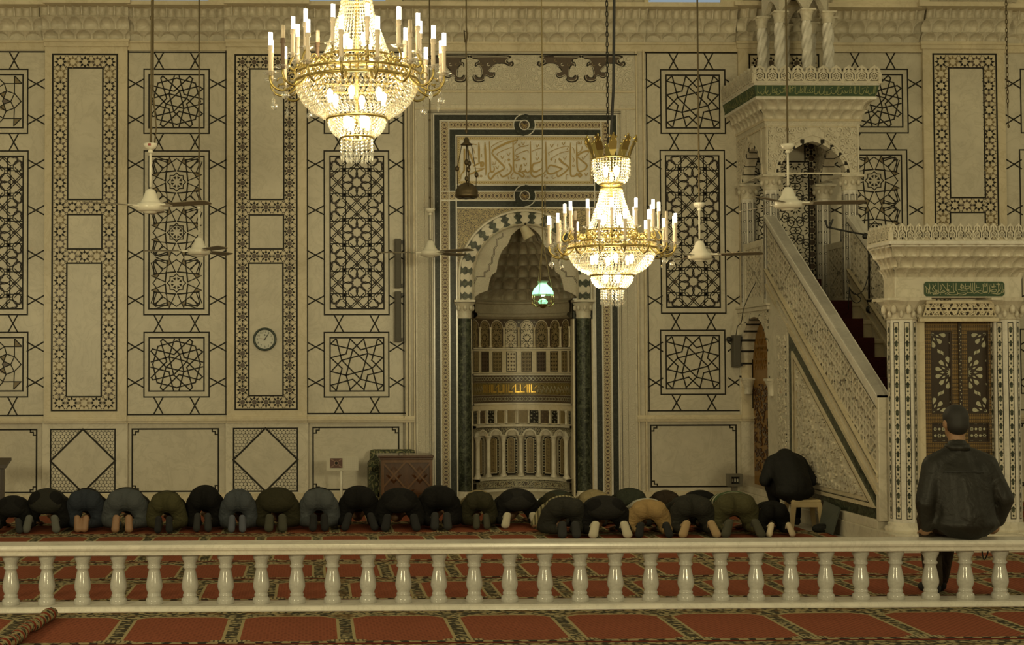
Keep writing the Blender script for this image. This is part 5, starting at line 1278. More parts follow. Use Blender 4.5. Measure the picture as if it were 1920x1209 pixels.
G=[[(100,240),(180,340),(190,370)],[(125,280),(130,390)],[(180,185),(200,270),(190,370),(320,385)],[(190,260),(160,400)],[(260,205),(290,290),(335,350)],[(320,215),(250,300),(300,360),(345,345)],[(375,170),(380,330),(390,390),(330,410),(260,405)],[(340,350),(350,330),(345,380),(270,420)],[(430,215),(440,290),(420,330)],[(455,190),(510,260),(570,345)],[(570,180),(570,330)],[(390,385),(440,370),(480,335),(520,360),(450,380)],[(520,410),(580,370),(600,310),(580,330),(620,350)],[(600,225),(620,240)],[(660,265),(650,250)],[(695,180),(700,330),(720,365),(690,380),(600,375)],[(755,180),(750,330)],[(580,400),(640,425),(740,425),(790,405),(760,330)],[(800,320),(950,300)],[(850,215),(900,225),(910,270),(850,270),(850,235)],[(870,190),(870,300)],[(800,400),(930,385),(960,410),(900,420)],[(950,190),(950,300),(990,320)],[(960,250),(1030,240),(1020,290),(960,285)],[(1060,180),(1070,300)],[(1100,175),(1105,330),(1120,390)],[(1040,300),(1090,350),(1080,380),(1020,385)],[(1145,170),(1150,300),(1160,345),(1260,340),(1280,330)],[(1180,215),(1190,270),(1240,270)],[(1130,400),(1200,365),(1250,390),(1310,395)],[(1320,200),(1330,300),(1320,370),(1400,360)],[(1345,180),(1350,240),(1390,240),(1390,190)],[(1410,180),(1415,350),(1400,380),(1330,385)],[(1450,210),(1470,330),(1440,400)],[(1490,200),(1500,245),(1550,240),(1550,190)],[(1480,340),(1560,310),(1610,330),(1570,365),(1480,355)],[(1600,200),(1690,215)],[(1640,175),(1650,330),(1600,400),(1500,390)],[(1680,190),(1690,300),(1650,350)],[(1725,200),(1730,320),(1690,400),(1600,410)],[(1750,330),(1770,320),(1765,350),(1740,380)],[(1510,270),(1590,250)],[(820,430),(920,425)],[(420,410),(430,412)],[(560,415),(570,418)],[(200,400),(210,402)],[(1290,285),(1300,287)],[(310,190),(316,194)],[(960,400),(1010,370)],[(850,340),(990,345)]]
for s in G: ik.pen([dg(1725+x/11.294,515+y/11.294) for x,y in s],.0062,0)
ik.build('lettering',[M['script']],pq)
# pierced grille over the door
mb=MB(); a=dg(1727,563); b=dg(1872,602); mb.bbox(a[0],b[0],YG+.05,YG+.24,b[1],a[1],.004); mb.bbox(a[0]-.01,b[0]+.01,YG-.0,YG+.06,b[1]-.004,b[1]+.03,.006); mb.bbox(a[0]+.05,b[0]-.05,YG-.0,YG+.06,a[1]-.03,a[1],.006); pb(mb,'door_lintel',[M['marble_trim']])
gg=pe('lintel_grille'); A,B,C_,D_=dg(1741,567),dg(1863,567),dg(1868,592),dg(1733,592); mb=MB(); mb.prism([(x,YG+.03,z) for x,z in (A,B,C_,D_)],(0,.02,0)); mb.build('dark_ground',[M['wood_dark']],gg)
ik=Ink(y_map(YG+.03),h=0,depth=.018); lattice(ik,[A,B,C_,D_],.083,.0085); 
n=8
for k in range(n):
    for r in range(2):
        ik.star((D_[0]+(C_[0]-D_[0])*(k+.5)/n,D_[1]+(A[1]-D_[1])*(.25+.5*r)),.004,.026,6,.011)
ik.path([A,B,C_,D_],.012,0,True); ik.build('grille_lattice',[M['marble_trim']],gg)
# door leaves
def leaf(x0,x1,flip):
    d=pe('door_leaf'); y=YG+.14; zt,zb=2.055,.19; W=x1-x0; mb=MB()
    sx=lambda t:(x0+W*t) if not flip else (x1-W*t)
    # stiles and rails (t: 0 outer side .. 1 meeting side)
    fr=[(0,.22,zb,zt),(.80,1.0,zb,zt)]; rails=[zt-.075,zt]
    Z=[(zt-.085,1.22),(1.14,.96),(.87,.30)]
    for a,b,z0,z1 in fr: mb.bbox(sx(a),sx(b),y,y+.05,z0,z1,.005)
    for z0,z1 in ((zt-.085,zt),(1.14,1.22),(.87,.96),(zb,.30)): mb.bbox(sx(.2),sx(.82),y+.001,y+.05,z0,z1,.005)
    mb.build('frame',[M['wood_carved']],d)
    for k,(z1,z0) in enumerate(Z):
        mb=MB(); mb.box(sx(.2),sx(.82),y+.025,y+.045,z0,z1); a,b=sorted((sx(.22),sx(.80)))
        for q0,q1,w0,w1 in ((a,a+.012,z0,z1),(b-.012,b,z0,z1),(a,b,z0,z0+.012),(a,b,z1-.012,z1)): mb.box(q0,q1,y+.008,y+.03,w0,w1)
        p=mb.build('panel',[M['wood_dark']],d)
        ik=Ink(y_map(y+.025),h=.002); ik.clip=[(a+.012,z0+.012),(b-.012,z0+.012),(b-.012,z1-.012),(a+.012,z1-.012)]
        if k!=1:
            cxx=sx(.80); H=z1-z0; cz_=(z0+z1)/2
            for cc,ph in (((cxx,cz_),PI/12),((sx(.22),z1),PI/12),((sx(.22),z0),PI/12),((cxx,z1+.0),PI/12),((cxx,z0),PI/12)):
                big=cc[1]==cz_
                if not big and cc[0]==cxx: continue
                for t in range(12):
                    aa=ph+PI/6*t; q=lambda r,e:(cc[0]+r*math.cos(aa)-e*math.sin(aa),cc[1]+r*math.sin(aa)+e*math.cos(aa))
                    ik.poly([q(.088,0),q(.12,.017),q(.137,.019),q(.15,.010),q(.15,-.010),q(.137,-.019),q(.12,-.017)],0)
                    a2=aa+PI/12; q2=lambda r,e:(cc[0]+r*math.cos(a2)-e*math.sin(a2),cc[1]+r*math.sin(a2)+e*math.cos(a2))
                    ik.poly([q2(.062,0),q2(.078,.009),q2(.102,0),q2(.078,-.009)],0); ik.poly([q2(.20,0),q2(.222,.015),q2(.25,0),q2(.222,-.015)],0)
                ik.star(cc,.0,.048,12,.012,0)
        else:
            n=4; m=max(3,int((z1-z0)/.045)); 
            for i in range(6):
                for j in range(m+1):
                    c=(a+(b-a)*i/5,z0+(z1-z0)*j/m)
                    if (i+j)%2==0: ik.disc(c,.013,0,6)
                    else: ik.star(c,.006,.02,6,.006,0)
        ik.build('pearl_inlay',[M['pearl']],p)
    if flip is False:
        pass
    return d
xa,xm,xb=dg(1731,700,.14)[0],dg(1800,700,.14)[0],dg(1869,700,.14)[0]
leaf(xa,xm-.004,False); leaf(xm+.004,xb,True)
mb=MB(); mb.box(xm-.016,xm+.012,YG+.125,YG+.142,.2,2.05); o=pb(mb,'meeting_strip',[M['wood_dark']])
ik=Ink(y_map(YG+.125),h=.001)
for k in range(60): ik.disc((xm-.002+(.005 if k%2 else -.005),.22+k*.0303),.0055,0,6)
ik.build('pearl_inlay',[M['pearl']],o)
mb=MB(); mb.box(xa-.07,xa,YG+.1,YG+.24,.16,2.06); mb.box(xb,xb+.07,YG+.1,YG+.24,.16,2.06); mb.box(xa-.05,xb+.05,YG+.2,YG+.24,.16,2.06); mb.bbox(xa-.1,xb+.1,YG+.02,YG+.24,.0,.19,.006); pb(mb,'door_case',[M['marble_trim']])
# ---------------------------------------------------------------- floor, carpets, balustrade
mb=MB(); mb.box(-11,15,-24,.3,-.1,0); o=mb.build('floor',[M['marble_white']]); o['kind']='structure'
def carpet_mat(name,cell,ph,y0,dep):
    b=NB(name,.95,0,.1); x,y,z=b.xyz(); u=((x-ph)/cell+.5).fr()-.5; a=u.abs()*cell; v=(y-y0)/dep
    wob=b.noise(9,2)*.02-.01
    lim=.66+(a*(1/.15)).min(1.).max(.001).sqrt()*.17+wob
    red=v.lt(lim)*v.gt(.075); div=a.lt(.052)*v.lt(.76); red=red*(1-div)
    n=b.voro(26); n2=b.noise(30,2); fl=b.ramp(n,.25,.42)
    flo=b.mix((.34,.28,.15),(.05,.043,.027),b.ramp(n2*.55+n*.9,.62,.82)); flo=b.mix(flo,(.16,.085,.03),b.noise(7,2).gt(.58)*.55)
    sc=((x*(2*PI/.043)).sin()*((y*(2*PI/.05)).sin()))
    rd=b.mix((.275,.080,.042),(.13,.034,.019),b.ramp(sc+b.noise(40,2)*1.4-.7,.0,.75)); rd=b.mix(rd,(.16,.05,.02),b.noise(3,3)*.5)
    c=b.mix(flo,rd,red)
    c=b.mix(c,(.33,.27,.14),((a-.047).abs().lt(.0095))*v.lt(.74)*v.gt(.1))
    leafy=((y*(2*PI/.075)+a*40).sin().gt(.25))*a.lt(.034)*v.lt(.72)*v.gt(.1); c=b.mix(c,(.035,.03,.02),leafy*.85)
    c=b.mix(c,(.33,.27,.14),((v-lim).abs().lt(.011))*a.gt(.05))
    e=(a*(1/.125))*(a*(1/.125))+((v-.095)*(1/.03))*((v-.095)*(1/.03)); c=b.mix(c,b.mix((.34,.28,.15),(.1,.08,.045),(x*(2*PI/.028)).sin().gt(.3)),e.lt(1))
    c=b.mix(c,b.mix((.30,.25,.13),(.03,.026,.018),(x*(2*PI/.11)+b.noise(14,1)*4).sin().gt(.1)),v.lt(.062))
    c=b.mix(c,(.12,.016,.010),v.lt(.022)); c=b.mix(c,(.12,.016,.010),v.gt(.988))
    b.color(c); b.bump(b.noise(120,2),.4,.006); return b.mat
seams=[(7.6,8.84,.703,.192),(8.84,10.02,.703,.192),(10.5,11.56,.54,.21),(11.56,12.6,.54,.03),(12.6,13.65,.54,.13),(13.65,14.68,.54,.02),(14.68,15.75,.54,.2),(15.75,16.8,.54,.07),(16.8,17.85,.54,.15)]
names=['red prayer carpet strip nearest the viewer, mostly below the frame','wide-celled red prayer carpet strip lying in front of the white balustrade','red prayer carpet strip directly behind the white balustrade','second red prayer carpet strip behind the balustrade','third red prayer carpet strip behind the balustrade','red prayer carpet strip just behind the feet of the kneeling worshippers','red prayer carpet strip under the knees of the worshippers','red prayer carpet strip under the heads of the worshippers','red prayer carpet strip laid against the foot of the niche wall']
for k,(d0,d1,cell,ph) in enumerate(seams):
    xr=10.8 if d1<13 else (4.93 if d1>14.7 else 5.05); m=carpet_mat('carpet_pattern',cell,ph,d0-DW,d1-d0)
    b=MB(); x0=-9.3; nx_=int((xr-x0)/.7)
    b.box(x0,xr,d0-DW+.006,min(-.13,d1-DW-.006),0.001,.012)
    if d1>14: b.box(6.62,10.8,d0-DW+.006,min(-.13,d1-DW-.006),0.001,.012)
    if 12<d1<14: b.box(xr+.001,10.8,d0-DW+.006,(12.93 if d0>12 else d1)-DW-.006,0.001,.012)
    tag(b.build('prayer_carpet',[m]),names[k],'carpet','red prayer carpet strips')
def carpet_roll_mat():
    b=NB('carpet_border_pattern',.95,0,.1); x,y,z=b.xyz(); f=b.mix((.30,.245,.125),(.03,.026,.018),b.ramp(b.noise(34,3),.44,.56)); t=(y*9+x*4).fr(); f=b.mix(f,(.19,.032,.016),t.lt(.35)); f=b.mix(f,(.33,.27,.14),(t-.36).abs().lt(.04)); b.color(f); b.bump(b.noise(120,2),.4,.006); return b.mat
# rolled carpet edge at the bottom left
m=carpet_roll_mat()
p0,p1=atZ(98,1150,.04),atZ(6,1212,.05); d=(p1-p0).normalized(); b=MB()
pts=[p0+(p1-p0)*t+V((.01*math.sin(t*9),0,.006*math.sin(t*14))) for t in [i/16*1.25-.04 for i in range(17)]]
b.tube(pts,[.022]+[.045+.006*math.sin(i*1.7) for i in range(15)]+[.04],12); nr=V((-d.y,d.x,0))
o=b.build('carpet_roll',[m])
for v in o.data.vertices: v.co.z=max(.013,(v.co.z-.04)*.8+.05)
tag(o,'rolled-up patterned carpet edge lying on the floor in front of the balusters','carpet')
# balustrade
YB=at(700,1141,10.27).y; DB=DW+YB
zt=.447
bal=empty('balustrade',(1.5,YB,0)); tag(bal,'low white marble balustrade running across the whole hall','balustrade')
XL,XRR=-6.,9.
b=MB(); w_=.135
prof=[(-w_,.0),(-w_,.022),(-w_+.012,.03),(w_-.012,.03),(w_,.022),(w_,0)]
b.prism([(XL,YB+y,z+.0) for y,z in prof],(XRR-XL,0,0)); adopt(b.build('plinth',[M['marble_white']]),bal)
prof=[(-.105,.372),(-.12,.378),(-.122,.392),(-.112,.398),(-.118,.405),(-.13,.412),(-.135,.425),(-.132,.44),(-.122,zt),(.122,zt),(.132,.44),(.135,.425),(.13,.412),(.112,.398),(.122,.392),(.105,.372)]
b=MB(); b.prism([(XL,YB+y,z) for y,z in prof],(XRR-XL,0,0)); adopt(b.build('handrail',[M['marble_white']]),bal)
bp=[(0,0),(15.6,0),(16.3,2),(16.3,7),(15.6,11),(13,13.5),(12,14.5),(13.2,16),(13.4,18),(12.6,20),(11.6,21.5),(12.2,24),(14.4,29),(15.6,35),(15.4,40),(14.2,48),(12.4,57),(11,65),(10.2,70.5),(12.2,72),(13.3,73.5),(13.3,76),(12.,77.5),(11.2,79.5),(11.6,83),(13.4,88),(15.4,92),(16.2,95),(16.4,98),(16.4,101)]
hb=.345; b=MB()
b.lathe([(r/272,z/101*hb) for r,z in bp],(0,0,0),28,flute=lambda i,z:(.035*max(0,math.cos(i*PI*2/28*9))*max(0,1-abs(z/hb-.55)/.16)))
bal0=b.build('baluster',[M['marble_grey']])
sp=66.3*DB/F; x0=at(20.5,1090,DB).x
for k in range(-9,38):
    o=bal0 if k==-9 else bal0.copy()
    if k!=-9: COL.objects.link(o)
    o.location=(x0+sp*k,YB,.028); adopt(o,bal)
# ---------------------------------------------------------------- chandeliers
def beads_ring(mb,r,z,n,br,bh,ph=0.): 
    for k in range(n): a=2*PI*(k+ph)/n; mb.bead((r*math.cos(a),r*math.sin(a),z),br,bh,n=6)
def prof_at(P,t):
    L=[0]
    for a,b in zip(P,P[1:]): L.append(L[-1]+math.hypot(b[0]-a[0],b[1]-a[1]))
    s=t*L[-1]
    for i in range(len(P)-1):
        if s<=L[i+1]+1e-9: f=(s-L[i])/(L[i+1]-L[i]); return P[i][0]+(P[i+1][0]-P[i][0])*f,P[i][1]+(P[i+1][1]-P[i][1])*f
    return P[-1]
BOWL=[(.40,-.02),(.395,-.065),(.36,-.13),(.30,-.19),(.205,-.24)]; SMALL=[(.19,-.265),(.18,-.305),(.15,-.345),(.11,-.365)]
SKIRT=[(.225,.17),(.19,.25),(.15,.36),(.115,.46),(.10,.55)]; TOPC=[(.115,.61),(.15,.64),(.165,.74),(.168,.83)]
def chandelier():
    c=empty('chandelier')
    b=MB(); b.ring((0,0,0),.405,.012,64,8); b.ring((0,0,.055),.40,.010,64,8)
    for k in range(48): a=2*PI*k/48; b.tube([(.403*math.cos(a),.403*math.sin(a),.0),(.40*math.cos(a),.40*math.sin(a),.055)],.004,4)
    b.build('main_ring',[M['brass']],c)
    for z,R_,r_ in ((-.25,.20,.009),(-.375,.108,.008),(.165,.235,.009),(.13,.24,.007),(.56,.10,.010),(.60,.105,.010),(.84,.172,.010)): b=MB(); b.ring((0,0,z),R_,r_,44,6); b.build('brass_hoop',[M['brass']],c)
    b=MB()
    for k in range(24):
        a=2*PI*k/24; ca,sa=math.cos(a),math.sin(a); p=lambda r,z:(r*ca,r*sa,z)
        b.tube([p(.40,.06),p(.37,.10),p(.33,.09),p(.31,.12),p(.27,.10),p(.245,.14)],.007,5)
        for t in range(2):
            q=a+.06*(1 if t else -1); pts=[((.36+.03*math.cos(j*.8))*math.cos(q)-0,(.36+.03*math.cos(j*.8))*math.sin(q),.09+.03*math.sin(j*.8)) for j in range(7)]; b.tube(pts,.005,4)
    b.build('gallery_scrolls',[M['brass']],c)
    b=MB()
    for k in range(10):
        a=2*PI*k/10; ca,sa=math.cos(a),math.sin(a)
        for t in range(9):
            e=PI*(t/8); w_=.045*math.sin(e)
        pts=[(.17,.84),(.185,.90),(.215,.97),(.24,1.03)]
        L,Rr=[],[]
        for j,(r,z) in enumerate(pts):
            w_=[.012,.034,.036,.008][j]; L.append((r*ca-w_*sa,r*sa+w_*ca,z)); Rr.append((r*ca+w_*sa,r*sa-w_*ca,z))
        b.add(L+Rr+[(p[0]*1.03,p[1]*1.03,p[2]) for p in L]+[(p[0]*1.03,p[1]*1.03,p[2]) for p in Rr],[(j,j+1,5+j,4+j) for j in range(3)]+[(8+j,9+j,13+j,12+j) for j in range(3)]+[(j,j+1,9+j,8+j) for j in range(3)]+[(4+j,5+j,13+j,12+j) for j in range(3)])
        for t in range(5): b.ball((.235*ca+.03*math.cos(t*1.4)*-sa,.235*sa+.03*math.cos(t*1.4)*ca,1.01+.03*math.sin(t*1.4)),.011,6,4)
    b.build('leaf_crown',[M['brass']],c)
    b=MB()
    for j in range(10):
        r,z=prof_at(BOWL,(j+.3)/10); beads_ring(b,r,z,int(2*PI*r/.031),.0135,.0155,.5*(j%2))
    b.build('crystal_bowl',[M['crystal']],c)
    b=MB()
    for j in range(6):
        r,z=prof_at(SMALL,(j+.3)/6); beads_ring(b,r,z,int(2*PI*r/.029),.0125,.015,.5*(j%2))
    b.build('crystal_lower_bowl',[M['crystal']],c)
    b=MB()
    for k in range(22):
        a=2*PI*k/22
        for j in range(4): b.bead((.105*math.cos(a),.105*math.sin(a),-.392-.023*j),.009,.0125,n=5)
        b.bead((.105*math.cos(a),.105*math.sin(a),-.50),.009,.028,n=5)
    for k in range(12):
        a=2*PI*k/12
        for j in range(4): b.bead((.07*math.cos(a),.07*math.sin(a),-.40-.025*j),.009,.014,n=5)
        b.bead((.07*math.cos(a),.07*math.sin(a),-.515),.010,.028,n=5)
    b.build('crystal_fringe',[M['crystal_clear']],c)
    b=MB()
    for k in range(44):
        a=2*PI*k/44
        for j in range(16): r,z=prof_at(SKIRT,(j+.5)/16); b.bead((r*math.cos(a),r*math.sin(a),z),.0085,.0125,n=5)
    b.build('crystal_skirt',[M['crystal']],c)
    b=MB()
    for k in range(34):
        a=2*PI*k/34
        for j in range(9): r,z=prof_at(TOPC,(j+.5)/9); b.bead((r*math.cos(a),r*math.sin(a),z),.0095,.014,n=5)
        if k%3==0:
            for j in range(4): b.bead((.178*math.cos(a),.178*math.sin(a),.80-.035*j),.008,.015,n=5)
    b.build('crystal_top_drum',[M['crystal']],c)
    b=MB()
    for j in range(2): beads_ring(b,.402,.018+.02*j,60,.011,.011,.5*j)
    b.build('crystal_ring_beads',[M['crystal']],c)
    # inside bulbs
    for (r,z,n) in ((.19,-.10,6),(.08,-.27,4),(.10,.27,4),(.07,.72,4)):
        for k in range(n):
            a=2*PI*(k+.3)/n; b=MB(); b.lathe([(.004,.045),(.019,.03),(.022,.005),(.013,-.03),(.012,-.045)],(r*math.cos(a),r*math.sin(a),z),10); b.build('inner_bulb',[M['bulb_hot']],c)
    b=MB(); b.tube([(0,0,-.38),(0,0,.95)],.014,8); b.ball((0,0,.97),.03,10,6); b.build('centre_stem',[M['brass']],c)
    # arms
    for k in range(28):
        low=k<16; n=16 if low else 12; i=k if low else k-16
        a=2*PI*(i+(.5 if low else .25))/n; ca,sa=math.cos(a),math.sin(a); p=lambda r,z:(r*ca,r*sa,z)
        R_,zc_=(.585,.02) if low else (.43,.155)
        arm=MB()
        arm.tube(spline([p(.405,.0),p(.44,-.045),p(.50,-.075),p(.56,-.055),p(R_,zc_-.03),p(R_,zc_)] if low else [p(.385,.06),p(.40,.09),p(.43,.07),p(.455,.10),p(R_,zc_)],4),.0085,6)
        arm.tube([((R_-.07+.025*math.cos(j*.9))*ca,(R_-.07+.025*math.cos(j*.9))*sa,(zc_-.035)+.025*math.sin(j*.9)) for j in range(7)],.005,5)
        ao=arm.build('arm',[M['brass']],c)
        b=MB(); b.lathe([(.012,0),(.03,.004),(.046,.016),(.05,.022),(.045,.02),(.03,.010),(.012,.008)],p(R_,zc_),12,flute=lambda i,z:.10*math.cos(i*PI*2/3)); b.build('drip_pan',[M['crystal_clear']],ao)
        unlit=k in (5,9,13,20); h=.165 if low else .15
        b=MB(); b.lathe([(.0135,0),(.0135,h)],p(R_,zc_+.005),10); b.lathe([(.0175,h),(.0175,h+.03),(.006,h+.032)],p(R_,zc_+.005),10); b.build('candle_sleeve',[M['wax_dark'] if k in (9,20) else M['candle']],ao)
        b=MB(); z0=zc_+h+.035
        for t in range(3): e=2*PI*t/3; b.tube([(R_*ca+.008*math.cos(e),R_*sa+.008*math.sin(e),z0),(R_*ca+.008*math.cos(e),R_*sa+.008*math.sin(e),z0+.085)],.0078,6)
        b.build('bulb',[M['candle'] if unlit else M['bulb']],ao)
        if low:
            b=MB()
            for j in range(2): b.bead(p(R_-.02,zc_-.085-.03*j),.010,.014,n=6)
            if k%2: b.ball(p(R_-.02,zc_-.165),.026,12,8)
            else: b.bead(p(R_-.02,zc_-.17),.014,.035,n=6)
            b.build('crystal_drop',[M['crystal_clear']],ao)
    return c
def chain(mb,p,z0,z1,L=.05,r=.0045,w=.011):
    z=z0; k=0
    while z<z1:
        pts=[(p[0]+(w*math.cos(t)*(1 if k%2 else 0)),p[1]+(w*math.cos(t)*(0 if k%2 else 1)),z+L*.62*math.sin(t)+L*.5) for t in [2*PI*j/10 for j in range(11)]]
        mb.tube(pts,r,4,cap=False); z+=L*.95; k+=1
ch1=chandelier(); tag(ch1,'larger lit crystal chandelier hanging high, its crown cut off by the frame','chandelier')
ch2=copy_tree(ch1); tag(ch2,'smaller lit crystal chandelier with brass leaf crown in front of the niche','chandelier')
p=at(669,154,10.6); ch1.location=p; ch1.scale=(1.08,)*3
p2=at(1147,466,13.5); ch2.location=p2; ch2.scale=(.99,)*3; ch2.rotation_euler[2]=.2
for c,pp,s,e in ((ch1,p,1.08,44),(ch2,p2,.99,66)):
    b=MB(); 
    chain(b,(-.03,0),.98,3.2); o=b.build('suspension_chain',[M['black_metal']],c)
    b=MB(); b.tube([(0,0,.95),(.0,0,1.02),(.03,0,1.5),(.045,0,2.4),(.05,0,3.2)],.014,8); b.build('supply_cable',[M['black_plastic']],c)
    for dz,ee in ((.30,.45),(-.12,.4),(.72,.25)):
        l=lamp('chandelier_light',(0,0,dz),e*ee,col=(1,.80,.44),radius=.12); l.parent=c
# ---------------------------------------------------------------- ceiling fans
M['fan_blade']=plain('grey_brown_fan_blade',(.17,.14,.09),.5)
def fan(name,px,py,D,angs,r,label,cordx=0.,two=False):
    f=empty(name); p=at(px,py,D); f.location=p; tag(f,label,'ceiling fan','white ceiling fans')
    b=MB(); b.lathe([(.014,.135),(.03,.128),(.042,.112),(.06,.06),(.078,.035),(.085,.02),(.11,.015),(.113,-.005),(.11,-.035),(.075,-.045),(.05,-.05),(.05,-.058),(.0,-.06)],(0,0,0),28); b.build('motor_housing',[M['white_enamel']],f)
    b=MB(); b.tube([(0,0,.15),(0,0,.45)],.0095,8); b.lathe([(.016,.42),(.022,.43),(.016,.445)],(0,0,0),12); b.build('down_rod',[M['white_enamel']],f)
    b=MB(); b.lathe([(.012,.445),(.038,.455),(.052,.475),(.056,.495),(.05,.495),(.045,.48),(.0,.47)],(0,0,0),20); k=b.build('canopy_cup',[M['white_enamel']],f)
    if px>400: pass
    else: b=MB(); b.box(-.012,.008,-.058,-.05,.472,.49); b.build('red_label',[M['red_dot']],k)
    for a in angs:
        a=math.radians(a); ca,sa=math.cos(a),math.sin(a); T=Matrix.Rotation(a,4,'Z')@Matrix.Rotation(math.radians(-9),4,'X')
        b=MB(); q=lambda x,y,z:T@V((x,y,z)); P=[(.17,-.045),(.30,-.055),(r-.04,-.06),(r-.01,-.05),(r,-.02),(r,.02),(r-.01,.05),(r-.04,.06),(.30,.055),(.17,.045)]
        vs=[q(x,y,-.004) for x,y in P]+[q(x,y,.002) for x,y in P]; n=len(P); b.add(vs,[tuple(range(n))[::-1],tuple(range(n,2*n))]+[(i,(i+1)%n,n+(i+1)%n,n+i) for i in range(n)]); bo=b.build('blade',[M['fan_blade']],f)
        b=MB(); vs=[q(x,y,z) for z in (-.008,.006) for x,y in ((.09,-.03),(.2,-.022),(.2,.022),(.09,.03))]; b.add(vs,[(0,1,2,3),(4,5,6,7),(0,1,5,4),(1,2,6,5),(2,3,7,6),(3,0,4,7)]); b.build('blade_bracket',[M['white_enamel']],bo)
    b=MB(); H=9-p.z+0; H=4.2
    b.tube([(0,0,.47),(cordx*.2,0,.75),(cordx*.3,0,1.2),(cordx,0,H)],.0085,5)
    if two: b.tube([(.03,0,.48),(.045,0,.62),(.02,0,.9),(cordx*.4+.012,0,1.6),(cordx+.02,0,H)],.006,5)
    for z in (.62,.95,1.5): b.ball((cordx*.22,0,z),(.013,.013,.02),6,4)
    b.build('hanging_cord',[M['rope'] if name!='x' else M['rope_pale']],f); return f
fan('ceiling_fan',282,386,11.7,(330,210,90),.56,'white ceiling fan over a tall star panel, the higher and larger of two close together',.02,True)
fan('ceiling_fan',373,470,14.9,(180,60,300),.56,'white ceiling fan hanging just below a larger fan, between it and the clock')
fan('ceiling_fan',807,473,16.6,(180,45,315),.60,'white ceiling fan between the column loudspeakers and the bronze lamp')
fan('ceiling_fan',1312,478,13.85,(335,215,95),.58,'white ceiling fan between the smaller chandelier and the pulpit')
fan('ceiling_fan',1478,381,12.2,(350,230,110),.62,'white ceiling fan in front of the pulpit canopy columns')
# ---------------------------------------------------------------- hanging lamps
p=at(875,362,15.7); s=15.7/F; L=empty('mosque_lamp',p); tag(L,'round dark bronze lamp hanging on chains before one end of the gilded inscription','lamp')
b=MB(); b.lathe([(.0,.115),(.03,.11),(.08,.085),(.115,.04),(.122,.01),(.118,-.015),(.125,-.03),(.11,-.05),(.09,-.055),(.0,-.05)],(0,0,0),24); b.build('bowl',[M['bronze']],L)
b=MB(); 
for k in range(5): a=2*PI*k/5+.3; b.ball((.075*math.cos(a),.075*math.sin(a),-.048),(.026,.026,.014),8,5)
b.build('glass_cups',[M['black_plastic']],L)
b=MB(); b.lathe([(.0,.60),(.018,.595),(.03,.57),(.032,.545),(.062,.525),(.064,.515),(.0,.515)],(0,0,0),16); b.lathe([(.0,.70),(.02,.67),(.0,.63)],(0,0,0),10); b.build('crown_cap',[M['bronze']],L)
b=MB()
for k,(zz) in enumerate((.27,.20,.33,.24)):
    a=[2.6,.2,1.2,-1.5][k]; x,y=.105*math.cos(a),.105*math.sin(a); b.tube([(.055*math.cos(a),.055*math.sin(a),.52),(x*1.05,y*1.05,zz),(x,y,.06)],.0045,5); b.ball((x*1.05,y*1.05,zz),(.022,.022,.032),10,6)
b.tube([(0,0,.52),(0,0,.1)],.006,6); b.ball((0,0,.33),(.024,.024,.034),10,6); b.ball((0,0,.155),(.022,.022,.03),10,6); b.build('suspension_chain',[M['bronze']],L)
b=MB(); b.tube([(0,0,.69),(.005,0,1.2),(.0,0,1.62),(.012,0,1.7),(.004,0,1.8),(.008,0,3.5)],.008,6); b.tube([(-.01,0,1.62),(-.02,0,1.75),(.02,0,1.72),(.0,0,1.6)],.008,5); b.build('hanging_cord',[M['rope']],L)
p=at(1018,553,16.4); L=empty('oil_lamp',p); tag(L,'lit mint green glass lamp hanging inside the niche arch','lamp')
b=MB(); b.lathe([(.062,.155),(.05,.14),(.046,.125),(.06,.105),(.095,.075),(.115,.035),(.12,.0),(.115,-.004),(.11,.0),(.11,.03),(.09,.068),(.055,.10)],(0,0,0),28); b.build('glass_shade',[M['opal']],L)
b=MB(); b.lathe([(.0,-.04),(.03,-.045),(.055,-.07),(.05,-.09),(.02,-.105),(.0,-.11)],(0,0,0),18); b.build('font',[M['opal']],L)
b=MB(); b.ball((0,0,.03),(.035,.035,.045),12,8); b.build('bulb',[M['bulb_mint']],L)
b=MB(); b.lathe([(.05,-.10),(.045,-.12),(.03,-.14),(.0,-.155)],(0,0,0),14); b.ring((0,0,0),.121,.005,32,5)
for k in range(6):
    a=2*PI*k/6+.2; ca,sa=math.cos(a),math.sin(a); b.tube([(r*ca,r*sa,z) for r,z in ((.045,-.12),(.09,-.13),(.125,-.10),(.13,-.065),(.11,-.05),(.10,-.075),(.115,-.085))],.006,5); b.tube([(r*ca,r*sa,z) for r,z in ((.13,-.065),(.128,-.02),(.121,0))],.005,5)
b.build('brass_mount',[M['brass']],L)
b=MB()
for k in range(3): a=2*PI*k/3; b.tube([(.121*math.cos(a),.121*math.sin(a),0),(.07*math.cos(a),.07*math.sin(a),.22),(0,0,.62)],.004,5)
b.tube([(0,0,.6),(0,0,1.2),(.01,0,2.2),(0,0,4.2)],.007,6); chain(b,(.03,0),.62,1.25,.04,.003,.008); b.build('hanging_cord',[M['rope_pale']],L)
l=lamp('oil_lamp_light',(0,0,-.02),2.2,col=(.7,1,.8),radius=.05); l.parent=L
# loose chain at the far right
b=MB(); p=at(1890,225,14.); chain(b,(0,0),.12,1.6,.045,.004,.010); b.tube([(0,0,.12),(.004,0,-.05)],.004,5); b.ball((.004,0,-.06),(.012,.012,.02),6,4); o=b.build('hanging_chain',[M['bronze']]); o.location=p; tag(o,'thin bronze chain hanging alone above the pulpit gate','chain')
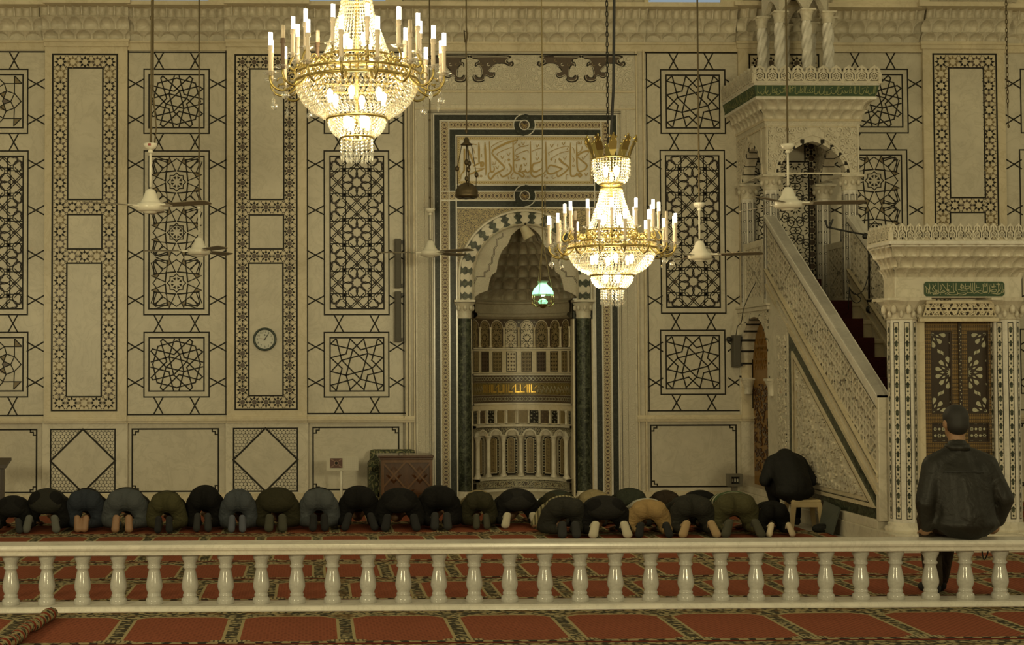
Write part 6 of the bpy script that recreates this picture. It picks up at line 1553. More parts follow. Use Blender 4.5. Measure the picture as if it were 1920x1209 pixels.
# ---------------------------------------------------------------- fittings and furniture
p=at(496.5,636,DW-.05); c=empty('wall_clock',V((p.x,-.052,p.z))); tag(c,'round wall clock with green rim and white face on the marble pier','clock')
R_=22*DW/F
b=MB(); vs=[]; PR=[(R_*.80,-.012),(R_*.82,-.03),(R_*.9,-.042),(R_*.98,-.032),(R_,-.015),(R_,0)]
n=40
b.add([(r*math.cos(2*PI*k/n),y,r*math.sin(2*PI*k/n)) for r,y in PR for k in range(n)],[(j*n+k,j*n+(k+1)%n,(j+1)*n+(k+1)%n,(j+1)*n+k) for j in range(len(PR)-1) for k in range(n)],smooth=True); M['clock_rim']=plain('dark_green_rim',(.03,.045,.032),.35); b.build('rim',[M['clock_rim']],c)
b=MB(); b.add([(R_*.82*math.cos(2*PI*k/n),-.012,R_*.82*math.sin(2*PI*k/n)) for k in range(n)],[tuple(range(n))]); b.build('dial',[plain('white_dial',(.62,.60,.52),.4)],c)
for h in range(1,13):
    t=bpy.data.curves.new('numeral','FONT'); t.body=str(h); t.size=R_*.27; t.align_x='CENTER'; t.align_y='CENTER'; t.extrude=.0004; a=PI/2-h*PI/6
    o=bpy.data.objects.new('numeral',t); o.location=(R_*.63*math.cos(a),-.0135,R_*.63*math.sin(a)); o.rotation_euler=(PI/2,0,0); COL.objects.link(o); bpy.context.view_layer.update(); me=bpy.data.meshes.new_from_object(o.evaluated_get(bpy.context.evaluated_depsgraph_get())); me.materials.clear(); me.materials.append(M['inlay']); o2=bpy.data.objects.new('numeral',me); o2.location=o.location; o2.rotation_euler=o.rotation_euler; bpy.data.objects.remove(o); bpy.data.curves.remove(t); COL.objects.link(o2); o2.parent=c
def hand(name,a,l,w,m):
    b=MB(); ca,sa=math.cos(a),math.sin(a); P=[(-.2*l,-w),(l,-w*.5),(l,w*.5),(-.2*l,w)]; b.prism([(x*ca-z*sa,-.016,x*sa+z*ca) for x,z in P],(0,-.002,0)); b.build(name,[m],c)
hand('minute_hand',math.radians(57),R_*.68,.0055,M['inlay']); hand('hour_hand',math.radians(55),R_*.42,.007,M['inlay']); hand('second_hand',math.radians(166),R_*.5,.0022,M['red_dot'])
b=MB(); b.add([(.012*math.cos(2*PI*k/5+PI/2)*(1 if 1 else 0),-.0135,R_*.36+.012*math.sin(2*PI*k/5+PI/2)) for k in range(5)],[tuple(range(5))]); b.build('dial_mark',[M['clock_rim']],c)
b=MB(); b.add([(R_*.83*math.cos(2*PI*k/n),-.026,R_*.83*math.sin(2*PI*k/n)) for k in range(n)],[tuple(range(n))]); b.build('cover_glass',[M['pane']],c)
# loudspeakers
def wspeaker(name,x0,y0,x1,y1,dep,label,grp=None,yb=0.):
    a=at(x0,y0,DW-dep); d=at(x1,y1,DW-dep); c=empty(name,V(((a.x+d.x)/2,yb,d.z))); tag(c,label,'loudspeaker',grp)
    b=MB(); b.bbox(a.x,d.x,-dep,yb-.03,d.z,a.z,.006); adopt(b.build('cabinet',[M['grey_metal']]),c)
    b=MB(); b.bbox(a.x+.008,d.x-.008,-dep-.006,-dep,d.z+.02,a.z-.02,.004); 
    for k in range(int((a.z-d.z)/.02)): b.box(a.x+.012,d.x-.012,-dep-.008,-dep-.004,d.z+.03+k*.02,d.z+.036+k*.02) if d.z+.05+k*.02<a.z-.03 else None
    adopt(b.build('grille',[M['grey_metal']]),c)
    b=MB()
    for z in (a.z-.04,d.z+.03): b.box((a.x+d.x)/2-.02,d.x+.02,-dep*.7,yb,z-.012,z+.012); b.box(d.x-.005,d.x+.02,-dep*.9,-.0,z-.02,z+.02)
    adopt(b.build('bracket',[M['black_metal']]),c); return c
wspeaker('column_loudspeaker',740.5,447,752.5,539.5,.14,'long grey column loudspeaker on the wall, upper of the pair','column loudspeakers by the niche')
wspeaker('column_loudspeaker',740.5,546,752.5,641,.14,'long grey column loudspeaker on the wall, lower of the pair','column loudspeakers by the niche')
b=MB(); pts=[at(757.5,y,DW-.05) for y in (300,440,560,640,700,930)]; b.tube([V((q.x,-.052,q.z)) for q in pts],.006,6); tag(b.build('wall_cable',[M['black_plastic']]),'thin black cable running down the wall beside the column loudspeakers','cable')
c=wspeaker('box_loudspeaker',1376,628,1390,688,.16,'small black box loudspeaker on the wall beside the pulpit')
b=MB(); q=at(1367,636,DW-.1); b.ball((q.x,-.1,q.z),.035,12,8); b.tube([(q.x,-.1,q.z),(q.x+.03,0,q.z)],.012,6); tag(b.build('spotlight',[M['black_plastic']]),'small round black spotlight beside the box loudspeaker','spotlight')
b=MB(); pts=[(1380,628),(1383,612),(1390,604),(1394,580),(1404,555),(1418,528)]; b.tube(spline([tuple(at(x,y,17.6-.09*i)) for i,(x,y) in enumerate(pts)],4),.005,5); tag(b.build('speaker_cable',[M['black_plastic']]),'black cable looping from the box loudspeaker up to the pulpit','cable')
# white cone spotlight in the apex of the niche
q=at(985,432,DW-.15); c=empty('floodlight',q); tag(c,'pale cone-shaped floodlight fixed under the apex of the niche arch','floodlight')
T=Matrix.Rotation(math.radians(-30),4,'Y'); b=MB(); vs=MB(); vs.lathe([(.0,.06),(.045,.055),(.05,.04),(.075,-.09),(.078,-.10),(.06,-.09),(.0,-.05)],(0,0,0),18)
b.add([T@V(v) for v in vs.v],vs.f,smooth=True); b.build('shade',[M['marble_trim']],c)
b=MB(); b.tube([(0,0,.05),(.01,.06,.09),(0,.14,.08)],.012,6); b.build('bracket',[M['black_metal']],c)
# lectern and green armchair
Dl=16.5; a=at(714,858,Dl); d=at(811,858,Dl); zt=a.z; x0,x1=a.x,d.x; yl=Dl-DW; c=empty('lectern',V(((x0+x1)/2,yl+.2,0))); tag(c,'varnished wooden lectern with crossed mouldings, in front of the green armchair','lectern')
b=MB(); b.bbox(x0,x1,yl,yl+.42,.0,zt,.006); adopt(b.build('body',[M['wood']]),c)
b=MB(); b.bbox(x0-.03,x1+.012,yl-.025,yl+.45,zt,zt+.025,.006); b.bbox(x0-.012,x1+.006,yl-.012,yl+.43,zt-.025,zt,.004); adopt(b.build('top',[M['wood']]),c)
M['wood_mould']=wood('red_brown_moulding',(.07,.032,.013),(.16,.08,.035),.2); ik=Ink(y_map(yl),h=0.,depth=.024); W=x1-x0; cl=[(x0+.02,.04),(x1-.02,.04),(x1-.02,zt-.04),(x0+.02,zt-.04)]; ik.clip=cl
for k in range(-4,6):
    ik.line((x0+W*.25*k*2-.0,zt-.03),(x0+W*.25*k*2+1.2*W,zt-.03-1.2*W*1.12),.020); ik.line((x0+W*.25*k*2,zt-.03),(x0+W*.25*k*2-1.2*W,zt-.03-1.2*W*1.12),.020)
ik.clip=None; ik.path(cl,.03,0,True); adopt(ik.build('crossed_moulding',[M['wood_mould']]),c)
b=MB(); hh=W*.25*1.12
for i in range(0,5):
    for j in range(0,5):
        if (i+j)%2: continue
        cx_,cz_=x0+W*.25*i,zt-.03-hh*j
        if j==0 or cz_-hh<.03 or i in (0,4): continue
        f=.62; o4=[(cx_+W*.25*f,yl-.004,cz_),(cx_,yl-.004,cz_+hh*f),(cx_-W*.25*f,yl-.004,cz_),(cx_,yl-.004,cz_-hh*f)]; f=.40; i4=[(cx_+W*.25*f,yl-.018,cz_),(cx_,yl-.018,cz_+hh*f),(cx_-W*.25*f,yl-.018,cz_),(cx_,yl-.018,cz_-hh*f)]
        b.add(o4+i4,[(k,(k+1)%4,4+(k+1)%4,4+k) for k in range(4)]+[(4,5,6,7)])
adopt(b.build('raised_diamond',[M['wood']]),c)
def brocade():
    b=NB('green_brocade',.7); v=b.voro(13,feat='SMOOTH_F1'); s=((v*26+b.noise(6,2)*8).sin()); c=b.mix((.045,.055,.018),(.20,.18,.085),b.ramp(s,.55,.85)); c=b.mix(c,(.018,.014,.01),b.ramp(s,-.6,-.95)); b.color(c); return b.mat
M['brocade']=brocade()
Da=17.15; a=at(694,846,Da); d=at(783,846,Da); ya_=Da-DW; zt=a.z; c=empty('armchair',V(((a.x+d.x)/2,ya_+.2,0))); tag(c,'green brocade armchair partly hidden behind the wooden lectern','armchair')
b=MB(); b.bbox(a.x+.01,d.x,ya_+.34,ya_+.5,.12,zt,.05); adopt(b.build('backrest',[M['brocade']]),c)
b=MB(); b.bbox(a.x+.04,d.x-.04,ya_-.05,ya_+.38,.2,.36,.04); adopt(b.build('seat',[M['brocade']]),c)
for sx in (0,1):
    xx=a.x-.02 if sx==0 else d.x-.09; b=MB(); b.bbox(xx,xx+.11,ya_-.06,ya_+.4,.12,zt-.19,.02); b.tube([(xx+.055,ya_-.09,zt-.17),(xx+.055,ya_+.4,zt-.17)],.055,12); adopt(b.build('armrest',[M['brocade']]),c)
for x in (a.x+.05,d.x-.05):
    for y in (ya_,ya_+.42): b=MB(); b.box(x-.025,x+.025,y-.025,y+.025,0,.14); adopt(b.build('leg',[M['wood_dark']]),c)
# notice on a white stand
Dn=16.9; yn=Dn-DW; A=lambda x,y:at(x,y,Dn); a,d=A(612,855),A(672,882); c=empty('notice_stand',V((A(640,900).x,yn,0))); tag(c,'white stand holding a timetable sheet and small red picture, before the dado','notice stand')
b=MB(); b.box(a.x,d.x,yn,yn+.008,d.z,a.z); adopt(b.build('board',[plain('pale_board',(.50,.46,.36),.5)]),c)
e,f=A(619,859),A(642,877); b=MB(); b.box(e.x,f.x,yn-.006,yn-.0005,f.z,e.z); pic=b.build('picture',[plain('red_picture',(.085,.028,.018),.5)]); adopt(pic,c)
ik=Ink(y_map(yn-.007),h=.0005); m_=((e.x+f.x)/2,(e.z+f.z)/2); ik.disc(m_,.028,1,12); ik.disc(m_,.018,0,10)
for sx in (1,-1):
    for sz in (1,-1): ik.line((m_[0]+sx*.035,m_[1]+sz*.03),(m_[0]+sx*.06,m_[1]+sz*.045),.012,1)
q=ik.build('ornament',[M['inlay'],plain('faded_pink',(.22,.12,.08),.5)]); q.parent=pic
ik=Ink(y_map(yn-.0),h=.001); g0,g1=A(645,857),A(670,880)
for k in range(8): ik.line((g0.x+(g1.x-g0.x)*k/7,g0.z),(g0.x+(g1.x-g0.x)*k/7,g1.z),.0025)
for k in range(7): ik.line((g0.x,g0.z+(g1.z-g0.z)*k/6),(g1.x,g0.z+(g1.z-g0.z)*k/6),.0025)
adopt(ik.build('timetable_grid',[M['marble_white']]),c)
b=MB(); x=A(640,900).x; b.tube([(x,yn+.02,.02),(x,yn+.02,a.z-.05)],.016,8); b.lathe([(.13,0),(.13,.015),(.03,.03),(.016,.04)],(x,yn+.02,0),16); adopt(b.build('post',[M['white_enamel']]),c)
# wooden stand cut by the left edge
Dn=16.2; yn=Dn-DW; a=at(11,866,Dn); c=empty('book_stand',V((a.x-.2,yn,0))); tag(c,'dark wooden book stand mostly cut off by the frame','book stand')
b=MB(); b.prism([(a.x-.5,yn,a.z-.07),(a.x-.5,yn+.3,a.z),(a.x-.5,yn+.3,a.z+.03),(a.x-.5,yn,a.z-.03)],(.5,0,0)); adopt(b.build('top',[M['wood_dark']]),c)
for x in (a.x-.06,a.x-.44):
    b=MB(); b.box(x-.02,x+.02,yn+.08,yn+.14,0,a.z-.04); b.box(x-.03,x+.03,yn,yn+.3,0,.04); adopt(b.build('leg',[M['wood_dark']]),c)
# socket box at the foot of the pulpit
a,d=at(1366,889,17.5),at(1393,912,17.5); yq=-.4; c=empty('socket_box',V(((a.x+d.x)/2,yq,d.z))); tag(c,'grey metal socket box with a dark opening beside the pulpit side door','box')
b=MB(); 
for q in ((a.x,a.x+.035,d.z,a.z),(d.x-.035,d.x,d.z,a.z),(a.x,d.x,a.z-.03,a.z),(a.x,d.x,d.z,d.z+.03)): b.box(q[0],q[1],yq,yq+.12,q[2],q[3])
b.box(a.x,d.x,yq+.08,yq+.12,d.z,a.z); b.box((a.x+d.x)/2-.03,(a.x+d.x)/2+.03,yq+.03,yq+.1,0,d.z); adopt(b.build('frame',[plain('grey_box_metal',(.16,.145,.11),.5)]),c)
b=MB(); b.box(a.x+.035,d.x-.035,yq+.06,yq+.075,d.z+.03,a.z-.03); adopt(b.build('socket_plate',[M['black_plastic']]),c)
b=MB()
for k in range(3): b.box(a.x+.055+k*.03,a.x+.07+k*.03,yq+.05,yq+.062,d.z+.05,d.z+.09)
adopt(b.build('socket',[M['white_enamel']]),c)
# microphone boom on the pulpit
Dm=16.15; A=lambda x,y,D=Dm:at(x,y,D); c=empty('microphone_stand',A(1629,585)); tag(c,'black microphone boom stand with hanging pole on the pulpit stairs','microphone stand')
b=MB(); b.tube([A(1628,398),A(1629,440),A(1629.5,560)],.011,8); b.ball(A(1629.5,580),(.036,.036,.045),12,8); b.lathe([(.016,0),(.02,.03),(.03,.06)],A(1629.5,572),10); adopt(b.build('pole',[M['black_metal']]),c)
b=MB(); b.tube([A(1552,426),A(1590,434),A(1629,441),A(1648,446)],.010,8); b.ball(A(1622,443),.032,10,7); adopt(b.build('boom_arm',[M['black_metal']]),c)
b=MB(); b.tube([A(1552,428),A(1549,418),A(1548,412)],.010,7); b.tube([A(1556,428),A(1560,415),A(1562,411)],.010,7); b.tube([A(1556,428),A(1556,417)],.014,8); b.tube([A(1577,433),A(1577,447)],.006,6); b.ball(A(1577,450),(.010,.010,.02),6,5); adopt(b.build('microphone',[M['black_plastic']]),c)
b=MB(); b.tube([A(1629,440),A(1618,436,16.5),A(1609,433,16.75)],.009,6); adopt(b.build('clamp',[M['black_metal']]),c)
b=MB(); b.tube(spline([tuple(A(x,y)) for x,y in ((1632,445),(1634,490),(1627,520),(1618,545),(1602,552),(1592,538))],4),.006,5); b.tube(spline([tuple(A(x,y)) for x,y in ((1592,538),(1596,560),(1606,568),(1614,560),(1596,545))],4),.005,5); b.tube([A(1592,538),A(1591,580)],.005,5); adopt(b.build('cable',[M['black_plastic']]),c)
# plastic stool
Ds=14.95; ysl=Ds-DW; sc_=Ds/F; a=at(1487,938,Ds-.13); d=at(1531,938,Ds-.13); zs=at(1505,937,Ds-.13).z; x0s,x1s=at(1478,938,Ds).x,at(1532,938,Ds).x; yc=ysl
M['plastic']=plain('cream_plastic',(.60,.47,.26),.4)
c=empty('stool',V(((x0s+x1s)/2,yc,0))); tag(c,'low cream plastic stool with splayed legs under the seated man','stool')
b=MB(); b.bbox(x0s,x1s,yc-.13,yc+.13,zs-.035,zs,.012); adopt(b.build('seat',[M['plastic']]),c)
for x,s in ((x0s,-1),(x1s,1)):
    for y,t in ((yc-.13,-1),(yc+.13,1)):
        b=MB(); top=[(x,y,zs-.03),(x-s*.045,y,zs-.03),(x-s*.045,y-t*.045,zs-.03),(x,y-t*.045,zs-.03)]; bot=[(x+s*.03,y+t*.02,0.013),(x-s*.005,y+t*.02,.013),(x-s*.005,y-t*.01,.013),(x+s*.03,y-t*.01,.013)]
        b.add(top+bot,[(0,1,2,3),(4,5,6,7)]+[(k,(k+1)%4,4+(k+1)%4,4+k) for k in range(4)]); adopt(b.build('leg',[M['plastic']]),c)
b=MB(); 
for y in (yc-.128,yc+.1): b.box(x0s+.01,x1s-.01,y,y+.02,zs-.075,zs-.03)
adopt(b.build('apron',[M['plastic']]),c)
# board leaning on the pulpit, dark cap and slippers
q=[atX(1536,957,XS-.05),atX(1568,970,XS-.05)]; p0=at(1531,985,14.75); p1=at(1556,1000,14.3); 
b=MB(); u=V((p1.x-p0.x,p1.y-p0.y,0)); top0=V((XS-.045,p0.y+.05,.30)); top1=V((XS-.045,p1.y+.05,.27)); b0=V((p0.x+.03,p0.y,.014)); b1=V((p1.x+.03,p1.y,.014)); b.prism([b0,b1,top1,top0],(-.012,.0,.008)); tag(b.build('leaning_board',[plain('grey_green_board',(.075,.085,.07),.5,var=.2)]),'thin grey board leaning against the foot of the pulpit behind the stool','board')
q=V((5.03,-3.3,0)); b=MB(); b.ball((q.x,q.y,.045),(.10,.075,.05),16,9); b.ball((q.x+.05,q.y-.02,.035),(.06,.06,.035),12,7)
o=b.build('folded_cap',[cloth('dark_grey_wool',(.02,.02,.018))]); 
for v in o.data.vertices: v.co.z=max(0.001,v.co.z)
b=MB(); b.ring((q.x+.035,q.y-.05,.045),.035,.008,16,6); k=b.build('trim',[M['grey_metal']]); k.parent=o
tag(o,'dark folded cap lying on the floor beside the leaning board','cap')
# ---------------------------------------------------------------- people
def blob(parts,voxel=.018,smooth=4):
    "one continuous skin grown over tapering limbs: parts are ('c',p0,r0,p1,r1) or ('e',centre,(rx,ry,rz)[,rot matrix])"
    mb=MB()
    for q in parts:
        if q[0]=='c':
            p0,r0,p1,r1=V(q[1]),q[2],V(q[3]),q[4]; n=6
            for i in range(n+1): t=i/n; mb.ball(p0.lerp(p1,t),r0+(r1-r0)*t,10,7)
            mb.tube([p0,p1],[r0,r1],10,smooth=False)
        else: mb.ball(q[1],q[2],14,10,M=q[3] if len(q)>3 else None)
    o=mb.build('tmp',[M['skin']]); r=o.modifiers.new('r','REMESH'); r.mode='VOXEL'; r.voxel_size=voxel
    s=o.modifiers.new('s','SMOOTH'); s.iterations=smooth; s.factor=.6
    dg=bpy.context.evaluated_depsgraph_get(); me=bpy.data.meshes.new_from_object(o.evaluated_get(dg)); old=o.data; bpy.data.objects.remove(o); bpy.data.meshes.remove(old)
    for p in me.polygons: p.use_smooth=True
    return me
def mir(parts):
    out=[]
    for q in parts:
        out.append(q)
        f=lambda p:(-p[0],p[1],p[2])
        out.append((q[0],f(q[1]),q[2],f(q[3]),q[4]) if q[0]=='c' else (q[0],f(q[1]))+tuple(q[2:]))
    return out
def sujud(ft=.10,kn=.13,toe=0.,lean=0.,armw=.20,hip=0.):
    "kneeling with the forehead on the floor, facing +y, feet at y=0"
    hx=.10; H=.37+hip
    ank=(ft+toe*.3,.14,.135); heel=(ft-toe*.2,.085,.195); ballp=(ft+toe,.045,.05); knee=(kn+.035,.52,.085); hipj=(hx,.40,H)
    foot=mir([('c',heel,.035,ballp,.042),('c',ballp,.04,(ft+toe*1.15,.062,.026),.026),('c',ank,.042,heel,.036)])
    head=[('e',(0,1.13,.135),(.078,.092,.105)),('e',(0,1.09,.09),(.062,.075,.07)),('c',(0,.98,.22),.056,(0,1.07,.16),.056),('e',(0,1.155,.06),(.016,.016,.022))]+mir([('e',(.08,1.10,.125),(.014,.026,.032))])
    hand=mir([('c',(armw-.02,.98,.05),.034,(armw-.05,1.06,.03),.034)]+[('c',(armw-.075+.017*k,1.075,.028),.011,(armw-.085+.022*k,1.14-abs(k-1.4)*.012,.022),.010) for k in range(4)]+[('c',(armw-.085,1.02,.03),.012,(armw-.125,1.07,.025),.010)])
    torso=[('c',(0,.45,H),.12,(0,.85,.30),.13)]+mir([('c',(.15,.93,.24),.06,(armw+.03,.86,.10),.04),('c',(armw+.03,.86,.10),.038,(armw-.02,.98,.05),.03),('c',hipj,.09,knee,.055),('c',knee,.05,ank,.036)])
    body=blob(torso+head+hand+foot,.015,2)
    tr=[('e',(0,.44,H+.01),(.165,.135,.145))]+mir([('e',(.083,.37,H+.005),(.098,.115,.135)),('c',(hx+.012,.41,H-.05),.108,(kn+.045,.49,.125),.082),('c',(kn+.04,.50,.10),.080,(ft+toe*.3+.015,.20,.10),.062),('c',(ft+toe*.3+.012,.19,.095),.060,(ft+toe*.3+.004,.13,.115),.056)])
    trousers=blob(tr,.016,5)
    tp=[('c',(0,.52,H+.02),.145,(0,.80,.335),.160),('c',(0,.80,.335),.160,(0,.93,.28),.13),('e',(0,.49,H+.02),(.175,.10,.148))]+mir([('c',(.09,.88,.31),.10,(.14,.93,.25),.082),('c',(.15,.93,.25),.072,(armw+.025,.87,.11),.055),('c',(armw+.025,.87,.11),.052,(armw-.01,.965,.055),.042)])
    top=blob(tp,.018,5)
    cp=tp+[('e',(0,.42,H+.01),(.19,.155,.158)),('e',(0,.37,H-.03),(.185,.14,.13))]
    coat=blob(cp,.018,5)
    sock=[blob(mir([('c',heel,.038,ballp,.045),('c',ballp,.043,(ft+toe*1.15,.062,.03),.030),('c',(ank[0],ank[1]+.02,ank[2]-.01),.046,heel,.039)])[k::2],.012,2) for k in (0,1)]
    hair=blob([('e',(0,1.145,.15),(.084,.09,.105)),('e',(0,1.12,.18),(.08,.085,.08))],.016,3)
    return dict(body=body,trousers=trousers,top=top,coat=coat,socks=sock,hair=hair)
POSES=[sujud(.06,.13,.005),sujud(.13,.15,.02),sujud(.045,.10,-.01,armw=.22,hip=.01),sujud(.12,.12,.035,armw=.21)]
def obj_from(name,me,mat,parent):
    o=bpy.data.objects.new(name,me); COL.objects.link(o); o.parent=parent
    if not me.materials: me.materials.append(mat)
    o.material_slots[0].link='OBJECT'; o.material_slots[0].material=mat; return o
for me in [m for p in POSES for q in p.values() for m in (q if isinstance(q,list) else [q])]:
    me.materials.clear(); me.materials.append(M['skin'])
def jeans(name,col):
    b=NB(name,.85,0,.2); n=b.noise(5,3,dist=.6); f=b.noise(120,2); b.color(b.mix(b.mix(tuple(x*.72 for x in col),tuple(x*1.35 for x in col),n),tuple(x*.6 for x in col),f*.35)); b.bump(b.noise(11,3,dist=1.5)+f*.06,.45,.03); return b.mat
CL={}
for n_,c_ in dict(black=(.007,.0065,.006),soot=(.010,.0095,.0085),dgrey=(.024,.023,.018),charcoal=(.017,.016,.014),dolive=(.030,.027,.013),olive=(.060,.055,.024),khaki=(.30,.20,.085),beige=(.25,.20,.105),dgreen=(.030,.034,.022),dbrown=(.030,.020,.012),white=(.52,.48,.38),pale=(.38,.36,.29),navy=(.020,.023,.032)).items(): CL[n_]=cloth(n_+'_cloth',c_)
CL['jeans_dark']=jeans('dark_denim',(.030,.036,.047)); CL['jeans']=jeans('blue_grey_denim',(.075,.082,.085)); CL['jeans_mid']=jeans('worn_denim',(.062,.070,.078))
def striped(name,a,c,per,axis=0):
    b=NB(name,.85,0,.2); x=b.xyz()[axis]; b.color(b.mix(a,c,(x*(2*PI/per)).sin().gt(.1))); b.bump(b.noise(12,3,dist=1.4),.4,.03); return b.mat
CL['check']=striped('striped_shirt',(.32,.28,.16),(.10,.085,.045),.030); CL['polo']=striped('green_white_polo',(.05,.075,.03),(.50,.47,.36),.13,1)
SK={'grey':plain('grey_sock',(.10,.10,.085),.9),'dark':plain('dark_sock',(.022,.022,.021),.9),'black':plain('black_sock',(.010,.010,.010),.9),'blue':plain('blue_grey_sock',(.085,.092,.115),.9),'white':plain('white_sock',(.46,.42,.31),.9),'tan':plain('tan_sock',(.33,.23,.12),.9),'olive':plain('olive_sock',(.05,.048,.03),.9),'cream':plain('cream_sock',(.60,.50,.34),.9)}
def worshipper(px,foot,top,wid,pose,trou,upper,sock,label,coat=False,rz=0.,row='left'):
    D=at(px,foot,10.).z; u,v=N(px,foot); D=F*(CZ-.012)/(v-VY); g=at(px,foot,D); P=POSES[pose]
    u2,v2=N(px,top); Dh=D+.36; zt=CZ-(v2-VY)*Dh/F; s=max(.62,min(1.05,(zt-.012)/.555)); sx=wid*(D+.3)/F/.385
    r=empty('person',(g.x,g.y-.0,.012),rz); r.scale=(max(.7,min(1.1,sx)),s*.98,s)
    tag(r,label,'person','worshippers bowed in prayer')
    obj_from('body',P['body'],M['skin'],r); obj_from('trousers',P['trousers'],CL[trou],r); obj_from('coat' if coat else 'shirt',P['coat' if coat else 'top'],CL[upper],r); obj_from('hair',P['hair'],M['hair'],r)
    for me_ in (P['socks'] if sock else []): obj_from('sock',me_,SK[sock],r)
    return r
W=worshipper
W(12,1002,925,58,1,'black','soot','dark','worshipper in black kneeling forehead down, half cut off by the frame',True)
W(76,1001,912,70,1,'black','dgrey','grey','kneeling worshipper in black with grey-socked feet wide apart',True)
W(151,1000,913,66,2,'jeans_dark','soot',None,'kneeling worshipper in dark blue jeans with bare feet')
W(228,1001,910,74,0,'jeans','dgrey',None,'kneeling worshipper in blue-grey jeans with bare soles side by side')
W(306,1001,916,62,0,'olive','dolive','black','kneeling worshipper in plain olive clothes with black socks, next to blue-grey jeans')
W(379,999,906,62,0,'black','black','dark','kneeling worshipper in black jeans with ragged jacket hem, under the wide dado slab')
W(444,1000,913,60,0,'jeans_mid','jeans_mid','blue','kneeling worshipper in worn blue jeans with blue-grey socks')
W(517,999,910,76,0,'dolive','dolive','olive','kneeling worshipper in a long dark olive coat and olive socks',True)
W(598,998,910,66,0,'jeans','soot','black','kneeling worshipper in grey-blue jeans and black socks below the notice stand')
W(675,997,907,68,3,'black','black','black','kneeling worshipper in black with black-socked feet wide apart, in front of the green armchair')
W(752,998,911,74,1,'black','soot','black','kneeling worshipper in a black coat in front of the lectern',True)
W(828,996,906,72,0,'black','charcoal','dark','kneeling worshipper in black with pale dotted hem at the niche frame edge')
W(904,994,915,58,0,'dolive','beige','olive','kneeling worshipper in dark olive trousers with a beige shirt hem')
W(977,992,912,72,1,'soot','charcoal','white','kneeling worshipper in black coat with pale socks before the niche arcade',True)
W(1056,988,915,64,0,'dolive','dgreen','dark','worshipper in dark green bowed beyond the man in the striped shirt',True)
W(1124,988,914,58,0,'beige','beige','dark','worshipper in a beige jacket bowed between the striped shirt and the leather jacket',True)
W(1194,988,911,60,1,'dgreen','dgreen','dark','worshipper in a dark green coat bowed behind the one in khaki trousers',True)
W(1262,988,915,50,0,'dbrown','dbrown','dark','worshipper in dark brown bowed between the khaki trousers and the grey suit',True)
W(1328,988,915,58,0,'black','black','dark','worshipper in black bowed behind the grey suit, beneath the marble dado slab',True)
r16=W(1069,1011,925,78,0,'dgrey','check','dark','kneeling worshipper in a striped shirt and dark grey trousers')
W(1146,1011,925,84,1,'black','charcoal','white','kneeling worshipper in a dark grey leather jacket with white socks',True)
W(1228,1010,930,72,1,'khaki','pale','black','kneeling worshipper in khaki trousers with black socks')
W(1314,1010,923,78,3,'dgrey','dgrey','tan','kneeling worshipper in a dark grey suit with tan socks')
W(1396,1010,917,86,3,'olive','polo','olive','kneeling worshipper in green trousers and green-white striped polo shirt')
W(1466,1008,940,54,3,'black','black','cream','small kneeling child in black with cream socks in front of the stool')
# ---- man sitting on the stool, bent forward
cx_=at(1490,930,Ds).x; c=empty('person',(cx_,yc,.012)); c.scale=(.82,1,1); tag(c,'man in a dark suit sitting bent forward on the cream plastic stool','person')
zs_=zs-.012
leg=mir([('c',(.09,.0,zs_+.07),.095,(.14,.36,zs_+.10),.072),('c',(.14,.36,zs_+.10),.065,(.12,.26,.09),.048)])
# legs of a low seat: knees forward, feet under them
torso=[('c',(0,.0,zs_+.08),.13,(0,.16,zs_+.27),.13),('c',(0,.16,zs_+.27),.13,(0,.28,zs_+.31),.09)]
head=[('c',(0,.33,zs_+.29),.05,(0,.46,zs_+.22),.05),('e',(0,.52,zs_+.16),(.076,.095,.105)),('e',(0,.575,zs_+.08),(.016,.02,.02))]+mir([('e',(.078,.50,zs_+.15),(.014,.026,.032))])
arms=mir([('c',(.18,.27,zs_+.36),.06,(.30,.20,zs_+.18),.045),('c',(.30,.20,zs_+.18),.042,(.20,.36,zs_+.15),.03),('c',(.20,.36,zs_+.15),.034,(.16,.42,zs_+.155),.034)]+[('c',(.165-.018*k,.44,zs_+.16),.011,(.16-.02*k,.50,zs_+.13),.010) for k in range(4)])
feet=mir([('c',(.12,.24,.05),.042,(.13,.36,.035),.038),('c',(.13,.36,.035),.038,(.135,.42,.03),.026)])
me=blob(torso+head+arms+leg+feet,.016,3); me.materials.clear(); me.materials.append(M['skin']); obj_from('body',me,M['skin'],c)
me=blob([('e',(0,.02,zs_+.10),(.20,.16,.11))]+mir([('c',(.09,.0,zs_+.08),.115,(.15,.37,zs_+.10),.09),('c',(.15,.37,zs_+.10),.08,(.12,.26,.10),.062)]),.016,5); me.materials.clear(); me.materials.append(M['skin']); obj_from('trousers',me,CL['black'],c)
me=blob([('e',(0,-.02,zs_+.08),(.245,.16,.10)),('c',(0,.0,zs_+.12),.19,(0,.17,zs_+.28),.175),('c',(0,.16,zs_+.29),.17,(0,.29,zs_+.36),.14)]+mir([('c',(.08,.0,zs_+.12),.14,(.10,.20,zs_+.30),.13),('c',(.11,.26,zs_+.36),.095,(.19,.27,zs_+.335),.085),('c',(.19,.27,zs_+.34),.078,(.305,.20,zs_+.17),.066),('c',(.305,.20,zs_+.17),.060,(.22,.33,zs_+.15),.048)]),.018,4); me.materials.clear(); me.materials.append(M['skin'])
CL['suit']=cloth('dark_suit_cloth',(.014,.0135,.012),.75,.35); obj_from('jacket',me,CL['suit'],c)
me=blob([('e',(0,.53,zs_+.19),(.082,.09,.10)),('e',(0,.50,zs_+.20),(.08,.08,.09))],.016,3); me.materials.clear(); me.materials.append(M['hair']); obj_from('hair',me,M['hair'],c)
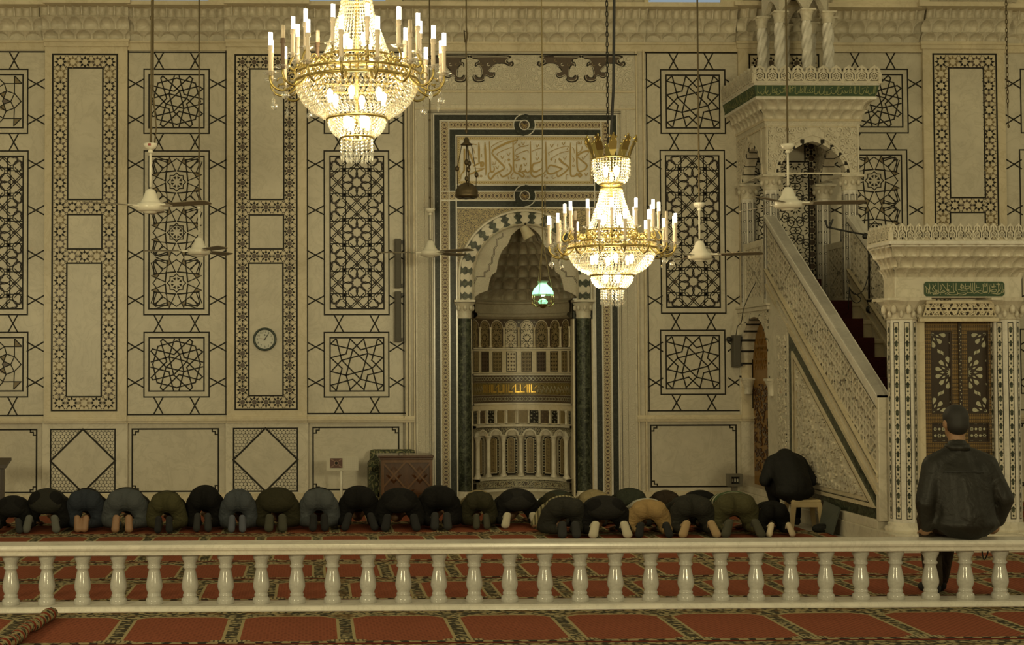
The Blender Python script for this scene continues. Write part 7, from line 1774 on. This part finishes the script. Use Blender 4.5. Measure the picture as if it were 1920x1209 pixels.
me=blob(mir([('c',(.12,.23,.05),.046,(.13,.36,.04),.042),('c',(.13,.36,.04),.042,(.135,.425,.033),.032)]),.014,2); me.materials.clear(); me.materials.append(M['hair']); obj_from('socks',me,SK['dark'],c)
# ---- man sitting on the balustrade
cx_=at(1812,1000,DB).x; c=empty('person',(cx_,YB,0)); tag(c,'man in a black leather jacket sitting on the balustrade, seen from behind','person')
Z=zt=.447; hd=(-.038,.06,Z+.80)
legs=[('c',(-.09,.02,Z+.13),.10,(-.10,.40,Z+.09),.072),('c',(-.10,.40,Z+.09),.068,(-.085,.36,.10),.047),('c',(.09,.02,Z+.13),.10,(.06,.42,Z+.09),.072),('c',(.06,.42,Z+.09),.068,(.015,.50,.10),.047)]
feet=[('c',(-.085,.34,.055),.042,(-.095,.46,.045),.04),('c',(-.095,.46,.045),.04,(-.10,.54,.038),.028),('c',(.015,.48,.055),.042,(.02,.60,.045),.04),('c',(.02,.60,.045),.04,(.025,.68,.038),.028)]
torso=[('c',(0,.0,Z+.12),.12,(-.02,.05,Z+.40),.11),('c',(-.02,.05,Z+.40),.11,(-.03,.05,Z+.52),.07),('c',(-.03,.05,Z+.60),.062,(-.036,.06,Z+.74),.058)]
head=[('e',(hd[0],hd[1],hd[2]+.02),(.077,.096,.105)),('e',(hd[0],hd[1]+.03,hd[2]-.05),(.062,.075,.07)),('e',(hd[0],hd[1]+.105,hd[2]-.01),(.014,.022,.026)),('e',(hd[0],hd[1]+.09,hd[2]-.055),(.028,.015,.012)),('e',(hd[0]-.08,hd[1]-.005,hd[2]-.005),(.013,.028,.034)),('e',(hd[0]+.08,hd[1]-.005,hd[2]-.005),(.013,.028,.034))]
arms=[('c',(-.20,.05,Z+.50),.05,(-.27,.03,Z+.25),.046),('c',(-.27,.03,Z+.25),.044,(-.25,.06,Z+.07),.032),('c',(.17,.05,Z+.50),.05,(.27,.04,Z+.27),.046),('c',(.27,.04,Z+.27),.044,(.26,.10,Z+.10),.032)]
for s in (-1,1):
    hx,hy=(-.25,.08) if s<0 else (.255,.13)
    arms+=[('c',(hx,hy-.02,Z+.06),.034,(hx+.0,hy+.03,Z+.04),.034)]+[('c',(hx-.027+.018*k,hy+.05,Z+.04),.011,(hx-.03+.02*k,hy+.10-.01*abs(k-1),Z+.022),.010) for k in range(4)]+[('c',(hx-s*.03,hy,Z+.05),.012,(hx-s*.06,hy+.05,Z+.035),.011)]
me=blob(legs+feet+torso+head+arms,.014,3); me.materials.clear(); me.materials.append(M['skin']); b_=obj_from('body',me,M['skin'],c)
eb=MB()
for s in (-1,1): eb.ball((hd[0]+s*.03,hd[1]+.092,hd[2]+.015),.012,8,6)
eb.build('eyes',[M['white_enamel']],b_)
me=blob([('e',(0,.0,Z+.118),(.20,.14,.105))]+[(q[0],q[1],q[2]*1.22,q[3],q[4]*(1.22 if i%2==0 else 1.45)) for i,q in enumerate(legs)],.016,5); me.materials.clear(); me.materials.append(M['skin']); obj_from('trousers',me,CL['dbrown'],c)
jk=[('e',(0,-.0,Z+.105),(.235,.155,.09)),('c',(0,.0,Z+.14),.165,(-.02,.04,Z+.40),.155),('c',(-.02,.04,Z+.40),.15,(-.03,.05,Z+.53),.105),('c',(-.03,.045,Z+.52),.095,(-.035,.05,Z+.645),.072)]
for s in (-1,1):
    jk+=[('c',(s*.085,.0,Z+.13),.125,(s*.085-.02,.04,Z+.44),.12),('c',(s*.06-.027,.05,Z+.575),.070,(s*.19-.015,.05,Z+.51),.080)]
jk+=[('c',(-.205,.05,Z+.505),.082,(-.285,.01,Z+.25),.070),('c',(-.285,.01,Z+.25),.066,(-.262,.04,Z+.09),.052),('c',(.17,.05,Z+.505),.082,(.278,.02,Z+.27),.072),('c',(.278,.02,Z+.27),.068,(.262,.08,Z+.12),.052)]
me=blob(jk,.016,3); me.materials.clear(); me.materials.append(M['skin'])
def leather():
    b=NB('black_leather',.5,0,.3); n=b.noise(7,4,dist=1.8); f=b.noise(60,2); b.color(b.mix((.008,.0075,.006),(.019,.017,.012),n)); b.bump(n+f*.05,.35,.03); return b.mat
M['leather']=leather(); jo=obj_from('jacket',me,M['leather'],c)
b=MB(); col=[]
b.lathe([(.080,0),(.090,.0),(.080,.045),(.072,.047)],(-.035,.05,Z+.615),20); obj=b.build('collar',[M['leather']],jo)
b=MB(); pts=[]
for k in range(15): x=-.16+.30*k/14; pts.append((x-.02,-.135+.55*x*x+.045,Z+.475-.25*x*x))
b.tube(pts,.0045,5); b.build('yoke_seam',[M['black_plastic']],jo)
me=blob([('e',(hd[0],hd[1]-.005,hd[2]+.045),(.087,.103,.095)),('e',(hd[0],hd[1]-.03,hd[2]+.0),(.080,.080,.085))],.014,2); me.materials.clear(); me.materials.append(M['hair']); obj_from('hair',me,M['hair'],c)
me=blob([(q[0],q[1],q[2]*1.14,q[3],q[4]*1.14) for q in feet],.014,2); me.materials.clear(); me.materials.append(M['hair']); obj_from('socks',me,SK['black'],c)
b=MB(); b.tube(spline([(.19,.16,Z+.02),(.23,.17,Z-.10),(.20,.17,Z-.17),(.185,.165,Z-.09),(.22,.16,Z+.01)],5),.005,5); b.build('jacket_cord',[M['black_plastic']],jo)
